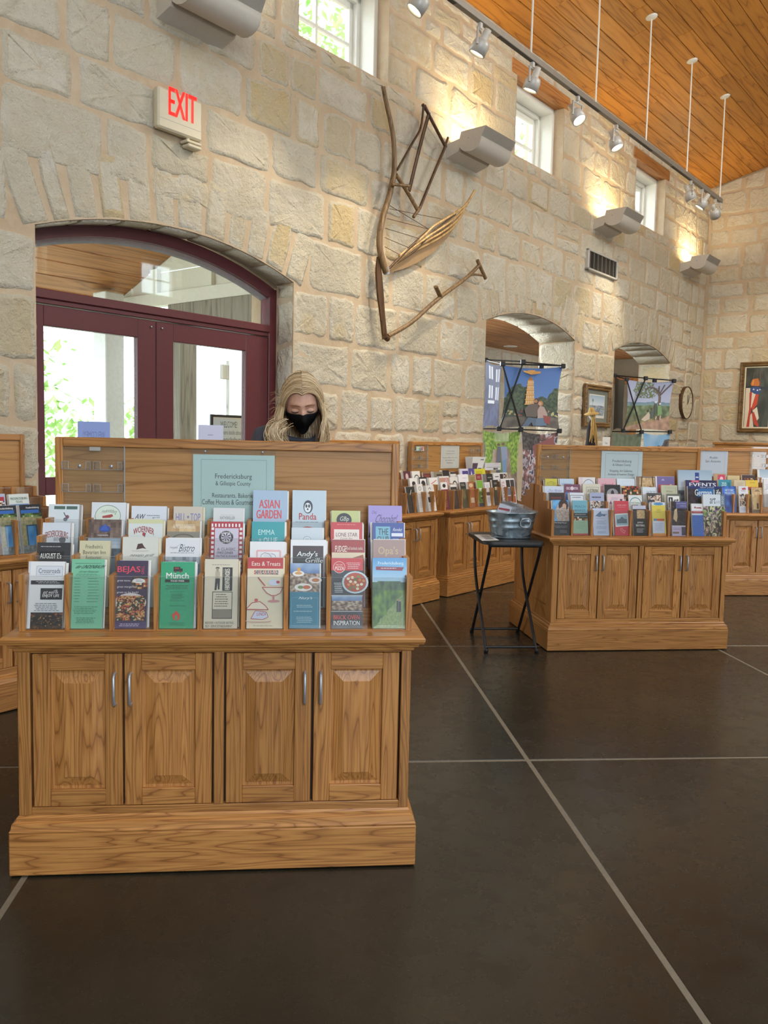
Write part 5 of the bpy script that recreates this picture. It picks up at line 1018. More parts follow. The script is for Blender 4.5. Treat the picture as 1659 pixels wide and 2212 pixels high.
# ------------------------------------------------------------------ wall cabinets
AB = [
('A', 1, 877, 895, 1052, [bg_('#2c302b'), E_(.5, .2, .3, .1, '#1a1c1a'), LN([(.4, .3), (.6, .12)], .06, '#e6e8e4')], 'black green brochure, front row behind the near cabinet'),
('A', 1, 900, 913, 1046, [bg_('#eceae6'), E_(.5, .16, .22, .07, '#2a2a2a'), E_(.5, .16, .17, .055, '#eceae6'), G(.1, .35, .8, .5, 9, '#b9b6c4')], 'white brochure with a round black mark, front row behind the near cabinet'),
('A', 1, 920, 937, 1049, [bg_('#e6e4e0'), LN([(.3, .14), (.5, .08), (.6, .16)], .05, '#4a4a55'), PH(.1, .26, .8, .14, 'people', 3, 6), PH(.1, .45, .8, .2, 'dark', 3, 6), G(.2, .72, .6, .2, 5, '#b0aeb4')], 'white brochure with two dark photos, front row behind the near cabinet'),
('A', 2, 885, 901, 1033, [bg_('#eeece8'), E_(.5, .2, .24, .08, '#28262a')], 'white brochure with a black horse mark, second row behind the near cabinet'),
('A', 2, 905, 922, 1031, [bg_('#26262a'), R(.1, .06, .8, .5, '#ecebe9'), E_(.5, .24, .26, .12, '#26262a')], 'black framed brochure with a round emblem, second row behind the near cabinet'),
('A', 3, 871, 886, 1018, [bg_('#5a2532'), E_(.5, .2, .2, .12, '#d8b8bc')], 'maroon brochure with a pale dot, third row behind the near cabinet'),
('A', 3, 890, 907, 1018, [bg_('#e8e6e2'), E_(.55, .25, .3, .12, '#3a3a3c'), E_(.55, .27, .24, .1, '#e8e6e2')], 'white brochure with a black arc, third row behind the near cabinet'),
('B', 1, 952, 966, 1042, [bg_('#7c2436'), R(0, 0, 1, .26, '#f0eeec'), E_(.5, .13, .25, .07, '#2a2628'), G(.2, .32, .6, .6, 10, '#c98a94')], 'maroon brochure with a white top, front row of the far wall cabinet'),
('B', 1, 973, 986, 1047, [bg_('#352a29'), R(0, 0, 1, .1, '#ece8e2'), T(.2, .2, .6, .06, 'DUTCHMAN', '#e0d8d0'), G(.2, .35, .6, .5, 9, '#7a6a66')], 'dark brown brochure with a pale cap, front row of the far wall cabinet'),
('B', 1, 994, 1006, 1042, [bg_('#4f5037'), R(0, 0, 1, .24, '#23241f'), G(.15, .06, .7, .1, 2, '#d8d8c8'), E_(.5, .5, .3, .16, '#7a7a55')], 'olive brochure with a black top, front row of the far wall cabinet'),
('B', 1, 1011, 1023, 1041, [bg_('#b46a3c'), E_(.5, .14, .36, .08, '#e0c29a'), R(.2, .62, .6, .2, '#e6d3b4')], 'copper orange brochure, front row of the far wall cabinet'),
('B', 1, 1030, 1042, 1038, [bg_('#7fb53f'), PG([(.2, .3), (.8, .3), (.5, .42)], '#eef4e4'), PH(.05, .44, .9, .4, 'trees', 3, 6), R(0, .86, 1, .14, '#27345a')], 'leaf green brochure, front row of the far wall cabinet'),
('B', 1, 1047, 1058, 1042, [bg_('#e6e6ea'), G(.2, .1, .6, .2, 4, '#9a9aa8'), PH(.1, .42, .8, .14, 'dark', 5, 5), G(.2, .65, .6, .25, 5, '#a0a0ae')], 'narrow white brochure, front row of the far wall cabinet'),
('B', 1, 1063, 1076, 1037, [bg_('#1f1a1a'), G(.3, .1, .5, .08, 2, '#d8d0c8'), R(.35, .28, .4, .12, '#d9c79a'), G(.3, .85, .4, .06, 1, '#7a6a5a')], 'black brochure with a cream tab, front row of the far wall cabinet'),
('B', 1, 1082, 1111, 1035, [bg_('#e9e9ee'), T(.06, .1, .18, .8, 'ARTISTS', '#b03a4a', vert=1)]+[R(.36+.32*(i % 2), .05+.32*(i//2), .28, .28, ['#26262a', '#3a3a40', '#6f86b8', '#c03a3a', '#9a4438', '#a85a44'][i]) for i in range(6)], 'white brochure with six small pictures, front row of the far wall cabinet'),
('B', 2, 927, 945, 1032, [bg_('#eeeceb'), LN([(.2, .24), (.6, .16), (.85, .1)], .05, '#c0504a')], 'white brochure with a red swoosh, second row of the far wall cabinet'),
('B', 2, 949, 970, 1029, [bg_('#c3937f'), R(0, 0, 1, .06, '#e8e4e0'), LN([(.5, .3), (.7, .1), (.85, .3)], .05, '#c9b8d8')], 'rosy brown brochure, second row of the far wall cabinet'),
('B', 2, 972, 988, 1031, [bg_('#e3e0da'), E_(.6, .3, .3, .16, '#3a3a3c'), E_(.6, .34, .24, .14, '#e3e0da')], 'white brochure with a dark curve, second row of the far wall cabinet'),
('B', 2, 990, 1011, 1025, [bg_('#efedf2'), G(.4, .12, .5, .06, 1, '#c9a8cf')], 'white brochure with mauve writing, second row of the far wall cabinet'),
('B', 2, 1012, 1027, 1026, [bg_('#a5925f'), G(.2, .1, .6, .2, 3, '#5f5436')], 'khaki brochure, second row of the far wall cabinet'),
('B', 2, 1028, 1040, 1024, [bg_('#8f2a2f'), G(.2, .08, .6, .1, 2, '#e8c8c8'), R(0, .24, 1, .2, '#e9e5e0')], 'crimson brochure, second row of the far wall cabinet'),
('B', 2, 1043, 1064, 1024, [bg_('#232226'), G(.45, .12, .45, .07, 1, '#d8d8d8'), R(0, 0, .35, 1, '#77746f')], 'dark brochure with a grey spine, second row of the far wall cabinet'),
('B', 2, 1066, 1096, 1022, [bg_('#e6e5e8'), PH(.45, .04, .24, .3, 'dark', 2, 5), PH(.72, .04, .24, .3, 'people', 2, 5), R(.1, .13, .25, .03, '#2a2a2c')], 'white brochure with two dark portraits, second row of the far wall cabinet'),
('B', 3, 914, 929, 1020, [bg_('#6a2a26'), G(.15, .12, .7, .1, 2, '#b8605a'), R(0, 0, 1, .06, '#8a6a4a')], 'brick red brochure, third row of the far wall cabinet'),
('B', 3, 937, 956, 1019, [bg_('#8a8069'), R(.3, .1, .6, .1, '#3a352c')], 'grey brown brochure, third row of the far wall cabinet'),
('B', 3, 956, 970, 1016, [bg_('#1f1d1e'), R(.1, .24, .8, .14, '#5a534c')], 'black brochure with a grey band, third row of the far wall cabinet'),
('B', 3, 973, 985, 1020, [bg_('#e6e4e1'), R(0, 0, 1, .08, '#2a2829')], 'white brochure with a black edge, third row of the far wall cabinet'),
('B', 3, 993, 1011, 1013, [bg_('#d8d2e6'), R(.3, .08, .7, .35, '#4a3a86'), E_(.62, .28, .2, .08, '#d0c8ea')], 'lilac and purple brochure, third row of the far wall cabinet'),
('B', 3, 1012, 1024, 1012, [bg_('#4f4590'), PG([(.3, .35), (.5, .08), (.7, .35)], '#e8e4f4')], 'indigo brochure with a white peak, third row of the far wall cabinet'),
('B', 3, 1026, 1048, 1013, [bg_('#d9d32c'), R(.1, .08, .6, .2, '#c2b91f')], 'bright yellow brochure, third row of the far wall cabinet'),
('C', 1, -2, 35, 1093, [bg_('#20262f'), T(.0, .04, .8, .05, 'Fredericksburg', '#f0f2f4', bold=.01), R(0, .1, .85, .07, '#2f6fc4'), PH(0, .17, 1, .07, 'trees', 3, 10), PH(0, .24, 1, .76, 'door', 2, 18)], 'blue door brochure cut off by the edge of view, beside a whole one'),
('C', 1, 42, 88, 1091, [bg_('#20262f'), T(.3, .045, .6, .05, 'Fredericksburg', '#f0f2f4', bold=.01), R(.04, .11, .85, .07, '#2f6fc4'), PH(0, .18, 1, .08, 'trees', 3, 10), PH(0, .26, 1, .74, 'door', 2, 18)], 'whole blue door brochure at the end of the rack before the red door'),
('C', 2, 19, 62, 1068, [bg_('#e6efe9'), T(.06, .07, .86, .05, 'FREDERICKSBURG', '#3f6a5a', bold=.008), T(.32, .14, .34, .05, 'TEXAS', '#3f6a5a', bold=.008), R(.02, .21, .96, .2, '#7fa2d0')], 'white brochure with green capitals behind the blue door brochures'),
('C', 2, -14, 11, 1068, [bg_('#b9c4e4'), R(.1, .06, .8, .3, '#b5343c'), PH(.1, .14, .8, .3, 'people', 3, 6)], 'red topped brochure behind the blue door brochures, cut off by the view')]
for k, r_, a, b, yt, els, lab in AB: brochure(k, r_, a, b, yt, els, lab, random.Random(a).choice([.008, .014, .02]))
# ------------------------------------------------------------------ signs and card holders on the header boards
def header_sign(k, px0, px1, py0, py1, els, label):
    P = PL[k]; yl = .410 if k != 'B' else .410
    x0, zt = P.loc(px0, py0, yl); x1, zb = P.loc(px1, py1, yl); xm = (x0+x1)/2; w, h = x1-x0, zt-zb
    t = thing('header_sign', label, 'sign', P.w(xm, yl, zb), P.rz)
    o = MB().box(-w/2, w/2, 0, .0015, 0, h).build('sheet', PAPER, t); draw(els, ortho(w, h, -.0003), asp=h/w).build('printing', INK, t)
    MB().box(-w/2-.004, w/2+.004, -.0060, -.0040, -.004, h+.018).build('acrylic_sleeve', ACRYL, t)
    for sx in (-.35, .35): MB().lathe([(0, .0), (.0035, 0), (.0035, .003), (0, .003)], 10, (sx*w, -.006, h+.010), 0, (0, -1, 0)).build('screw', STEEL, t)
def frame_els(bgc, line): return [bg_(bgc), LN([(.10, .07), (.90, .07), (.90, .95), (.10, .95), (.10, .07)], .006, line)]
header_sign('N', 417, 592, 981, 1135, frame_els('#c4e0de', '#8fb0b2')+[T(.27, .27, .45, .09, 'Fredericksburg', '#2c3a40'), T(.275, .375, .43, .08, '& Gillespie County', '#2c3a40'), T(.235, .545, .52, .075, 'Restaurants, Bakeries', '#2c3a40'), T(.11, .635, .78, .075, 'Coffee Houses & Gourmet Foods', '#2c3a40')], 'pale green sign for restaurants and bakeries on the header of the near cabinet')
header_sign('I', 1300, 1385, 974, 1052, frame_els('#d9e6ea', '#8fa2ac')+[T(.27, .24, .46, .09, 'Fredericksburg', '#2c3540'), T(.28, .35, .44, .08, '& Gillespie County', '#2c3540'), T(.21, .52, .56, .08, 'Shopping, Art Galleries,', '#2c3540'), T(.17, .62, .64, .08, 'Antiques & Interior Design', '#2c3540')], 'white sign for shopping and galleries on the header of the island cabinet')
header_sign('J', 1510, 1570, 971, 1030, frame_els('#d9e0ee', '#9fa8b8')+[T(.37, .24, .28, .09, 'Austin', '#2c3040'), T(.24, .38, .52, .09, 'San Antonio', '#2c3040')], 'white sign naming two cities on the header of the cabinet at the edge of view')
header_sign('B', 953, 991, 961, 1011, frame_els('#e3e0d6', '#b9b6aa')+[T(.3, .24, .42, .05, 'Fredericksburg', '#4a4a46'), T(.26, .35, .5, .05, '& Gillespie County', '#4a4a46'), T(.1, .52, .8, .05, 'Wineries, Wine Tours, Wine', '#3a3a38'), T(.24, .63, .5, .05, 'Bars, Breweries &', '#3a3a38'), T(.32, .74, .34, .05, 'Distilleries', '#3a3a38')], 'white sign for wineries on the header of the far wall cabinet')
def card_holder(k, px0, px1, py0, py1, rows, ncol, label, tilt=0):
    P = PL[k]; yl = .406
    x0, zt = P.loc(px0, py0, yl); x1, zb = P.loc(px1, py1, yl); w, h = x1-x0, zt-zb
    t = thing('card_holder', label, 'card holder', P.w((x0+x1)/2, yl, zb), P.rz)
    MB().box(-w/2, w/2, 0, .002, 0, h).build('back_sheet', ACRYL, t)
    MB().box(w/2-.003, w/2, -.006, .003, 0, h).build('side_rim', ACEDGE, t)
    for v in rows:
        zz = h*(1-v); pw = w/ncol
        for q in range(ncol):
            a = -w/2+pw*q+.004; b = a+pw-.010; m = MB(); hh = .024
            m.box(a, b, -.016, .0, zz-.001, zz+.001)
            for (p, r_) in ((a, a+.020), (b-.014, b)): m.box(p, r_, -.017, -.0155, zz, zz+hh)
            for x in (a, b): m.box(x-.0008, x+.0008, -.017, 0, zz, zz+hh)
            m.build('card_pocket', ACRYL, t)
            e = MB()
            for (p, r_) in ((a, a+.020), (b-.014, b)):
                e.box(p-.0006, p+.0006, -.018, -.0150, zz, zz+hh); e.box(r_-.0006, r_+.0006, -.018, -.0150, zz, zz+hh); e.box(p, r_, -.018, -.0160, zz+hh-.0008, zz+hh+.0004)
            e.box(a, b, -.018, -.0160, zz-.0012, zz)
            e.build('pocket_rim', ACEDGE, t)
    for sx in (-.22, .28): MB().lathe([(0, 0), (.0055, 0), (.0055, .003), (0, .003)], 12, (sx*w, -.001, h*(1-.29)), 0, (0, -1, 0)).build('screw', STEEL, t)
    return t, w, h
t, w, h = card_holder('N', 133, 271, 960, 1118, (.33, .64), 2, 'clear card holder with empty pockets on the header of the near cabinet')
MB().box(-.012, .022, -.003, -.001, h-.018, h-.006).build('tape_label', plain('grey_tape', '#a9a6a2', .6), t)
card_holder('I', 1165, 1229, 963, 1045, (.33, .62, .9), 2, 'clear card holder with empty pockets on the header of the island cabinet')
card_holder('J', 1622, 1680, 965, 1035, (.33, .62), 2, 'clear card holder on the header of the cabinet at the edge of view')
t, w, h = card_holder('B', 887, 922, 957, 1013, (.29, .62, .93), 2, 'clear card holder with small cards at the near end of the far wall cabinet header')
card_holder('B', 1013, 1046, 957, 1010, (.35,), 2, 'clear sheet at the far end of the far wall cabinet header')
for i, (a, lab, c) in enumerate(((-.052, 'pale blue business card in the clear holder of the far wall cabinet', '#a8d4d6'), (.004, 'red and white business card in the clear holder of the far wall cabinet', '#e3d0cc'))):
    P = PL['B']; p = t.location; o = MB().box(a, a+.048, -.003, 0, 0, .034).build('business_card', PAPER, None, p+P.uy*-.008+Vector((0, 0, h*.71)), P.rz)
    tag(o, lab, 'card'); draw([bg_(c)]+([R(.2, .2, .5, .4, '#d9e070')] if i == 0 else [R(.1, .15, .8, .25, '#c03a3a'), R(.15, .5, .6, .3, '#b03038')]), lambda u, v, k: (a+u*.048, -.0033-.0001*k, .034*(1-v)), asp=.7).build('printing', INK, o)
# counter display box and an advertisement standing on the far wall cabinet
P = PL['B']; x0, zt = P.loc(1012, 987, .33); x1, _ = P.loc(1041, 987, .33); zb = .95
t = thing('leaflet_stand', 'flared white and purple leaflet stand on top of the far wall cabinet rack', 'stand', P.w((x0+x1)/2, .335, zb), P.rz); w = (x1-x0)/2; h = zt-zb
m = MB(); m.add([(-w*.7, -.02, 0), (w*.62, -.02, 0), (w, -.05, h), (-w, -.05, h), (-w*.7, .03, 0), (w*.62, .03, 0), (w, .03, h), (-w, .03, h)], [(0, 1, 2, 3), (5, 4, 7, 6), (4, 0, 3, 7), (1, 5, 6, 2), (0, 4, 5, 1)]); m.build('card_box', PAPER, t)
fp = lambda u, v, k: ((-w*(.7+.3*(1-v)))+u*(w*(1.32+.68*(1-v))), -.0205-.03*(1-v)-.0003*k, h*(1-v))
draw([R(.02, .34, .45, .66, '#5a4256'), R(.56, .62, .34, .3, '#1f1d20'), G(.6, .66, .26, .2, 3, '#d8d8d8'), R(.62, .12, .25, .05, '#6a6a70')], fp).build('printing', INK, t)
x0, zt = P.loc(1046, 1000, .36); x1, _ = P.loc(1080, 1000, .36); zb = .985
o = MB().box(-(x1-x0)/2, (x1-x0)/2, 0, .003, 0, zt-zb).build('advertising_card', PAPER, None, P.w((x0+x1)/2, .352, zb), P.rz); tag(o, 'white card with a dark animal drawing standing at the far end of the far rack', 'card')
draw([bg_('#dfdfe2'), PH(.1, .1, .85, .55, 'lake', 3, 10), R(.1, .1, .85, .5, '#d9d9dd'), PG([(.5, .8), (.6, .7), (.7, .78), (.8, .72), (.82, .95), (.72, .9), (.62, .97), (.55, .92)], '#2a2a2e'), G(.55, .08, .4, .08, 2, '#b06a7a')], ortho(x1-x0, zt-zb, -.0004), asp=1).build('printing', INK, o)
# ------------------------------------------------------------------ exit sign
a = at_wall(342, 192, 4.13); b = at_wall(437, 305, 4.13); c = at_wall(437, 220, 4.13)
w = b[0]-a[0]; h = c[2]-b[2]; es = wthing('exit_sign', 'ivory exit sign with glowing red letters and a small emergency lamp below', 'sign', a[0]+w/2, 4.13, b[2]-.005)
MB().box(-w/2, w/2, 0, .05, 0, h, ch=.010).build('housing', IVORY, es); MB().box(-w/2+.01, w/2-.01, .045, .072, .01, h-.01).build('back_plate', IVORY, es)
MB().box(-w/2+.012, w/2-.012, -.0015, .001, h*.24, h*.25).build('seam', PUTTY, es)
LETTER = emis('red_letters', '#ff1408', .95)
t0, t1 = at_wall(365, 200, 4.129), at_wall(424, 272, 4.129)
g, fs = text_geo('EXIT'); lw, lh = (t1[0]-t0[0])*1.0, .155; lx = t0[0]-(a[0]+w/2); lz = h*.38
V = []; 
for dx in (-.0035, 0, .0035): V.append([(lx+p[0]*lw+dx, -.0022-abs(dx)*.02, lz+p[1]*lh) for p in g])
m = MB(); [m.add(v, fs) for v in V]; m.build('letters', LETTER, es)
hd = MB(); hd.box(.04, .15, -.006, .06, -.03, -.014, ch=.004); hd.box(.05, .15, -.008, .055, -.055, -.034, ch=.006); hd.lathe([(.012, 0), (.012, -.02)], 12, (.07, .025, 0)); hd.build('emergency_lamp', IVORY, es)
# ------------------------------------------------------------------ uplights on the wall
def uplight(s0, lab):
    L = .49; z0 = 3.605; t = wthing('wall_uplight', lab, 'wall light', s0, WALL_D, z0)
    A = [(-.0, 0), (0, .118), (.03, .118), (.135, .138), (.165, .10), (.128, .037)]
    m = MB(); m.prism(A, lambda o, z: (.004, -o, z), lambda o, z: (L-.004, -o, z)); m.build('wall_bracket', PUTTY, t)
    Bp = [(.155, .190), (.393, .194), (.352, .122), (.350, .095), (.338, .060), (.312, .034), (.275, .020), (.235, .016), (.19, .026), (.155, .05), (.130, .10)]
    m = MB()
    for x in (0, L-.004): m.prism(Bp, lambda o, z: (x, -o, z), lambda o, z: (x+.004, -o, z))
    sh = Bp[1:11]; n = len(sh)
    vs = [(x, -o, z) for x in (.002, L-.002) for o, z in sh]+[(x, -o*.985-.0, z+.003) for x in (.002, L-.002) for o, z in sh]
    m.add(vs, [(i, i+1, n+i+1, n+i) for i in range(n-1)], 0, True); m.add(vs, [(2*n+i, 3*n+i, 3*n+i+1, 2*n+i+1) for i in range(n-1)], 0, True)
    m.add([(.002, -.352, .122), (L-.002, -.352, .122), (L-.002, -.393, .194), (.002, -.393, .194)], [(0, 1, 2, 3)])
    m.build('shade', PUTTY, t)
    MB().lathe([(0, 0), (.006, 0), (.006, .003), (0, .003)], 10, (0, -.228, .128), 0, (-1, 0, 0)).build('screw', STEEL, t)
    MB().tube([(.08, -.24, .08), (L-.08, -.24, .08)], .012).build('lamp', emis('halogen', '#ffe0a8', 6) if 'halogen' not in bpy.data.materials else bpy.data.materials['halogen'], t)
    l = bpy.data.lights.new('uplight_lamp', 'AREA'); l.shape = 'RECTANGLE'; l.size = .36; l.size_y = .05; l.energy = UPW; l.color = (1, .78, .45)
    o = bpy.data.objects.new('uplight_lamp', l); COL.objects.link(o); o.parent = t; o.location = (L/2, -.235, .12)
    o.rotation_euler = Vector((0, .30, 1)).to_track_quat('-Z', 'Y').to_euler()
UPW = 10.5
for s0, lab in ((3.17, 'putty coloured wall uplight above the exit sign, cut by the top of the view'), (6.11, 'putty coloured wall uplight beside the wooden farm tools'), (9.02, 'putty coloured wall uplight between the third and fourth high windows'), (11.82, 'putty coloured wall uplight in the far corner of the hall')): uplight(s0, lab)
# ------------------------------------------------------------------ lighting track
TD, TZ = 3.22, 4.05
tk = wthing('lighting_track', 'long grey lighting track hung from the ceiling on thin white rods', 'lighting track', 0, TD, TZ)
MB().box(3.6, 10.31, -.019, .019, -.016, .03, ch=.003).build('rail', RAILM, tk)
for a in (4.2, 5.3, 6.4, 7.6, 8.7): MB().box(a, a+.55, -.014, .014, -.0175, -.015).build('slot_cover', BLACK, tk)
for s in (4.64, 5.76, 6.88, 8.0, 9.13, 10.25):
    zc = ceil_z(TD)-TZ; r = MB().tube([(s, 0, .02), (s+.004, 0, zc*.5), (s, 0, zc-.02)], .0075).build('rod', WHITE, tk)
    MB().lathe([(0, -.022), (.012, -.022), (.045, -.012), (.055, -.004), (.055, .012), (0, .012)], 20, (s, 0, zc-.002), 0, (0, .23, 1)).build('canopy', WHITE, r)
LAMPF = emis('spot_lamp_face', '#fff0cf', 9)
def spotlight(s, target, power, lab, lit=True):
    t = wthing('track_spotlight', lab, 'spotlight', s, TD, TZ-.02)
    tg = Vector((target[0]-s, target[1]-TD, target[2]-TZ+.02)); pv = Vector((0, 0, -.155)); ax = (tg-pv).normalized()
    hx = Vector((ax.x, ax.y, 0)); sd = Vector((-hx.y, hx.x, 0)).normalized() if hx.length > .05 else Vector((1, 0, 0))
    y = MB(); y.box(-.014, .014, -.012, .012, -.035, .004); y.tube([(0, 0, -.03), (0, 0, -.05)], .008)
    q = .063
    y.tube([pv+sd*q, pv+sd*q+Vector((0, 0, .105)), pv-sd*q+Vector((0, 0, .105)), pv-sd*q], .008, 6); y.build('yoke', GREY, t)
    c = MB(); c.lathe([(.030, -.055), (.050, -.045), (.058, -.02), (.058, .045), (.052, .045), (.050, .030)], 20, pv, 0, ax); c.build('lamp_housing', GREY, t)
    n = MB(); n.lathe([(0, -.125), (.024, -.122), (.027, -.09), (.027, -.05), (.03, -.045)], 16, pv, 0, ax); n.build('socket', PUTTY, t)
    w = MB(); w.tube([pv-ax*.12, pv-ax*.11-sd*.05, pv-sd*.075+Vector((0, 0, .03)), pv-sd*.03+Vector((0, 0, .10))], .003, 5); w.build('cord', GREY, t)
    d = MB(); d.disc(pv+ax*.032, .05, ax, 20); d.build('lamp_face', LAMPF if lit else STEEL, t)
    if lit: spot('spot_beam', t, pv+ax*.05, pv+ax*2, power, 62, .8, (1, .86, .64), .045)
for a in ((4.36, (3.6, 4.2, 2.2), 55, 'grey track spotlight cut by the top of the view, first on the track'), (5.06, (4.75, 4.2, 1.9), 85, 'grey track spotlight above the farm tools, second on the track'), (5.79, (5.6, 4.2, 1.2), 85, 'grey track spotlight before the lintel of the third high window'),
          (6.55, (6.2, .9, .5), 170, 'grey track spotlight turned to the room, nearest of the two pointing away from the wall'), (7.32, (7.4, 1.6, .4), 170, 'grey track spotlight turned to the room, over the second niche'), (9.27, (10.2, 2.2, 1.0), 70, 'lit grey track spotlight, first of the three at the far end of the track'),
          (9.64, (9.3, 4.2, 2.3), 90, 'grey track spotlight in the middle of the three at the far end'), (10.1, (12.9, 3.3, 1.9), 130, 'grey track spotlight at the far tip of the track, turned to the end wall')): spotlight(*a)
# ------------------------------------------------------------------ air vent, clock, pictures
v = wthing('air_vent', 'grey framed air vent with dark upright slats high on the stone wall', 'air vent', 9.26, WALL_D, 3.262)
m = MB(); W2, H2 = .40, .112
for (a, b, c, d) in ((-W2, W2, H2-.022, H2), (-W2, W2, -H2, -H2+.022), (-W2, -W2+.03, -H2, H2), (W2-.03, W2, -H2, H2)): m.box(a, b, -.046, .0, c, d, ch=.003)
m.build('frame', GREY, v); MB().box(-W2+.02, W2-.02, -.030, -.024, -H2+.01, H2-.01).build('backing', DARKG, v)
for q in range(7): MB().box(-W2+.03+.105*q+.02, -W2+.03+.105*q+.027, -.043, -.030, -H2+.02, H2-.02).build('slat', RAILM, v)
ck = wthing('wall_clock', 'round cream wall clock with a thin dark rim on the stone wall', 'clock', 12.25, WALL_D-.03, 1.853)
MB().lathe([(0, .03), (.225, .03), (.230, .0), (.230, -.024), (.226, -.030), (.221, -.026), (.219, -.014)], 40, (0, 0, 0), 0, (0, 1, 0)).build('rim', TOOLD, ck)
MB().disc((0, -.016, 0), .220, (0, -1, 0), 40).build('dial', plain('dial_cream', '#d9d0b4', .6), ck)
m = MB()
for i in range(12):
    a = i*pi/6; r = .175; L = .022 if i % 3 else .034
    m.add([(sin(a)*(r-L)+cos(a)*q, -.024, cos(a)*(r-L)-sin(a)*q) for q in (-.006, .006)]+[(sin(a)*r+cos(a)*q, -.024, cos(a)*r-sin(a)*q) for q in (.006, -.006)], [(0, 1, 2, 3)])
for i in range(12):
    a = i*pi/6; m.disc((sin(a)*.07, -.024, -.06+cos(a)*.035), .005, (0, -1, 0), 6)
m.build('numerals', plain('dial_ink', '#5f553f', .6), ck)
m = MB(); m.box(-.006, .006, -.030, -.027, -.02, .11); m.build('hour_hand', BLACK, ck).rotation_euler.y = radians(2)
m = MB(); m.box(-.004, .004, -.034, -.031, -.03, .17); m.build('minute_hand', BLACK, ck).rotation_euler.y = radians(33)
def picture(t, w, h, fw, mat, depth=.04, liner=None):
    m = MB(); prof = [(0, 0), (0, -depth*.7), (fw*.25, -depth), (fw*.55, -depth*.72), (fw*.8, -depth*.85), (fw, -depth*.45), (fw, 0)]; n = len(prof)
    vs = []
    for (i, o) in prof: vs += [(-w/2+i, o, -h/2+i), (w/2-i, o, -h/2+i), (w/2-i, o, h/2-i), (-w/2+i, o, h/2-i)]
    for a in range(n-1): m.add(vs, [(4*a+i, 4*a+(i+1) % 4, 4*a+4+(i+1) % 4, 4*a+4+i) for i in range(4)])
    m.build('frame', mat, t)
    if liner:
        l = MB(); i = fw; vs = [(-w/2+i, -.014, -h/2+i), (w/2-i, -.014, -h/2+i), (w/2-i, -.014, h/2-i), (-w/2+i, -.014, h/2-i)]; i = fw+.018; vs += [(-w/2+i, -.010, -h/2+i), (w/2-i, -.010, -h/2+i), (w/2-i, -.010, h/2-i), (-w/2+i, -.010, h/2-i)]
        l.add(vs, [(i, (i+1) % 4, 4+(i+1) % 4, 4+i) for i in range(4)]); l.build('liner', liner, t); fw = fw+.018
    return lambda u, v, k: ((u-.5)*(w-2*fw), -.009-.0002*k, (.5-v)*(h-2*fw)), (w-2*fw), (h-2*fw)
pt = wthing('framed_print', 'framed landscape print with a grey green mat on the stone wall', 'picture', 9.265, WALL_D-.022, 1.674)
mp, iw, ih = picture(pt, .70, .482, .062, GOLDF)
mp2 = mp
draw([bg_('#7f8478'), R(.14, .13, .72, .74, '#e3e2da')], mp).build('mat_board', INK, pt)
q = draw([('ph', .16, .16, .68, .62, 'lake', 9, 16), ('ph', .16, .47, .68, .31, 'gray', 4, 16), LN([(.3, .5), (.3, .3)], .008, '#6d7a70'), E_(.3, .32, .035, .05, '#7b8a7c')], lambda u, v, k: (mp2(u, v, k)[0], mp2(u, v, k)[1]-.001, mp2(u, v, k)[2])); q.build('print', INK, pt)
pf = thing('framed_painting', 'tall framed painting of draped red and white cloth on the end wall', 'painting', wpt(END_S-.022, 3.39, 1.952), RW-pi/2)
mp3, iw, ih = picture(pf, .49, 1.0, .062, GOLDF, .05, plain('pale_liner', '#d8cdb0', .5))
def dk(x, y): return mixc(H('#2a2f28'), H('#55584a'), rgb_noise(x*3, y*3, 2, 4)+.4)
m = MB(); 
for i in range(12):
    for j in range(30): m.add([mp3(a, b, 1) for a, b in ((i/12, (j+1)/30), ((i+1)/12, (j+1)/30), ((i+1)/12, j/30), (i/12, j/30))], [(0, 1, 2, 3)], 0, False, lin(dk(i/12, j/30)))
draw([PG([(.2, .27), (.28, .19), (.5, .18), (.58, .27), (.55, .31), (.24, .31)], '#c8701f'), PG([(.28, .21), (.34, .19), (.32, .29), (.26, .30)], '#e59a3c'), R(.30, .08, .03, .12, '#6a4a34'), R(.56, .06, .03, .22, '#7a4a2a'), PG([(.0, .32), (.2, .30), (.95, .33), (.95, .37), (.75, .37), (.0, .36)], '#232a3a'),
      PG([(.02, .34), (.2, .34), (.22, .6), (.16, 1), (.02, 1)], '#e3d5bd'), PG([(.18, .42), (.28, .40), (.30, .7), (.24, 1), (.12, 1), (.2, .7)], '#c23a22'), PG([(.28, .40), (.45, .42), (.40, .6), (.26, .68)], '#e8dcc6'), PG([(.45, .42), (.56, .44), (.52, .62), (.34, .72), (.30, .66)], '#cf4424'), PG([(.34, .72), (.52, .66), (.62, .85), (.5, .92)], '#e6dac4'), PG([(.30, .78), (.4, .74), (.62, .96), (.62, 1), (.45, .96)], '#c23a22'), PG([(.26, .8), (.32, .76), (.42, 1), (.24, 1)], '#ded0bb'),
      PG([(.2, .34), (.32, .32), (.62, .34), (.64, .42), (.52, .45), (.38, .44), (.24, .40)], '#2c4a86'), E_(.34, .365, .035, .012, '#eef0ee'), E_(.5, .38, .035, .012, '#eef0ee'), E_(.6, .37, .03, .01, '#dfe6ea')], lambda u, v, k: mp3(u, v, k+1), m, 2).build('canvas', INK, pf)
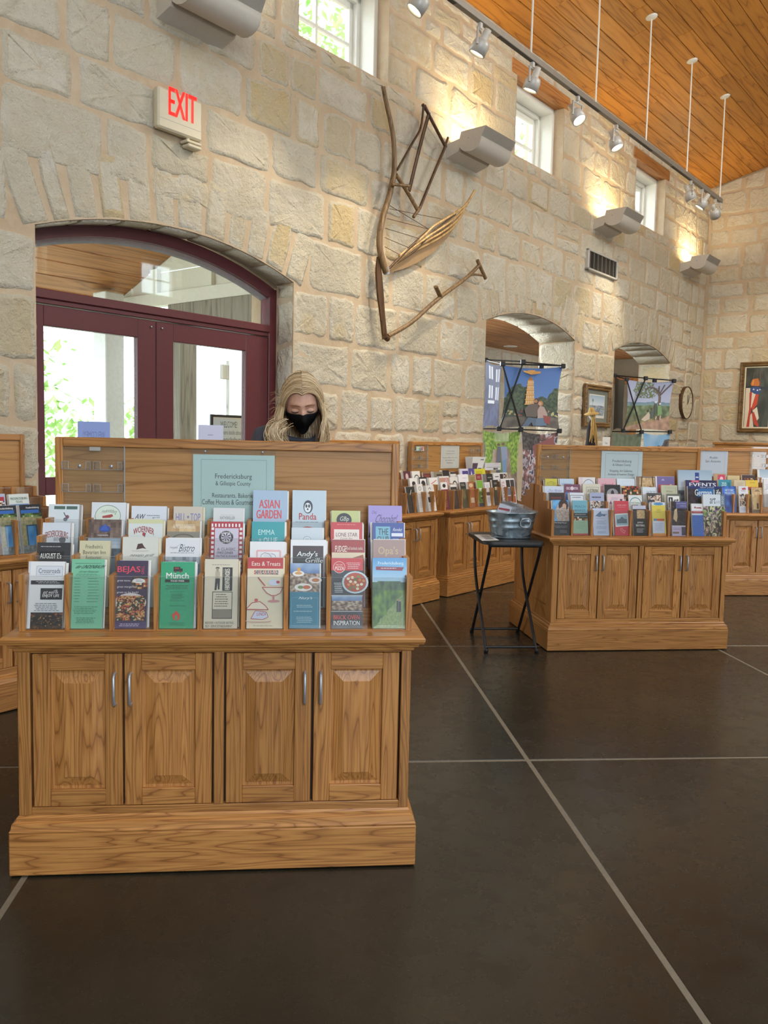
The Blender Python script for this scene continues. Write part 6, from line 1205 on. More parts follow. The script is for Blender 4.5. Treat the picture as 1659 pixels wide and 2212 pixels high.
# ------------------------------------------------------------------ old farm tools hung on the wall
def wt(px, py, d=4.10): s, _, z = at_wall(px, py, d); return Vector((s, d, z))
def sm(pts, n=5):
    out = []
    for i in range(len(pts)-1):
        p0, p1, p2, p3 = pts[max(i-1, 0)], pts[i], pts[i+1], pts[min(i+2, len(pts)-1)]
        for k in range(n):
            t = k/n; out.append(.5*((2*p1)+(p2-p0)*t+(2*p0-5*p1+4*p2-p3)*t*t+(3*p1-p0-3*p2+p3)*t**3))
    return out+[pts[-1]]
org = wt(833, 585); tg_ = wthing('grain_cradle', 'antique wooden grain cradle with long curved tines hung on the stone wall', 'farm tool', *org)
L_ = lambda px, py, d=4.10: wt(px, py, d)-org
def rod(name, pts, r, mat, parent, n=8, flat=None, smooth=True):
    P = [L_(*p) for p in pts]; P = sm(P) if smooth and len(P) > 2 else P
    if isinstance(r, tuple): R_ = [r[0]+(r[1]-r[0])*i/(len(P)-1) for i in range(len(P))]
    else: R_ = r
    return MB().tube(P, R_, n, flat=flat).build(name, mat, parent)
rod('snath', [(828, 187), (833, 215), (843, 260), (850, 300), (852, 340), (851, 375), (846, 400), (839, 430), (828, 465), (821, 500), (820, 530), (825, 560), (834, 588)], (.016, .026), TOOL, tg_)
rod('handle_peg', [(846, 398, 4.07), (884, 402, 4.02)], .012, TOOL, tg_)
rod('flat_brace', [(927, 243), (905, 325), (884, 412)], .020, TOOLD, tg_, 6, .35)
rod('brace', [(915, 228), (909, 275), (891, 309), (858, 367)], .009, TOOLD, tg_)
rod('brace', [(917, 228), (931, 257), (963, 318)], .014, TOOLD, tg_, 6)
rod('brace', [(963, 314), (935, 380), (907, 449)], .012, TOOLD, tg_, 6)
rod('brace', [(855, 377), (880, 415), (904, 457)], .016, TOOL, tg_, 6)
rod('brace_pin', [(968, 297), (959, 322)], .010, TOOLD, tg_); rod('brace_pin', [(908, 447), (893, 469)], .013, TOOL, tg_); rod('brace_pin', [(913, 226), (921, 238)], .013, TOOLD, tg_)
for a, b in (((842, 444), (926, 495)), ((841, 451), (959, 474)), ((836, 472), (926, 495)), ((832, 493), (905, 515)), ((831, 513), (883, 535)), ((831, 533), (865, 551))): rod('wire', [(*a, 4.09), (*b, 4.02)], .0025, TOOLD, tg_, 5)
TN = [[(1026, 411, 4.0), (1006, 442, 4.0), (983, 460, 4.0), (957, 476, 4.01), (935, 490, 4.02), (917, 508, 4.03), (893, 528, 4.05), (862, 553, 4.07)],
      [(1012, 436, 4.03), (997, 457, 4.03), (970, 481, 4.03), (939, 501, 4.04), (915, 518, 4.05), (893, 534, 4.06), (858, 562, 4.08)],
      [(1004, 452, 4.06), (985, 478, 4.06), (952, 503, 4.06), (920, 521, 4.07), (890, 540, 4.08), (852, 568, 4.09)],
      [(998, 462, 4.09), (980, 490, 4.09), (950, 513, 4.09), (915, 532, 4.1), (880, 550, 4.1), (846, 575, 4.1)]]
for p in TN: rod('tine', p, (.010, .009), TOOLL, tg_)
rod('back_rod', [(935, 490, 4.03), (890, 530, 4.05), (838, 582, 4.09)], .010, TOOLD, tg_)
rod('spacer', [(984, 463, 4.0), (937, 499, 4.04), (897, 541, 4.08), (856, 569, 4.1)], .007, TOOLD, tg_, 6)
bl = [(841, 588), (867, 582), (896, 570), (934, 546), (966, 513), (984, 484), (990, 468), (978, 480), (950, 502), (921, 525), (880, 550), (845, 577)]
m = MB(); P = [L_(x, y, 4.145) for x, y in bl]; Q = [p+Vector((0, -.008, 0)) for p in P]; n = len(P)
m.add(P+Q, [tuple(range(n, 2*n)), tuple(range(n))[::-1]]+[(i, (i+1) % n, n+(i+1) % n, n+i) for i in range(n)]); m.build('blade', plain('rusted_blade', '#a88a66', .5, .2), tg_)
rod('ferrule', [(833, 577), (836, 592)], .026, STEEL, tg_, 8)
org = wt(833, 731); sc_ = wthing('hand_scythe', 'antique scythe with a dark blade and T shaped handle low on the stone wall', 'farm tool', *org)
m = MB(); le = [(817, 554), (814, 588), (817, 635), (823, 680), (829, 733)]; ri = [(819, 556), (825, 590), (829, 635), (832, 680), (837, 728)]
A = sm([L_(x, y, 4.11) for x, y in le], 4); B = sm([L_(x, y, 4.11) for x, y in ri], 4); n = len(A)
vs = A+B+[p+Vector((0, .016, 0)) for p in A]+[p+Vector((0, .016, 0)) for p in B]
m.add(vs, [(i, n+i, n+i+1, i+1) for i in range(n-1)]+[(2*n+i, 2*n+i+1, 3*n+i+1, 3*n+i) for i in range(n-1)]+[(i, i+1, 2*n+i+1, 2*n+i) for i in range(n-1)]+[(n+i, 3*n+i, 3*n+i+1, n+i+1) for i in range(n-1)]); m.build('blade', TOOLD, sc_)
rod('snath', [(838, 726), (888, 697, 4.08), (943, 648, 4.06), (1006, 601, 4.05), (1035, 573, 4.04)], (.018, .016), TOOL, sc_)
rod('fork', [(1009, 599, 4.05), (1022, 593, 4.04), (1042, 595, 4.04)], .010, TOOL, sc_); rod('cross_handle', [(1031, 562, 4.04), (1049, 602, 4.04)], .016, TOOL, sc_); rod('peg_handle', [(941, 619, 4.02), (952, 643, 4.06)], .020, TOOL, sc_, 8, .6)
rod('binding', [(830, 726), (838, 733)], .022, TOOLD, sc_)
# ------------------------------------------------------------------ fabric pop-up displays in the niches
_ph0 = photo
def photo(kind, x, y, sd):
    n = rgb_noise(x, y, 4, sd); n2 = rgb_noise(x, y, 11, sd+5); n3 = rgb_noise(x, y, 27, sd+9)
    if kind == 'dusk':
        if y < .56: c = mixc(H('#3f68b4'), H('#5684cf'), y*1.6)
        else: c = mixc(H('#27353a'), H('#4a5546'), n2+.5)
        tr = min(((x-.30)/.26)**2+((y-.52)/.22)**2, ((x-.98)/.18)**2+((y-.55)/.2)**2, ((x-.08)/.12)**2+((y-.62)/.14)**2, ((x-.72)/.12)**2+((y-.60)/.12)**2)
        if tr < 1+n2*.5: c = mixc(H('#25352c'), H('#4d6043'), n3+.5)
        if y > .82: c = mixc(H('#5a5648'), H('#6f6b60'), n2+.5)
        if y > .88: c = mixc(H('#4a443f'), H('#6b635a'), n2+.5)
        if .70 < y < .82 and n3 > .25: c = H('#c8c07a') if n > 0 else H('#a3443a')
        return c
    if kind == 'facade':
        c = mixc(H('#3a3f60'), H('#4d5274'), n+.5)
        for (cx, cy) in ((.35, .14), (.8, .17), (.35, .45), (.8, .47)):
            if abs(x-cx) < .12 and abs(y-cy) < .10: c = H('#d8dbe6') if abs(x-cx) > .05 else H('#7f86a6')
        if y > .62: c = mixc(H('#23284a'), H('#3a4070'), n2+.5)
        if .2 < x < .6 and .58 < y < .64: c = H('#d8dbe6')
        return c
    if kind == 'rows':
        d = abs(x-.5)
        if d < .10+.10*y and y > .02: c = mixc(H('#6f9a3a'), H('#8bb04e'), n2+.5)
        elif d < .20+.20*y and y > .25: c = mixc(H('#8f7a66'), H('#b29a86'), n2+.5)
        else: c = mixc(H('#4f7a25'), H('#a5c94a'), n3+.5) if y < .72-.3*d else mixc(H('#6d5f50'), H('#93806e'), n2+.5)
        if y < .12 and d < .2: c = mixc(H('#8fae6a'), H('#c9d6a8'), n2+.5)
        return c
    if kind == 'market':
        pal = [H('#2b2524'), H('#6d5f66'), H('#a9a0b4'), H('#4a3a36'), H('#8a5a5a'), H('#cfc8d2'), H('#33384f')]
        return palmix(pal, (n+n2*.9+n3*.4+1.2)*3.2) if y > .25 or x > .5 else mixc(H('#231f1e'), H('#5a5250'), n3+.5)
    if kind == 'outlook':
        hz = .42+.03*n
        if y < hz: c = mixc(H('#8d97bd'), H('#aeb9dc'), y/hz)
        elif y < hz+.08: c = mixc(H('#5f7fa0'), H('#6f9488'), (y-hz)*12)
        elif y < .70: c = mixc(H('#3d5232'), H('#7a8c62'), n2+.5)
        else: c = mixc(H('#4a5236'), H('#6c6f4c'), n2+.5)
        if y > .95-.25*x+.04*n: c = mixc(H('#8d6a55'), H('#b98f74'), n2+.5)
        elif y > .86-.12*x: c = mixc(H('#5a5a35'), H('#9a8d55'), n2+.5)
        if ((x-.44)/.28)**2+((y-.17)/.18)**2 < 1+n2 and n3 > -.15 and y < .34: c = mixc(H('#3a4a2c'), H('#66784c'), n3+.5)
        return c
    if kind == 'cliff':
        return mixc(H('#6a5448'), H('#c9bcc0'), n2+.5) if y < .62 else mixc(H('#8a8040'), H('#c9bd6a'), n2+.5)
    if kind == 'flag':
        return mixc(H('#47553f'), H('#5d6a50'), n2+.5) if y < .34+.25*x*(1-x)*1.2 else mixc(H('#b03028'), H('#d0453a'), n+.5)
    if kind == 'hills': return mixc(H('#6aa5d8'), H('#9cc6e6'), n+.5) if y < .75-.75*x+.2*n or y < .1 else mixc(H('#2c2a2e'), H('#57504a'), n2+.5)
    return _ph0(kind, x, y, sd)
def popup(name, label, Y, main, left, low1, low2, scissor, hubs, bars, kinds, extra, seed):
    at = lambda px, py, y=Y: on_plane(px, py, Vector((0, y, 0)), Vector((0, 1, 0)))
    og = at((low1[0][0]+low2[1][0])/2, 930); og.z = 0
    t = thing(name, label, 'display stand', og); hs = []
    def panel(cs, ys, kind, ex, nm, nx=40, th=.004):
        P = [at(px, py, y)-og for (px, py), y in zip(cs, ys)]       # tl tr br bl
        nrm = (P[1]-P[0]).cross(P[3]-P[0]).normalized()
        if nrm.y > 0: nrm = -nrm
        def mp(u, v, k):
            uu = .5+(u-.5)*(1-.10*(1-(2*v-1)**2)); vv = .5+(v-.5)*(1-.08*(1-(2*u-1)**2))
            p = (P[0]*(1-uu)+P[1]*uu)*(1-vv)+(P[3]*(1-uu)+P[2]*uu)*vv
            return p+nrm*(.0006*k-.012*sin(pi*u)*sin(pi*v))
        asp = (P[3]-P[0]).length/max(.05, (P[1]-P[0]).length)
        m = draw([('ph', 0, 0, 1, 1, kind, seed, nx)]+ex, mp, None, asp)
        q = len(m.v); nn = 8
        bk = [mp(i/nn, j/nn, -2) for j in range(nn+1) for i in range(nn+1)]
        m.add(bk, [(j*(nn+1)+i, (j+1)*(nn+1)+i, (j+1)*(nn+1)+i+1, j*(nn+1)+i+1) for j in range(nn) for i in range(nn)], 0, True, lin('#55585c'))
        m.build(nm, FAB, t)
    panel(main, [Y+.012]*4, kinds[0], extra[0], 'fabric_panel', 72); panel(left, [Y+.42, Y+.02, Y+.02, Y+.42], kinds[1], extra[1], 'fabric_panel', 36)
    panel(low1, [Y+.012]*4, kinds[2], extra[2], 'fabric_panel', 56); panel(low2, [Y+.012]*4, kinds[3], extra[3], 'fabric_panel', 44)
    for (a, b) in scissor: MB().tube([at(*a, Y-.02)-og, at(*b, Y-.02)-og], .0085, 6).build('pole', BLACK, t)
    for (a, b, ya, yb) in bars: MB().tube([at(*a, Y+ya)-og, at(*b, Y+yb)-og], .0075, 6).build('pole', BLACK, t)
    for (a, y) in hubs: p = at(*a, Y+y)-og; MB().box(p.x-.022, p.x+.022, p.y-.02, p.y+.02, p.z-.022, p.z+.022, ch=.005).build('hub', BLACK, t)
    for a in (low1[3], low1[2], low2[2]):
        p = at(*a, Y)-og; MB().tube([(p.x, p.y+.02, p.z+.02), (p.x, p.y+.02, .0)], .010, 6).build('leg', BLACK, t)
tower = []
for i in range(5):
    y0 = .20+.085*i; w = .055+.008*i
    tower += [PG([(.475-w, y0+.075), (.475+w, y0+.075), (.475+w*.92, y0), (.475-w*.92, y0)], '#d98a32'), R(.475-w*1.15, y0+.072, w*2.3, .012, '#f0c878')]+[R(.475-w+.014+2*w*q/5, y0+.015, w*.18, .05, '#fbe6b8') for q in range(5)]
tower = [PG([(.475-.05, .205), (.475+.05, .205), (.475, .13)], '#a8662c')]+tower+[PG([(.475, .11), (.34, .07), (.33, .045), (.44, .055), (.475, .09)], '#dfa04a'), PG([(.475, .11), (.62, .09), (.64, .055), (.52, .05), (.475, .09)], '#c98a3c'), PG([(.475, .10), (.4, .04), (.47, .03), (.54, .035)], '#d8963f')]
couple = [E_(.60, .545, .045, .035, '#4a3226'), PG([(.42, .83), (.38, .70), (.46, .62), (.62, .60), (.66, .72), (.60, .84)], '#5a524c'), PG([(.36, 1.0), (.46, .84), (.60, .86), (.62, .99), (.54, .99), (.52, .93), (.46, 1.0)], '#4a5f78'), E_(.67, .60, .05, .045, '#b5764a'), PG([(.62, .72), (.66, .64), (.74, .66), (.80, .78), (.76, .92), (.62, .88)], '#b59a92'), PG([(.60, .86), (.76, .84), (.78, .97), (.66, .99), (.58, .99)], '#55708f'), E_(.585, .565, .03, .03, '#a87858'), E_(.66, .605, .028, .03, '#d2a184'), PG([(.72, .80), (.86, .82), (.82, .95), (.74, .92)], '#8f3f3c')]
duo = [E_(.42, .17, .045, .02, '#6a4a36'), PG([(.38, .2), (.47, .2), (.50, .42), (.34, .44)], '#5f6070'), E_(.55, .16, .05, .022, '#7a5a44'), PG([(.48, .2), (.66, .2), (.70, .38), (.52, .42)], '#8d9cc0'), PG([(.52, .41), (.68, .39), (.66, .70), (.56, .70)], '#6d92bd'), PG([(.36, .44), (.49, .42), (.48, .6), (.36, .6)], '#4a4a58')]
popup('fabric_display', 'pop-up fabric display with a night scene of a lit tower, in the first niche', 8.1, [(1087, 789), (1215, 792), (1208, 927), (1079, 926)], [(1049, 778), (1084, 787), (1077, 925), (1043, 924)], [(1043, 930), (1124, 930), (1118, 1085), (1046, 1085)], [(1127, 931), (1206, 933), (1200, 1085), (1124, 1085)],
      [((1086, 788), (1125, 925)), ((1130, 783), (1079, 926))],
      [((1086, 786), -.01), ((1130, 782), -.04), ((1216, 791), 0), ((1169, 791), .05), ((1078, 926), 0), ((1125, 928), -.02), ((1208, 931), 0), ((1049, 778), .44)],
      [((1049, 777), (1130, 781), .44, -.04), ((1130, 782), (1216, 790), -.04, 0), ((1086, 786), (1216, 790), .0, 0), ((1049, 778), (1086, 787), .44, 0), ((1043, 926), (1125, 927), .42, -.02), ((1078, 926), (1208, 931), 0, 0)],
      ('dusk', 'facade', 'rows', 'market'), (tower+couple, [], duo, [PG([(.3, .18), (.9, .05), (.95, .3), (.35, .34)], '#8a4a4a')]), 3)
treeb = [LN([(.74, .80), (.76, .55), (.75, .3), (.68, .16)], .06, '#5a4a44'), LN([(.70, .2), (.60, .12), (.48, .11), (.40, .17)], .035, '#4a3c38'), LN([(.75, .28), (.86, .16), (.96, .06)], .035, '#4a3c38'), LN([(.72, .22), (.70, .08)], .03, '#4a3c38'), LN([(.74, .24), (.82, .06)], .03, '#4a3c38')]
hik = [PG([(.36, .80), (.44, .72), (.52, .63), (.56, .70), (.56, .78), (.44, .84)], '#cbb7a2'), E_(.50, .61, .025, .025, '#3a2620'), E_(.585, .565, .025, .022, '#4a3228'), PG([(.56, .60), (.62, .58), (.62, .76), (.55, .77)], '#3f5048'), PG([(.64, .46), (.70, .45), (.71, .66), (.64, .74)], '#3c4440'), E_(.67, .42, .03, .022, '#dfe2e6'), PG([(.72, .50), (.79, .48), (.83, .66), (.72, .72)], '#6f9a5a'), E_(.77, .455, .025, .022, '#e3e6ea'), LN([(.70, .72), (.68, .79)], .03, '#c9a98c'), LN([(.79, .70), (.78, .79)], .03, '#c9a98c')]
popup('fabric_display', 'pop-up fabric display with hikers on a granite hill under a tree, in the second niche', 9.75, [(1354, 820), (1456, 823), (1447, 932), (1346, 930)], [(1328, 812), (1350, 819), (1345, 929), (1324, 930)], [(1322, 934), (1387, 934), (1382, 1060), (1324, 1060)], [(1389, 934), (1447, 936), (1442, 1060), (1387, 1060)],
      [((1354, 820), (1386, 932)), ((1395, 817), (1346, 930))],
      [((1354, 819), -.01), ((1395, 817), -.04), ((1456, 823), 0), ((1414, 823), .05), ((1346, 930), 0), ((1386, 933), -.02), ((1447, 933), 0), ((1328, 811), .44)],
      [((1328, 811), (1395, 817), .44, -.04), ((1395, 817), (1456, 822), -.04, 0), ((1328, 812), (1354, 819), .44, 0), ((1322, 932), (1386, 933), .42, -.02), ((1346, 931), (1447, 933), 0, 0)],
      ('outlook', 'cliff', 'flag', 'hills'), (treeb+hik, [], [], []), 8)
# ------------------------------------------------------------------ corn husk figure and a little card behind the island cabinet
fg = wthing('husk_figure', 'straw figure in a wide brimmed hat and dark dress standing before the framed print', 'figure', at_wall(1276, 950, 3.93)[0], 3.93, .69)
STRAW = wood('straw', '#c9a765', '#b8924f', '#7d5f2e', 'z', .8, 5., 60., 2., .4); DRESS = plain('dark_dress', '#2a1f22', .9)
MB().lathe([(0, 0), (.12, 0), (.11, .02), (.07, .40), (.048, .62), (.044, .74), (.02, .80), (0, .81)], 20).build('dress', DRESS, fg)
MB().ball((0.012, -.006, .845), .034, 14, 10, sc=(1, 1, 1.15)).build('head', plain('muslin', '#d9cdb8', .9), fg)
MB().lathe([(0, .075), (.022, .07), (.032, .045), (.036, .02), (.080, .0), (.082, .003), (.036, .024), (.0, .03)], 24, (0, 0, .872), 0, (-.22, 0, 1)).build('hat', STRAW, fg)
for (x, y, z, n, L, sd) in ((-.035, -.035, .86, 40, .30, 1), (-.055, -.04, .50, 34, .20, 2), (.03, -.035, .74, 14, .3, 3)):
    m = MB(); rr = random.Random(sd)
    for i in range(n):
        dx, dy = rr.gauss(0, .017), rr.gauss(0, .013); q = rr.uniform(.7, 1)*L
        m.tube([(x+dx*.3, y+dy*.3, z), (x+dx, y+dy, z-q*.5), (x+dx*1.5+rr.gauss(0, .012), y+dy*1.4, z-q)], [.005, .006, .003], 4)
    m.build('straw_tuft', STRAW, fg)
cd_ = wthing('card_stand', 'small white card on a thin stand beside the straw figure', 'card', at_wall(1310, 950, 3.9)[0], 3.9, .69)
zc = at_wall(1310, 944, 3.9)[2]-.69
MB().box(-.10, .10, 0, .004, zc-.13, zc).build('card', PAPER, cd_); MB().tube([(0, .012, 0), (0, .012, zc-.02)], .006).lathe([(0, 0), (.05, 0), (.05, .008), (0, .01)], 16).build('stand', BLACK, cd_)
draw([T(.3, .4, .35, .2, 'Texas', '#5a5560')], lambda u, v, k: ((u-.5)*.2, -.0006, zc-.13*v)).build('printing', INK, cd_)
# ------------------------------------------------------------------ folding tray table, tub, packets
tb = thing('tray_table', 'black folding tray table with crossed legs beside the island cabinet', 'table', (1.222, 5.17, 0))
X0, X1, Yf, Yb = -.190, .188, -.275, .275
def rrect(x0, x1, y0, y1, r, n=6):
    p = []
    for (cx, cy, a0) in ((x1-r, y1-r, 0), (x0+r, y1-r, 90), (x0+r, y0+r, 180), (x1-r, y0+r, 270)):
        for i in range(n+1): a = radians(a0+90*i/n); p.append((cx+r*cos(a), cy+r*sin(a)))
    return p
m = MB(); lay = [(0, .644), (.0, .650), (.004, .662), (.012, .664)]; n = None; vs = []
for (i, z) in lay: p = rrect(X0+i, X1-i, Yf+i, Yb-i, .07-i); n = len(p); vs += [(x, y, z) for x, y in p]
for a in range(3): m.add(vs, [(a*n+i, a*n+(i+1) % n, (a+1)*n+(i+1) % n, (a+1)*n+i) for i in range(n)], 0, True)
m.add(vs, [tuple(range(3*n, 4*n)), tuple(range(n))[::-1]]); m.build('tabletop', BLACKP, tb)
for x in (-.155, .150):
    MB().tube(sm([Vector(p) for p in ((x, -.27, .0), (x, -.10, .18), (x, .06, .34), (x, .13, .44), (x, .16, .54), (x, .17, .644))]), .0095, 8).build('leg', BLACK, tb)
    MB().tube(sm([Vector(p) for p in ((x+.018, .27, .0), (x+.018, .12, .19), (x+.018, .03, .30), (x+.018, -.06, .42), (x+.018, -.17, .56), (x+.018, -.22, .644))]), .0095, 8).build('leg', BLACK, tb)
MB().tube([(-.155, -.245, .03), (.150, -.245, .03)], .008).build('crossbar', BLACK, tb); MB().tube([(-.137, .245, .03), (.168, .245, .03)], .008).build('crossbar', BLACK, tb)
MB().tube([(-.17, .17, .636), (.17, .17, .636)], .009).build('crossbar', BLACK, tb); MB().tube([(-.15, -.22, .634), (.17, -.22, .634)], .009).build('crossbar', BLACK, tb)
for x, y in ((-.155, -.27), (.150, -.27), (-.137, .27), (.168, .27)): MB().lathe([(0, -.001), (.0125, -.001), (.0125, .02), (.010, .024)], 10, (x, y, .002)).build('rubber_foot', BLACKP, tb)
tu = thing('galvanised_tub', 'galvanised metal tub of plastic wrapped packets on the black tray table', 'tub', (1.247, 5.13, .666))
def sup(rx, ry, z, n=40, e=2.6):
    o = []
    for k in range(n):
        a = 2*pi*k/n; c, s_ = cos(a), sin(a); o.append((rx*abs(c)**(2/e)*(1 if c > 0 else -1), ry*abs(s_)**(2/e)*(1 if s_ > 0 else -1), z))
    return o
prof = [(.112, .088, .0), (.118, .094, .0), (.118, .094, .006), (.124, .099, .035), (.130, .104, .062), (.1335, .107, .067), (.131, .105, .073), (.137, .110, .100), (.1405, .113, .105), (.138, .111, .111), (.146, .118, .150), (.151, .123, .153), (.152, .124, .158), (.148, .120, .160), (.144, .116, .156), (.120, .095, .012), (.02, .02, .010)]
vs = []; [vs.extend(sup(*p)) for p in prof]; m = MB(); n = 40
m.add(vs, [(i*n+k, i*n+(k+1) % n, (i+1)*n+(k+1) % n, (i+1)*n+k) for i in range(len(prof)-1) for k in range(n)], 0, True)
m.add(vs, [tuple(range(n))[::-1], tuple(range((len(prof)-1)*n, len(prof)*n))]); m.build('bowl', GALV, tu)
m = MB(); c = Vector((.055, -.128, .10)); pts = [c+Vector((.030*(abs(cos(a))**.7)*(1 if cos(a) > 0 else -1), -.006-.004*sin(a), .026*(abs(sin(a))**.7)*(1 if sin(a) > 0 else -1))) for a in [2*pi*i/24 for i in range(25)]]
m.tube(pts, .0035, 8); m.build('ring_handle', STEEL, tu); MB().box(.030, .080, -.136, -.114, .120, .132, ch=.003).build('handle_clip', GALV, tu)
pm_ = MB().box(-.040, .040, 0, .007, .0, .15).mesh('leaflets', [INK]); 
def packet(x, y, z, rx, ry, rz, h, front, lab):
    t = thing('souvenir_packet', lab, 'packet', tu.location+Vector((x, y, z)), 0, 'souvenir packets in the tub'); t.rotation_euler = (rx, ry, rz)
    c = MB(); c.box(-.040, .040, 0, .006, 0, h, 0, col=lin('#e4e6ee')); draw([bg_('#dfe6f4'), R(0, .55, 1, .45, '#33507f'), PG([(.05, .18), (.9, .10), (.9, .2), (.05, .26)], '#b03a44'), PH(0, .7, 1, .3, 'tan', 3, 6)] if front else [bg_('#cfd6e4'), R(0, .5, 1, .5, '#3b5a8c')], lambda u, v, k: ((u-.5)*.08, -.0003*k, h*(1-v)), c, 1.8)
    c.build('leaflets', INK, t)
    b = MB(); rr = random.Random(int(x*9999)); top = h+.022
    f = [(-.046, -.003, -.002), (.046, -.003, -.002), (.047, -.005, h*.9), (.043, .002, top+rr.uniform(-.006, .006)), (-.043, .003, top+rr.uniform(-.006, .006)), (-.047, -.005, h*.9)]
    k = [(p[0], .010-.3*p[1] if p[2] < top-.02 else p[1]+.002, p[2]) for p in f]
    b.add(f+k, [(0, 1, 2, 5), (5, 2, 3, 4), (6, 11, 8, 7), (11, 10, 9, 8)]+[(i, 6+i, 6+(i+1) % 6, (i+1) % 6) for i in range(6)]); b.build('clear_bag', BAGM, t)
ORD = ['first', 'second', 'third', 'fourth', 'fifth', 'sixth', 'seventh', 'last']
rr = random.Random(9)
for i in range(7): packet(-.085+.014*i, -.015+.010*i, .055, radians(-8), radians(16), radians(-30+2*i), .150-.002*i, i == 0, 'leaflet packet in a clear bag, %s in the taller fan of the tub' % ORD[i] if i else 'front packet of the taller fan in the tub, its red banner showing')
for i in range(8): packet(-.045+.0145*i, -.055+.009*i, .045, radians(-14), radians(17+1.2*i), radians(-34), .115+.002*i, i == 0, 'small leaflet packet in a clear bag, %s in the leaning fan of the tub' % ORD[i] if i else 'front packet of the leaning fan in the tub, its red banner showing')
ph_ = [on_plane(px, py, Vector((0, 0, .6655)), Vector((0, 0, 1))) for px, py in ((1024, 1155), (1057, 1155), (1078, 1167), (1041, 1168))]
m = MB(); q = sum(ph_, Vector())/4; m.add([p-q for p in ph_]+[p-q+Vector((0, 0, .001)) for p in ph_], [(0, 1, 2, 3), (4, 7, 6, 5), (0, 4, 5, 1), (1, 5, 6, 2), (2, 6, 7, 3), (3, 7, 4, 0)]); o = m.build('paper_sheet', PAPER, None, q); tag(o, 'white printed sheet lying on the black tray table', 'paper')
pq = [p-q for p in ph_]
draw([R(.3, .1, .5, .8, '#b9b6b6'), G(.35, .15, .4, .7, 6, '#7a7778')], lambda u, v, k: (pq[0]*(1-u)+pq[1]*u)*(1-v)+(pq[3]*(1-u)+pq[2]*u)*v+Vector((0, 0, .0012+.0002*k)), asp=1).build('printing', INK, o)
# ------------------------------------------------------------------ the woman behind the near cabinet
SKIN = NT('skin'); nz = SKIN.noise(SKIN.obvec(), 60, 4); SKIN.l(SKIN.ramp(nz, [(.3, lin('#c99a84')), (.7, lin('#d8ab95'))]), SKIN.b.inputs['Base Color']); SKIN.b.inputs['Roughness'].default_value = .5; SKIN.b.inputs['Subsurface Weight'].default_value = .08; SKIN = SKIN.m
TOPM = plain('grey_jersey', '#4b4d58', .85, bump=.2, vs=300); TROU = plain('dark_trousers', '#23252c', .85); SHOE = plain('dark_shoes', '#1b1a1a', .5)
MASK = plain('black_cloth_mask', '#0b0c11', .8, spec=.2, var=.03, vs=300)
def hair_mat():
    k = NT('blonde_hair'); a = k.n('ShaderNodeAttribute'); a.attribute_name = 'ink'; k.l(a.outputs['Color'], k.b.inputs['Base Color']); k.b.inputs['Roughness'].default_value = .42; return k.m
HAIR = hair_mat()
PX, PY = -.028, 3.44                         # head centre
HZ = 1.387
TILT = Matrix.Rotation(radians(-3), 3, 'Y') @ Matrix.Rotation(radians(3), 3, 'Z') @ Matrix.Rotation(radians(26), 3, 'X')
HCEN = Vector((PX, PY, HZ))
def hw(p): return (TILT @ Vector(p))*.945            # head frame to person frame (about the head centre)
def head_pt(th, ph):
    """th 0 top .. pi chin, ph 0 = face (-y), positive = +x"""
    ax, ay, az = .0715, .091, .116
    x = ax*sin(th)*sin(ph); y = -ay*sin(th)*cos(ph); z = az*cos(th)
    if z < -.01:
        q = (-z-.01)/.106; x *= 1-.34*q**1.6
        if y < 0: y = y*(1-.05*q)-.010*q*(1-abs(sin(ph)))
        else: y *= 1-.45*q
    if y < 0:
        g = lambda cx, cz, w, h: math.exp(-((x-cx)/w)**2-((z-cz)/h)**2)
        y += .009*(g(-.031, .002, .018, .013)+g(.031, .002, .018, .013))
        y -= .004*(g(-.03, .026, .026, .009)+g(.03, .026, .026, .009))
        y -= .023*g(0, -.030, .011, .020)+.009*g(0, -.006, .008, .018)
    return Vector((x, y, z))
def skinned(name, joints, edges, mat, sub=2):
    me = bpy.data.meshes.new(name); me.from_pydata([j[0] for j in joints], edges, []); o = bpy.data.objects.new(name, me); COL.objects.link(o)
    md = o.modifiers.new('skin', 'SKIN'); md.use_smooth_shade = True
    for i, j in enumerate(joints):
        r = j[1] if isinstance(j[1], tuple) else (j[1], j[1]); me.skin_vertices[0].data[i].radius = r
    me.skin_vertices[0].data[0].use_root = True
    s = o.modifiers.new('sub', 'SUBSURF'); s.levels = s.render_levels = sub
    dg = bpy.context.evaluated_depsgraph_get(); dg.update(); nm = bpy.data.meshes.new_from_object(o.evaluated_get(dg)); bpy.data.objects.remove(o)
    return nm
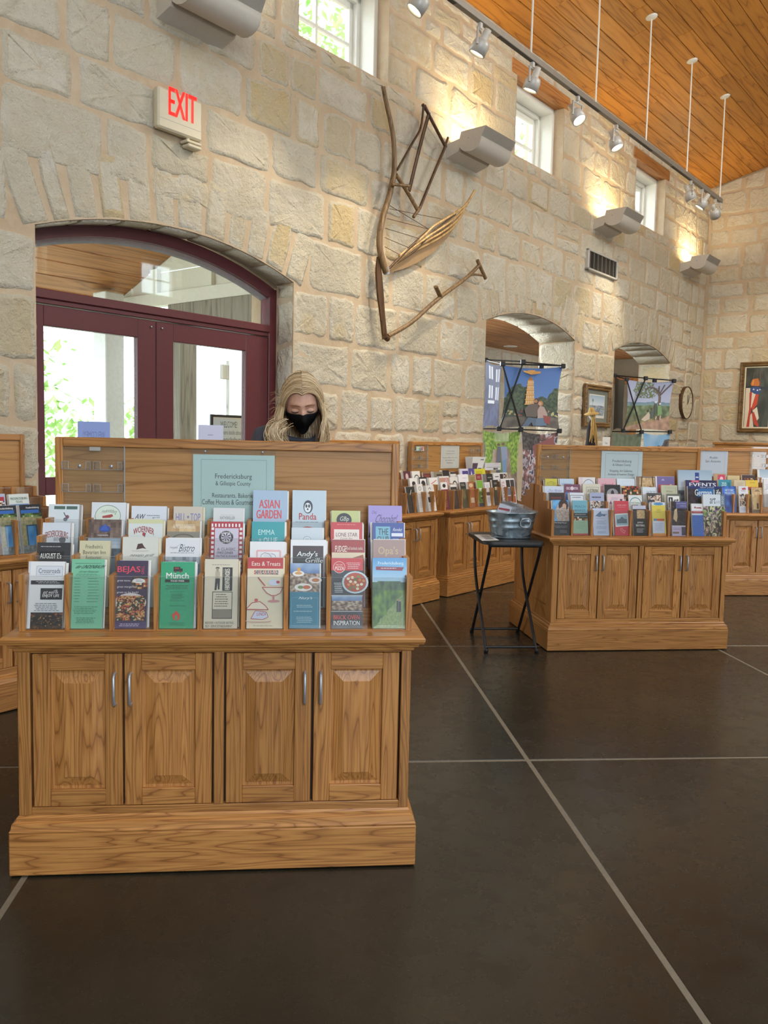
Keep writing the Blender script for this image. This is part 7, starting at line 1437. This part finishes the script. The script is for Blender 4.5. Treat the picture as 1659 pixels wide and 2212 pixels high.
# joints relative to the point on the floor under the hips
PO = Vector((PX+.01, 3.70, 0)); J = []; Ed = []
def jn(p, r, parent=None):
    J.append((Vector(p)-PO, r))
    if parent is not None: Ed.append((parent, len(J)-1))
    return len(J)-1
pel = jn((PX+.01, 3.70, .86), (.14, .105)); sp1 = jn((PX+.01, 3.685, 1.00), (.12, .09), pel); sp2 = jn((PX, 3.63, 1.13), (.135, .095), sp1); chest = jn((PX, 3.565, 1.22), (.13, .085), sp2)
nk = jn((PX, 3.515, 1.275), (.052, .052), chest); nk2 = jn((PX, 3.475, 1.315), (.050, .050), nk); nk3 = jn((PX, 3.46, 1.36), (.055, .055), nk2)
hands = []
for sg in (-1, 1):
    sh = jn((PX+(.135 if sg > 0 else -.155), 3.555+.05*(sg > 0), 1.135 if sg > 0 else 1.235), .055, chest); el = jn((PX+sg*.215, 3.50, .985), .040, sh); wr = jn((PX+sg*.12, 3.31, .93), (.027, .022), el); pm = jn((PX+sg*.095, 3.265, .925), (.035, .015), wr)
    for q, (dx, L) in enumerate(((-.026, .058), (-.009, .070), (.009, .074), (.026, .066))):
        a = jn((PX+sg*.095+sg*-dx*1.0, 3.225, .922), .0095, pm); b = jn((PX+sg*.090+sg*-dx*1.1, 3.225-L*.55, .908), .0085, a); jn((PX+sg*.088+sg*-dx*1.1, 3.225-L*.9, .886), .0075, b)
    a = jn((PX+sg*.060, 3.268, .915), .0105, pm); jn((PX+sg*.040, 3.235, .900), .0085, a)
    hp = jn((PX+.01+sg*.09, 3.70, .80), .085, pel); kn = jn((PX+.01+sg*.095, 3.685, .46), .056, hp); an = jn((PX+.01+sg*.10, 3.715, .085), .038, kn); hl = jn((PX+.01+sg*.10, 3.69, .038), .032, an); jn((PX+.01+sg*.11, 3.575, .028), (.036, .022), hl)
wm = thing('person', 'woman with long blonde hair, black face mask and grey top, looking down', 'person', PO)
bodym = skinned('body', J, Ed, SKIN)
bb = MB(); bb.add([v.co for v in bodym.vertices], [tuple(p.vertices) for p in bodym.polygons], 0, True)
nt, npz = 44, 56; hv = [HCEN-PO+hw(head_pt(pi*j/nt, -pi+2*pi*i/npz)) for j in range(nt+1) for i in range(npz)]
bb.add(hv, [(j*npz+i, (j+1)*npz+i, (j+1)*npz+(i+1) % npz, j*npz+(i+1) % npz) for j in range(nt) for i in range(npz)], 0, True)
for sg in (-1, 1):
    c = HCEN-PO+hw((sg*.073, .008, -.008)); bb.ball(c, .026, 10, 8, sc=(.32, .6, 1.1))
body = bb.build('body', SKIN, wm); rm = body.modifiers.new('fuse', 'REMESH'); rm.mode = 'VOXEL'; rm.voxel_size = .0045; rm.use_smooth_shade = True
dg = bpy.context.evaluated_depsgraph_get(); dg.update(); body.data = bpy.data.meshes.new_from_object(body.evaluated_get(dg)); body.modifiers.clear()
me_ = body.data; par = list(range(len(me_.vertices)))
def fnd(a):
    while par[a] != a: par[a] = par[par[a]]; a = par[a]
    return a
for e in me_.edges:
    a, b = fnd(e.vertices[0]), fnd(e.vertices[1])
    if a != b: par[a] = b
rt = [fnd(i) for i in range(len(par))]; from collections import Counter
big = Counter(rt).most_common(1)[0][0]; keep = [i for i in range(len(rt)) if rt[i] == big]; ix = {k: i for i, k in enumerate(keep)}
nb_ = MB().add([me_.vertices[i].co.copy() for i in keep], [tuple(ix[i] for i in p.vertices) for p in me_.polygons if p.vertices[0] in ix], 0, True).mesh('body', [SKIN]); body.data = nb_
# clothing: a top and trousers a little outside the body
def cloth(name, keep, grow, mat, ends):
    idx = {k: i for i, k in enumerate(keep)}; jj = []
    for k in keep:
        r = J[k][1]; r = r if isinstance(r, tuple) else (r, r); jj.append((J[k][0], (r[0]+grow, r[1]+grow)))
    ee = [(idx[a], idx[b]) for a, b in Ed if a in idx and b in idx]
    me = skinned(name, jj, ee, mat); me.materials.clear(); me.materials.append(mat); o = bpy.data.objects.new(name, me); COL.objects.link(o); o.parent = wm
    for p in me.polygons: p.use_smooth = True
    return o
per = 19
arms = []; legs = []
base = 7
for sgi in range(2):
    b = base+sgi*23; arms += [b, b+1, b+2]; legs += [b+18, b+19, b+20]
cloth('top', [pel, sp1, sp2, chest, nk]+arms, .012, TOPM, 0)
cloth('trousers', [pel]+legs, .012, TROU, 0)
for sgi in range(2):
    b = base+sgi*23+21; m = MB(); p, q = J[b][0], J[b+1][0]
    m.tube([p+Vector((0, .045, .0)), p+Vector((0, .02, .004)), (p+q)/2, q, q+Vector((0, -.035, -.004))], [.02, .042, .044, .045, .022], 12, flat=.85); m.build('shoe', SHOE, wm)
# face: lids, lashes, brows
for sg in (-1, 1):
    e = Vector((sg*.031, -.0815, .002)); o = HCEN-PO
    m = MB(); m.ball((0, .002, 0), .0115, 12, 8, sc=(1.3, .45, .66)); ob = m.build('eyelid', SKIN, wm, o+hw(e))
    m = MB(); ar = [hw((e.x+.016*t, e.y-.0075+.006*t*t, e.z-.004-.003*(1-t*t))) for t in [-1+.25*i for i in range(9)]]; m.tube([o+p for p in ar], [.0006, .0014, .0019, .0022, .0023, .0022, .0019, .0014, .0006], 6); m.build('eyelash', plain('lash', '#2a1d18', .7), wm)
    m = MB(); ar = [hw((e.x+sg*(.022*t), -.0905+.011*(t if t > 0 else 0)**2, .024+.004*(1-(t-.2)**2))) for t in [-1+.25*i for i in range(9)]]; m.tube([o+p for p in ar], [.001, .0022, .003, .003, .0028, .0025, .002, .0015, .0008], 6); m.build('eyebrow', plain('brow', '#8a6248', .8), wm)
# mask
m = MB(); nu, nv = 30, 16; vs = []
for j in range(nv+1):
    for i in range(nu+1):
        u = -1+2*i/nu; v = j/nv; ph = u*1.30
        zt = -.012-.010*abs(u)**1.5+.006*math.exp(-(u/.2)**2); zb = -.114+.055*abs(u)**2.0
        z = zt*(1-v)+zb*v
        th = math.acos(max(-.78, min(1, z/.116))); p = head_pt(max(.3, min(pi-.25, th)), ph); p.z = z
        n = Vector((p.x, p.y, 0)).normalized(); p += n*(.006+.012*math.exp(-(u/.16)**2)*sin(pi*min(1, v*1.15+.12)))
        vs.append(HCEN-PO+hw(p))
m.add(vs, [(j*(nu+1)+i, (j+1)*(nu+1)+i, (j+1)*(nu+1)+i+1, j*(nu+1)+i+1) for j in range(nv) for i in range(nu)], 0, True)
mk = m.build('face_mask', MASK, wm); sd = mk.modifiers.new('thick', 'SOLIDIFY'); sd.thickness = .002
for sg in (-1, 1):
    q = [hw(p) for p in ((sg*.071, -.028, -.02), (sg*.079, -.005, .006), (sg*.079, .02, .012), (sg*.076, .026, -.02), (sg*.073, -.02, -.045))]
    MB().tube([HCEN-PO+p for p in sm(q)], .0015, 5).build('ear_loop', MASK, mk)
# hair: a cap close to the skull and many falling locks
HT = ['#c2a77d', '#d6be98', '#a98d66', '#e2d0af', '#957857', '#cdb48b']
m = MB(); nn = 40; mm = 22; vs = []
for j in range(mm+1):
    for i in range(nn):
        ph = -pi+2*pi*i/nn; lim = .64 if abs(ph) < .68 else (.64+(abs(ph)-.68)*2.6 if abs(ph) < 1.2 else 1.98)
        th = min(lim*1.0, 2.0)*j/mm; p = head_pt(th, ph)*1.0; p = p+p.normalized()*.010; vs.append(HCEN-PO+hw(p))
m.add(vs, [(j*nn+i, (j+1)*nn+i, (j+1)*nn+(i+1) % nn, j*nn+(i+1) % nn) for j in range(mm) for i in range(nn)], 0, True, lin('#a58d66'))
rr = random.Random(17)
for sg in (-1, 1):
    for i in range(760):
        t = rr.random(); ys = -.083+.142*t; lay = rr.uniform(.006, .017); n_ = 9; pts = []
        fz = rr.uniform(-.0035, .0035); start = Vector((sg*.003, ys, .116*sqrt(max(.05, 1-(ys/.095)**2))+.006+lay*.4))
        amax = rr.uniform(1.45, 1.75); low = rr.uniform(.13, .27) if t < .75 else rr.uniform(.12, .24); wv0 = rr.uniform(0, 6); frt = max(0, .45-t)
        for k in range(n_):
            a = amax*k/(n_-1); yy = ys*(1-.33*a/amax)+.012*frt*a; q = sqrt(max(.05, 1-(yy/.098)**2))
            rx = (.0735+lay)*q+.004; rz = (.116+lay*.6)*q+.004
            pts.append(HCEN-PO+hw((sg*rx*sin(a)+sg*.0005, yy+fz*sin(a*2.2+wv0), rz*cos(a)+.5*fz*sin(a*3))))
        e = pts[-1]; wv = rr.uniform(0, 1.6)+2*t; amp = rr.uniform(.005, .016)
        for k in range(1, 10):
            f = k/9; fl_ = .020*sin(f*2.4)*sg+(-.030*f*f*sg if frt > .1 else -.006*sg*f)
            pts.append(e+Vector((fl_+amp*sin(wv+f*7)*f, -.035*f*(1.2-t)+amp*cos(wv+f*6)*f, -low*f)))
        w0 = rr.uniform(.0009, .0019); rad = [w0*(.6+.4*min(1, k/4)) if k < len(pts)-4 else w0*(len(pts)-k)/4.5 for k in range(len(pts))]
        c = rr.choice(HT); o0 = len(m.f); m.tube(pts, rad, 4, caps=False)
        for q in range(o0, len(m.f)): m.c[q] = lin(c)
for i in range(420):
    ph = rr.uniform(1.75, 4.53); pts = []; lay = rr.uniform(.010, .022)
    for k in range(7):
        p = head_pt(.02+1.85*k/6, ph); pts.append(HCEN-PO+hw(p+p.normalized()*lay))
    e = pts[-1]; low = rr.uniform(.12, .22); wv = rr.uniform(0, 6)
    for k in range(1, 7): f = k/6; pts.append(e+Vector((.006*sin(wv+f*6)*f+.02*f*sin(ph), -.012*f, -low*f)))
    o0 = len(m.f); m.tube(pts, [.0018]*9+[.0015, .0013, .001, .0006], 4, caps=False); c = rr.choice(HT)
    for q in range(o0, len(m.f)): m.c[q] = lin(c)
# curled ends lying on the shoulder
for i in range(110):
    cx = -.083+rr.gauss(0, .015); z0 = -.115+rr.uniform(-.015, .02); r0_ = rr.uniform(.018, .034); pts = []
    for k in range(14):
        a = 1.9-k*.36; f = k/13; pts.append(HCEN-PO+Vector((cx-.004-r0_*(1-.3*f)*cos(a)*1.1+.012*f, -.075-.03*f+rr.uniform(-.002, .002), z0+r0_*(1-.3*f)*sin(a)-.055*f)))
    o0 = len(m.f); m.tube(pts, [.0016*(1-.6*k/13) for k in range(14)], 4, caps=False)
    c = rr.choice(HT[1:4]); 
    for q in range(o0, len(m.f)): m.c[q] = lin(c)
for i in range(26):                            # loose flyaway hairs
    p = HCEN-PO+Vector((-.085+rr.uniform(-.01, .01), -.03+rr.uniform(-.03, .03), rr.uniform(-.10, .03))); d = Vector((-rr.uniform(.02, .045), 0, rr.uniform(-.02, .02)))
    o0 = len(m.f); m.tube([p, p+d*.5+Vector((0, 0, .01)), p+d], [.0006, .0005, .0003], 4)
    for q in range(o0, len(m.f)): m.c[q] = lin('#b99c74')
m.build('hair', HAIR, wm)
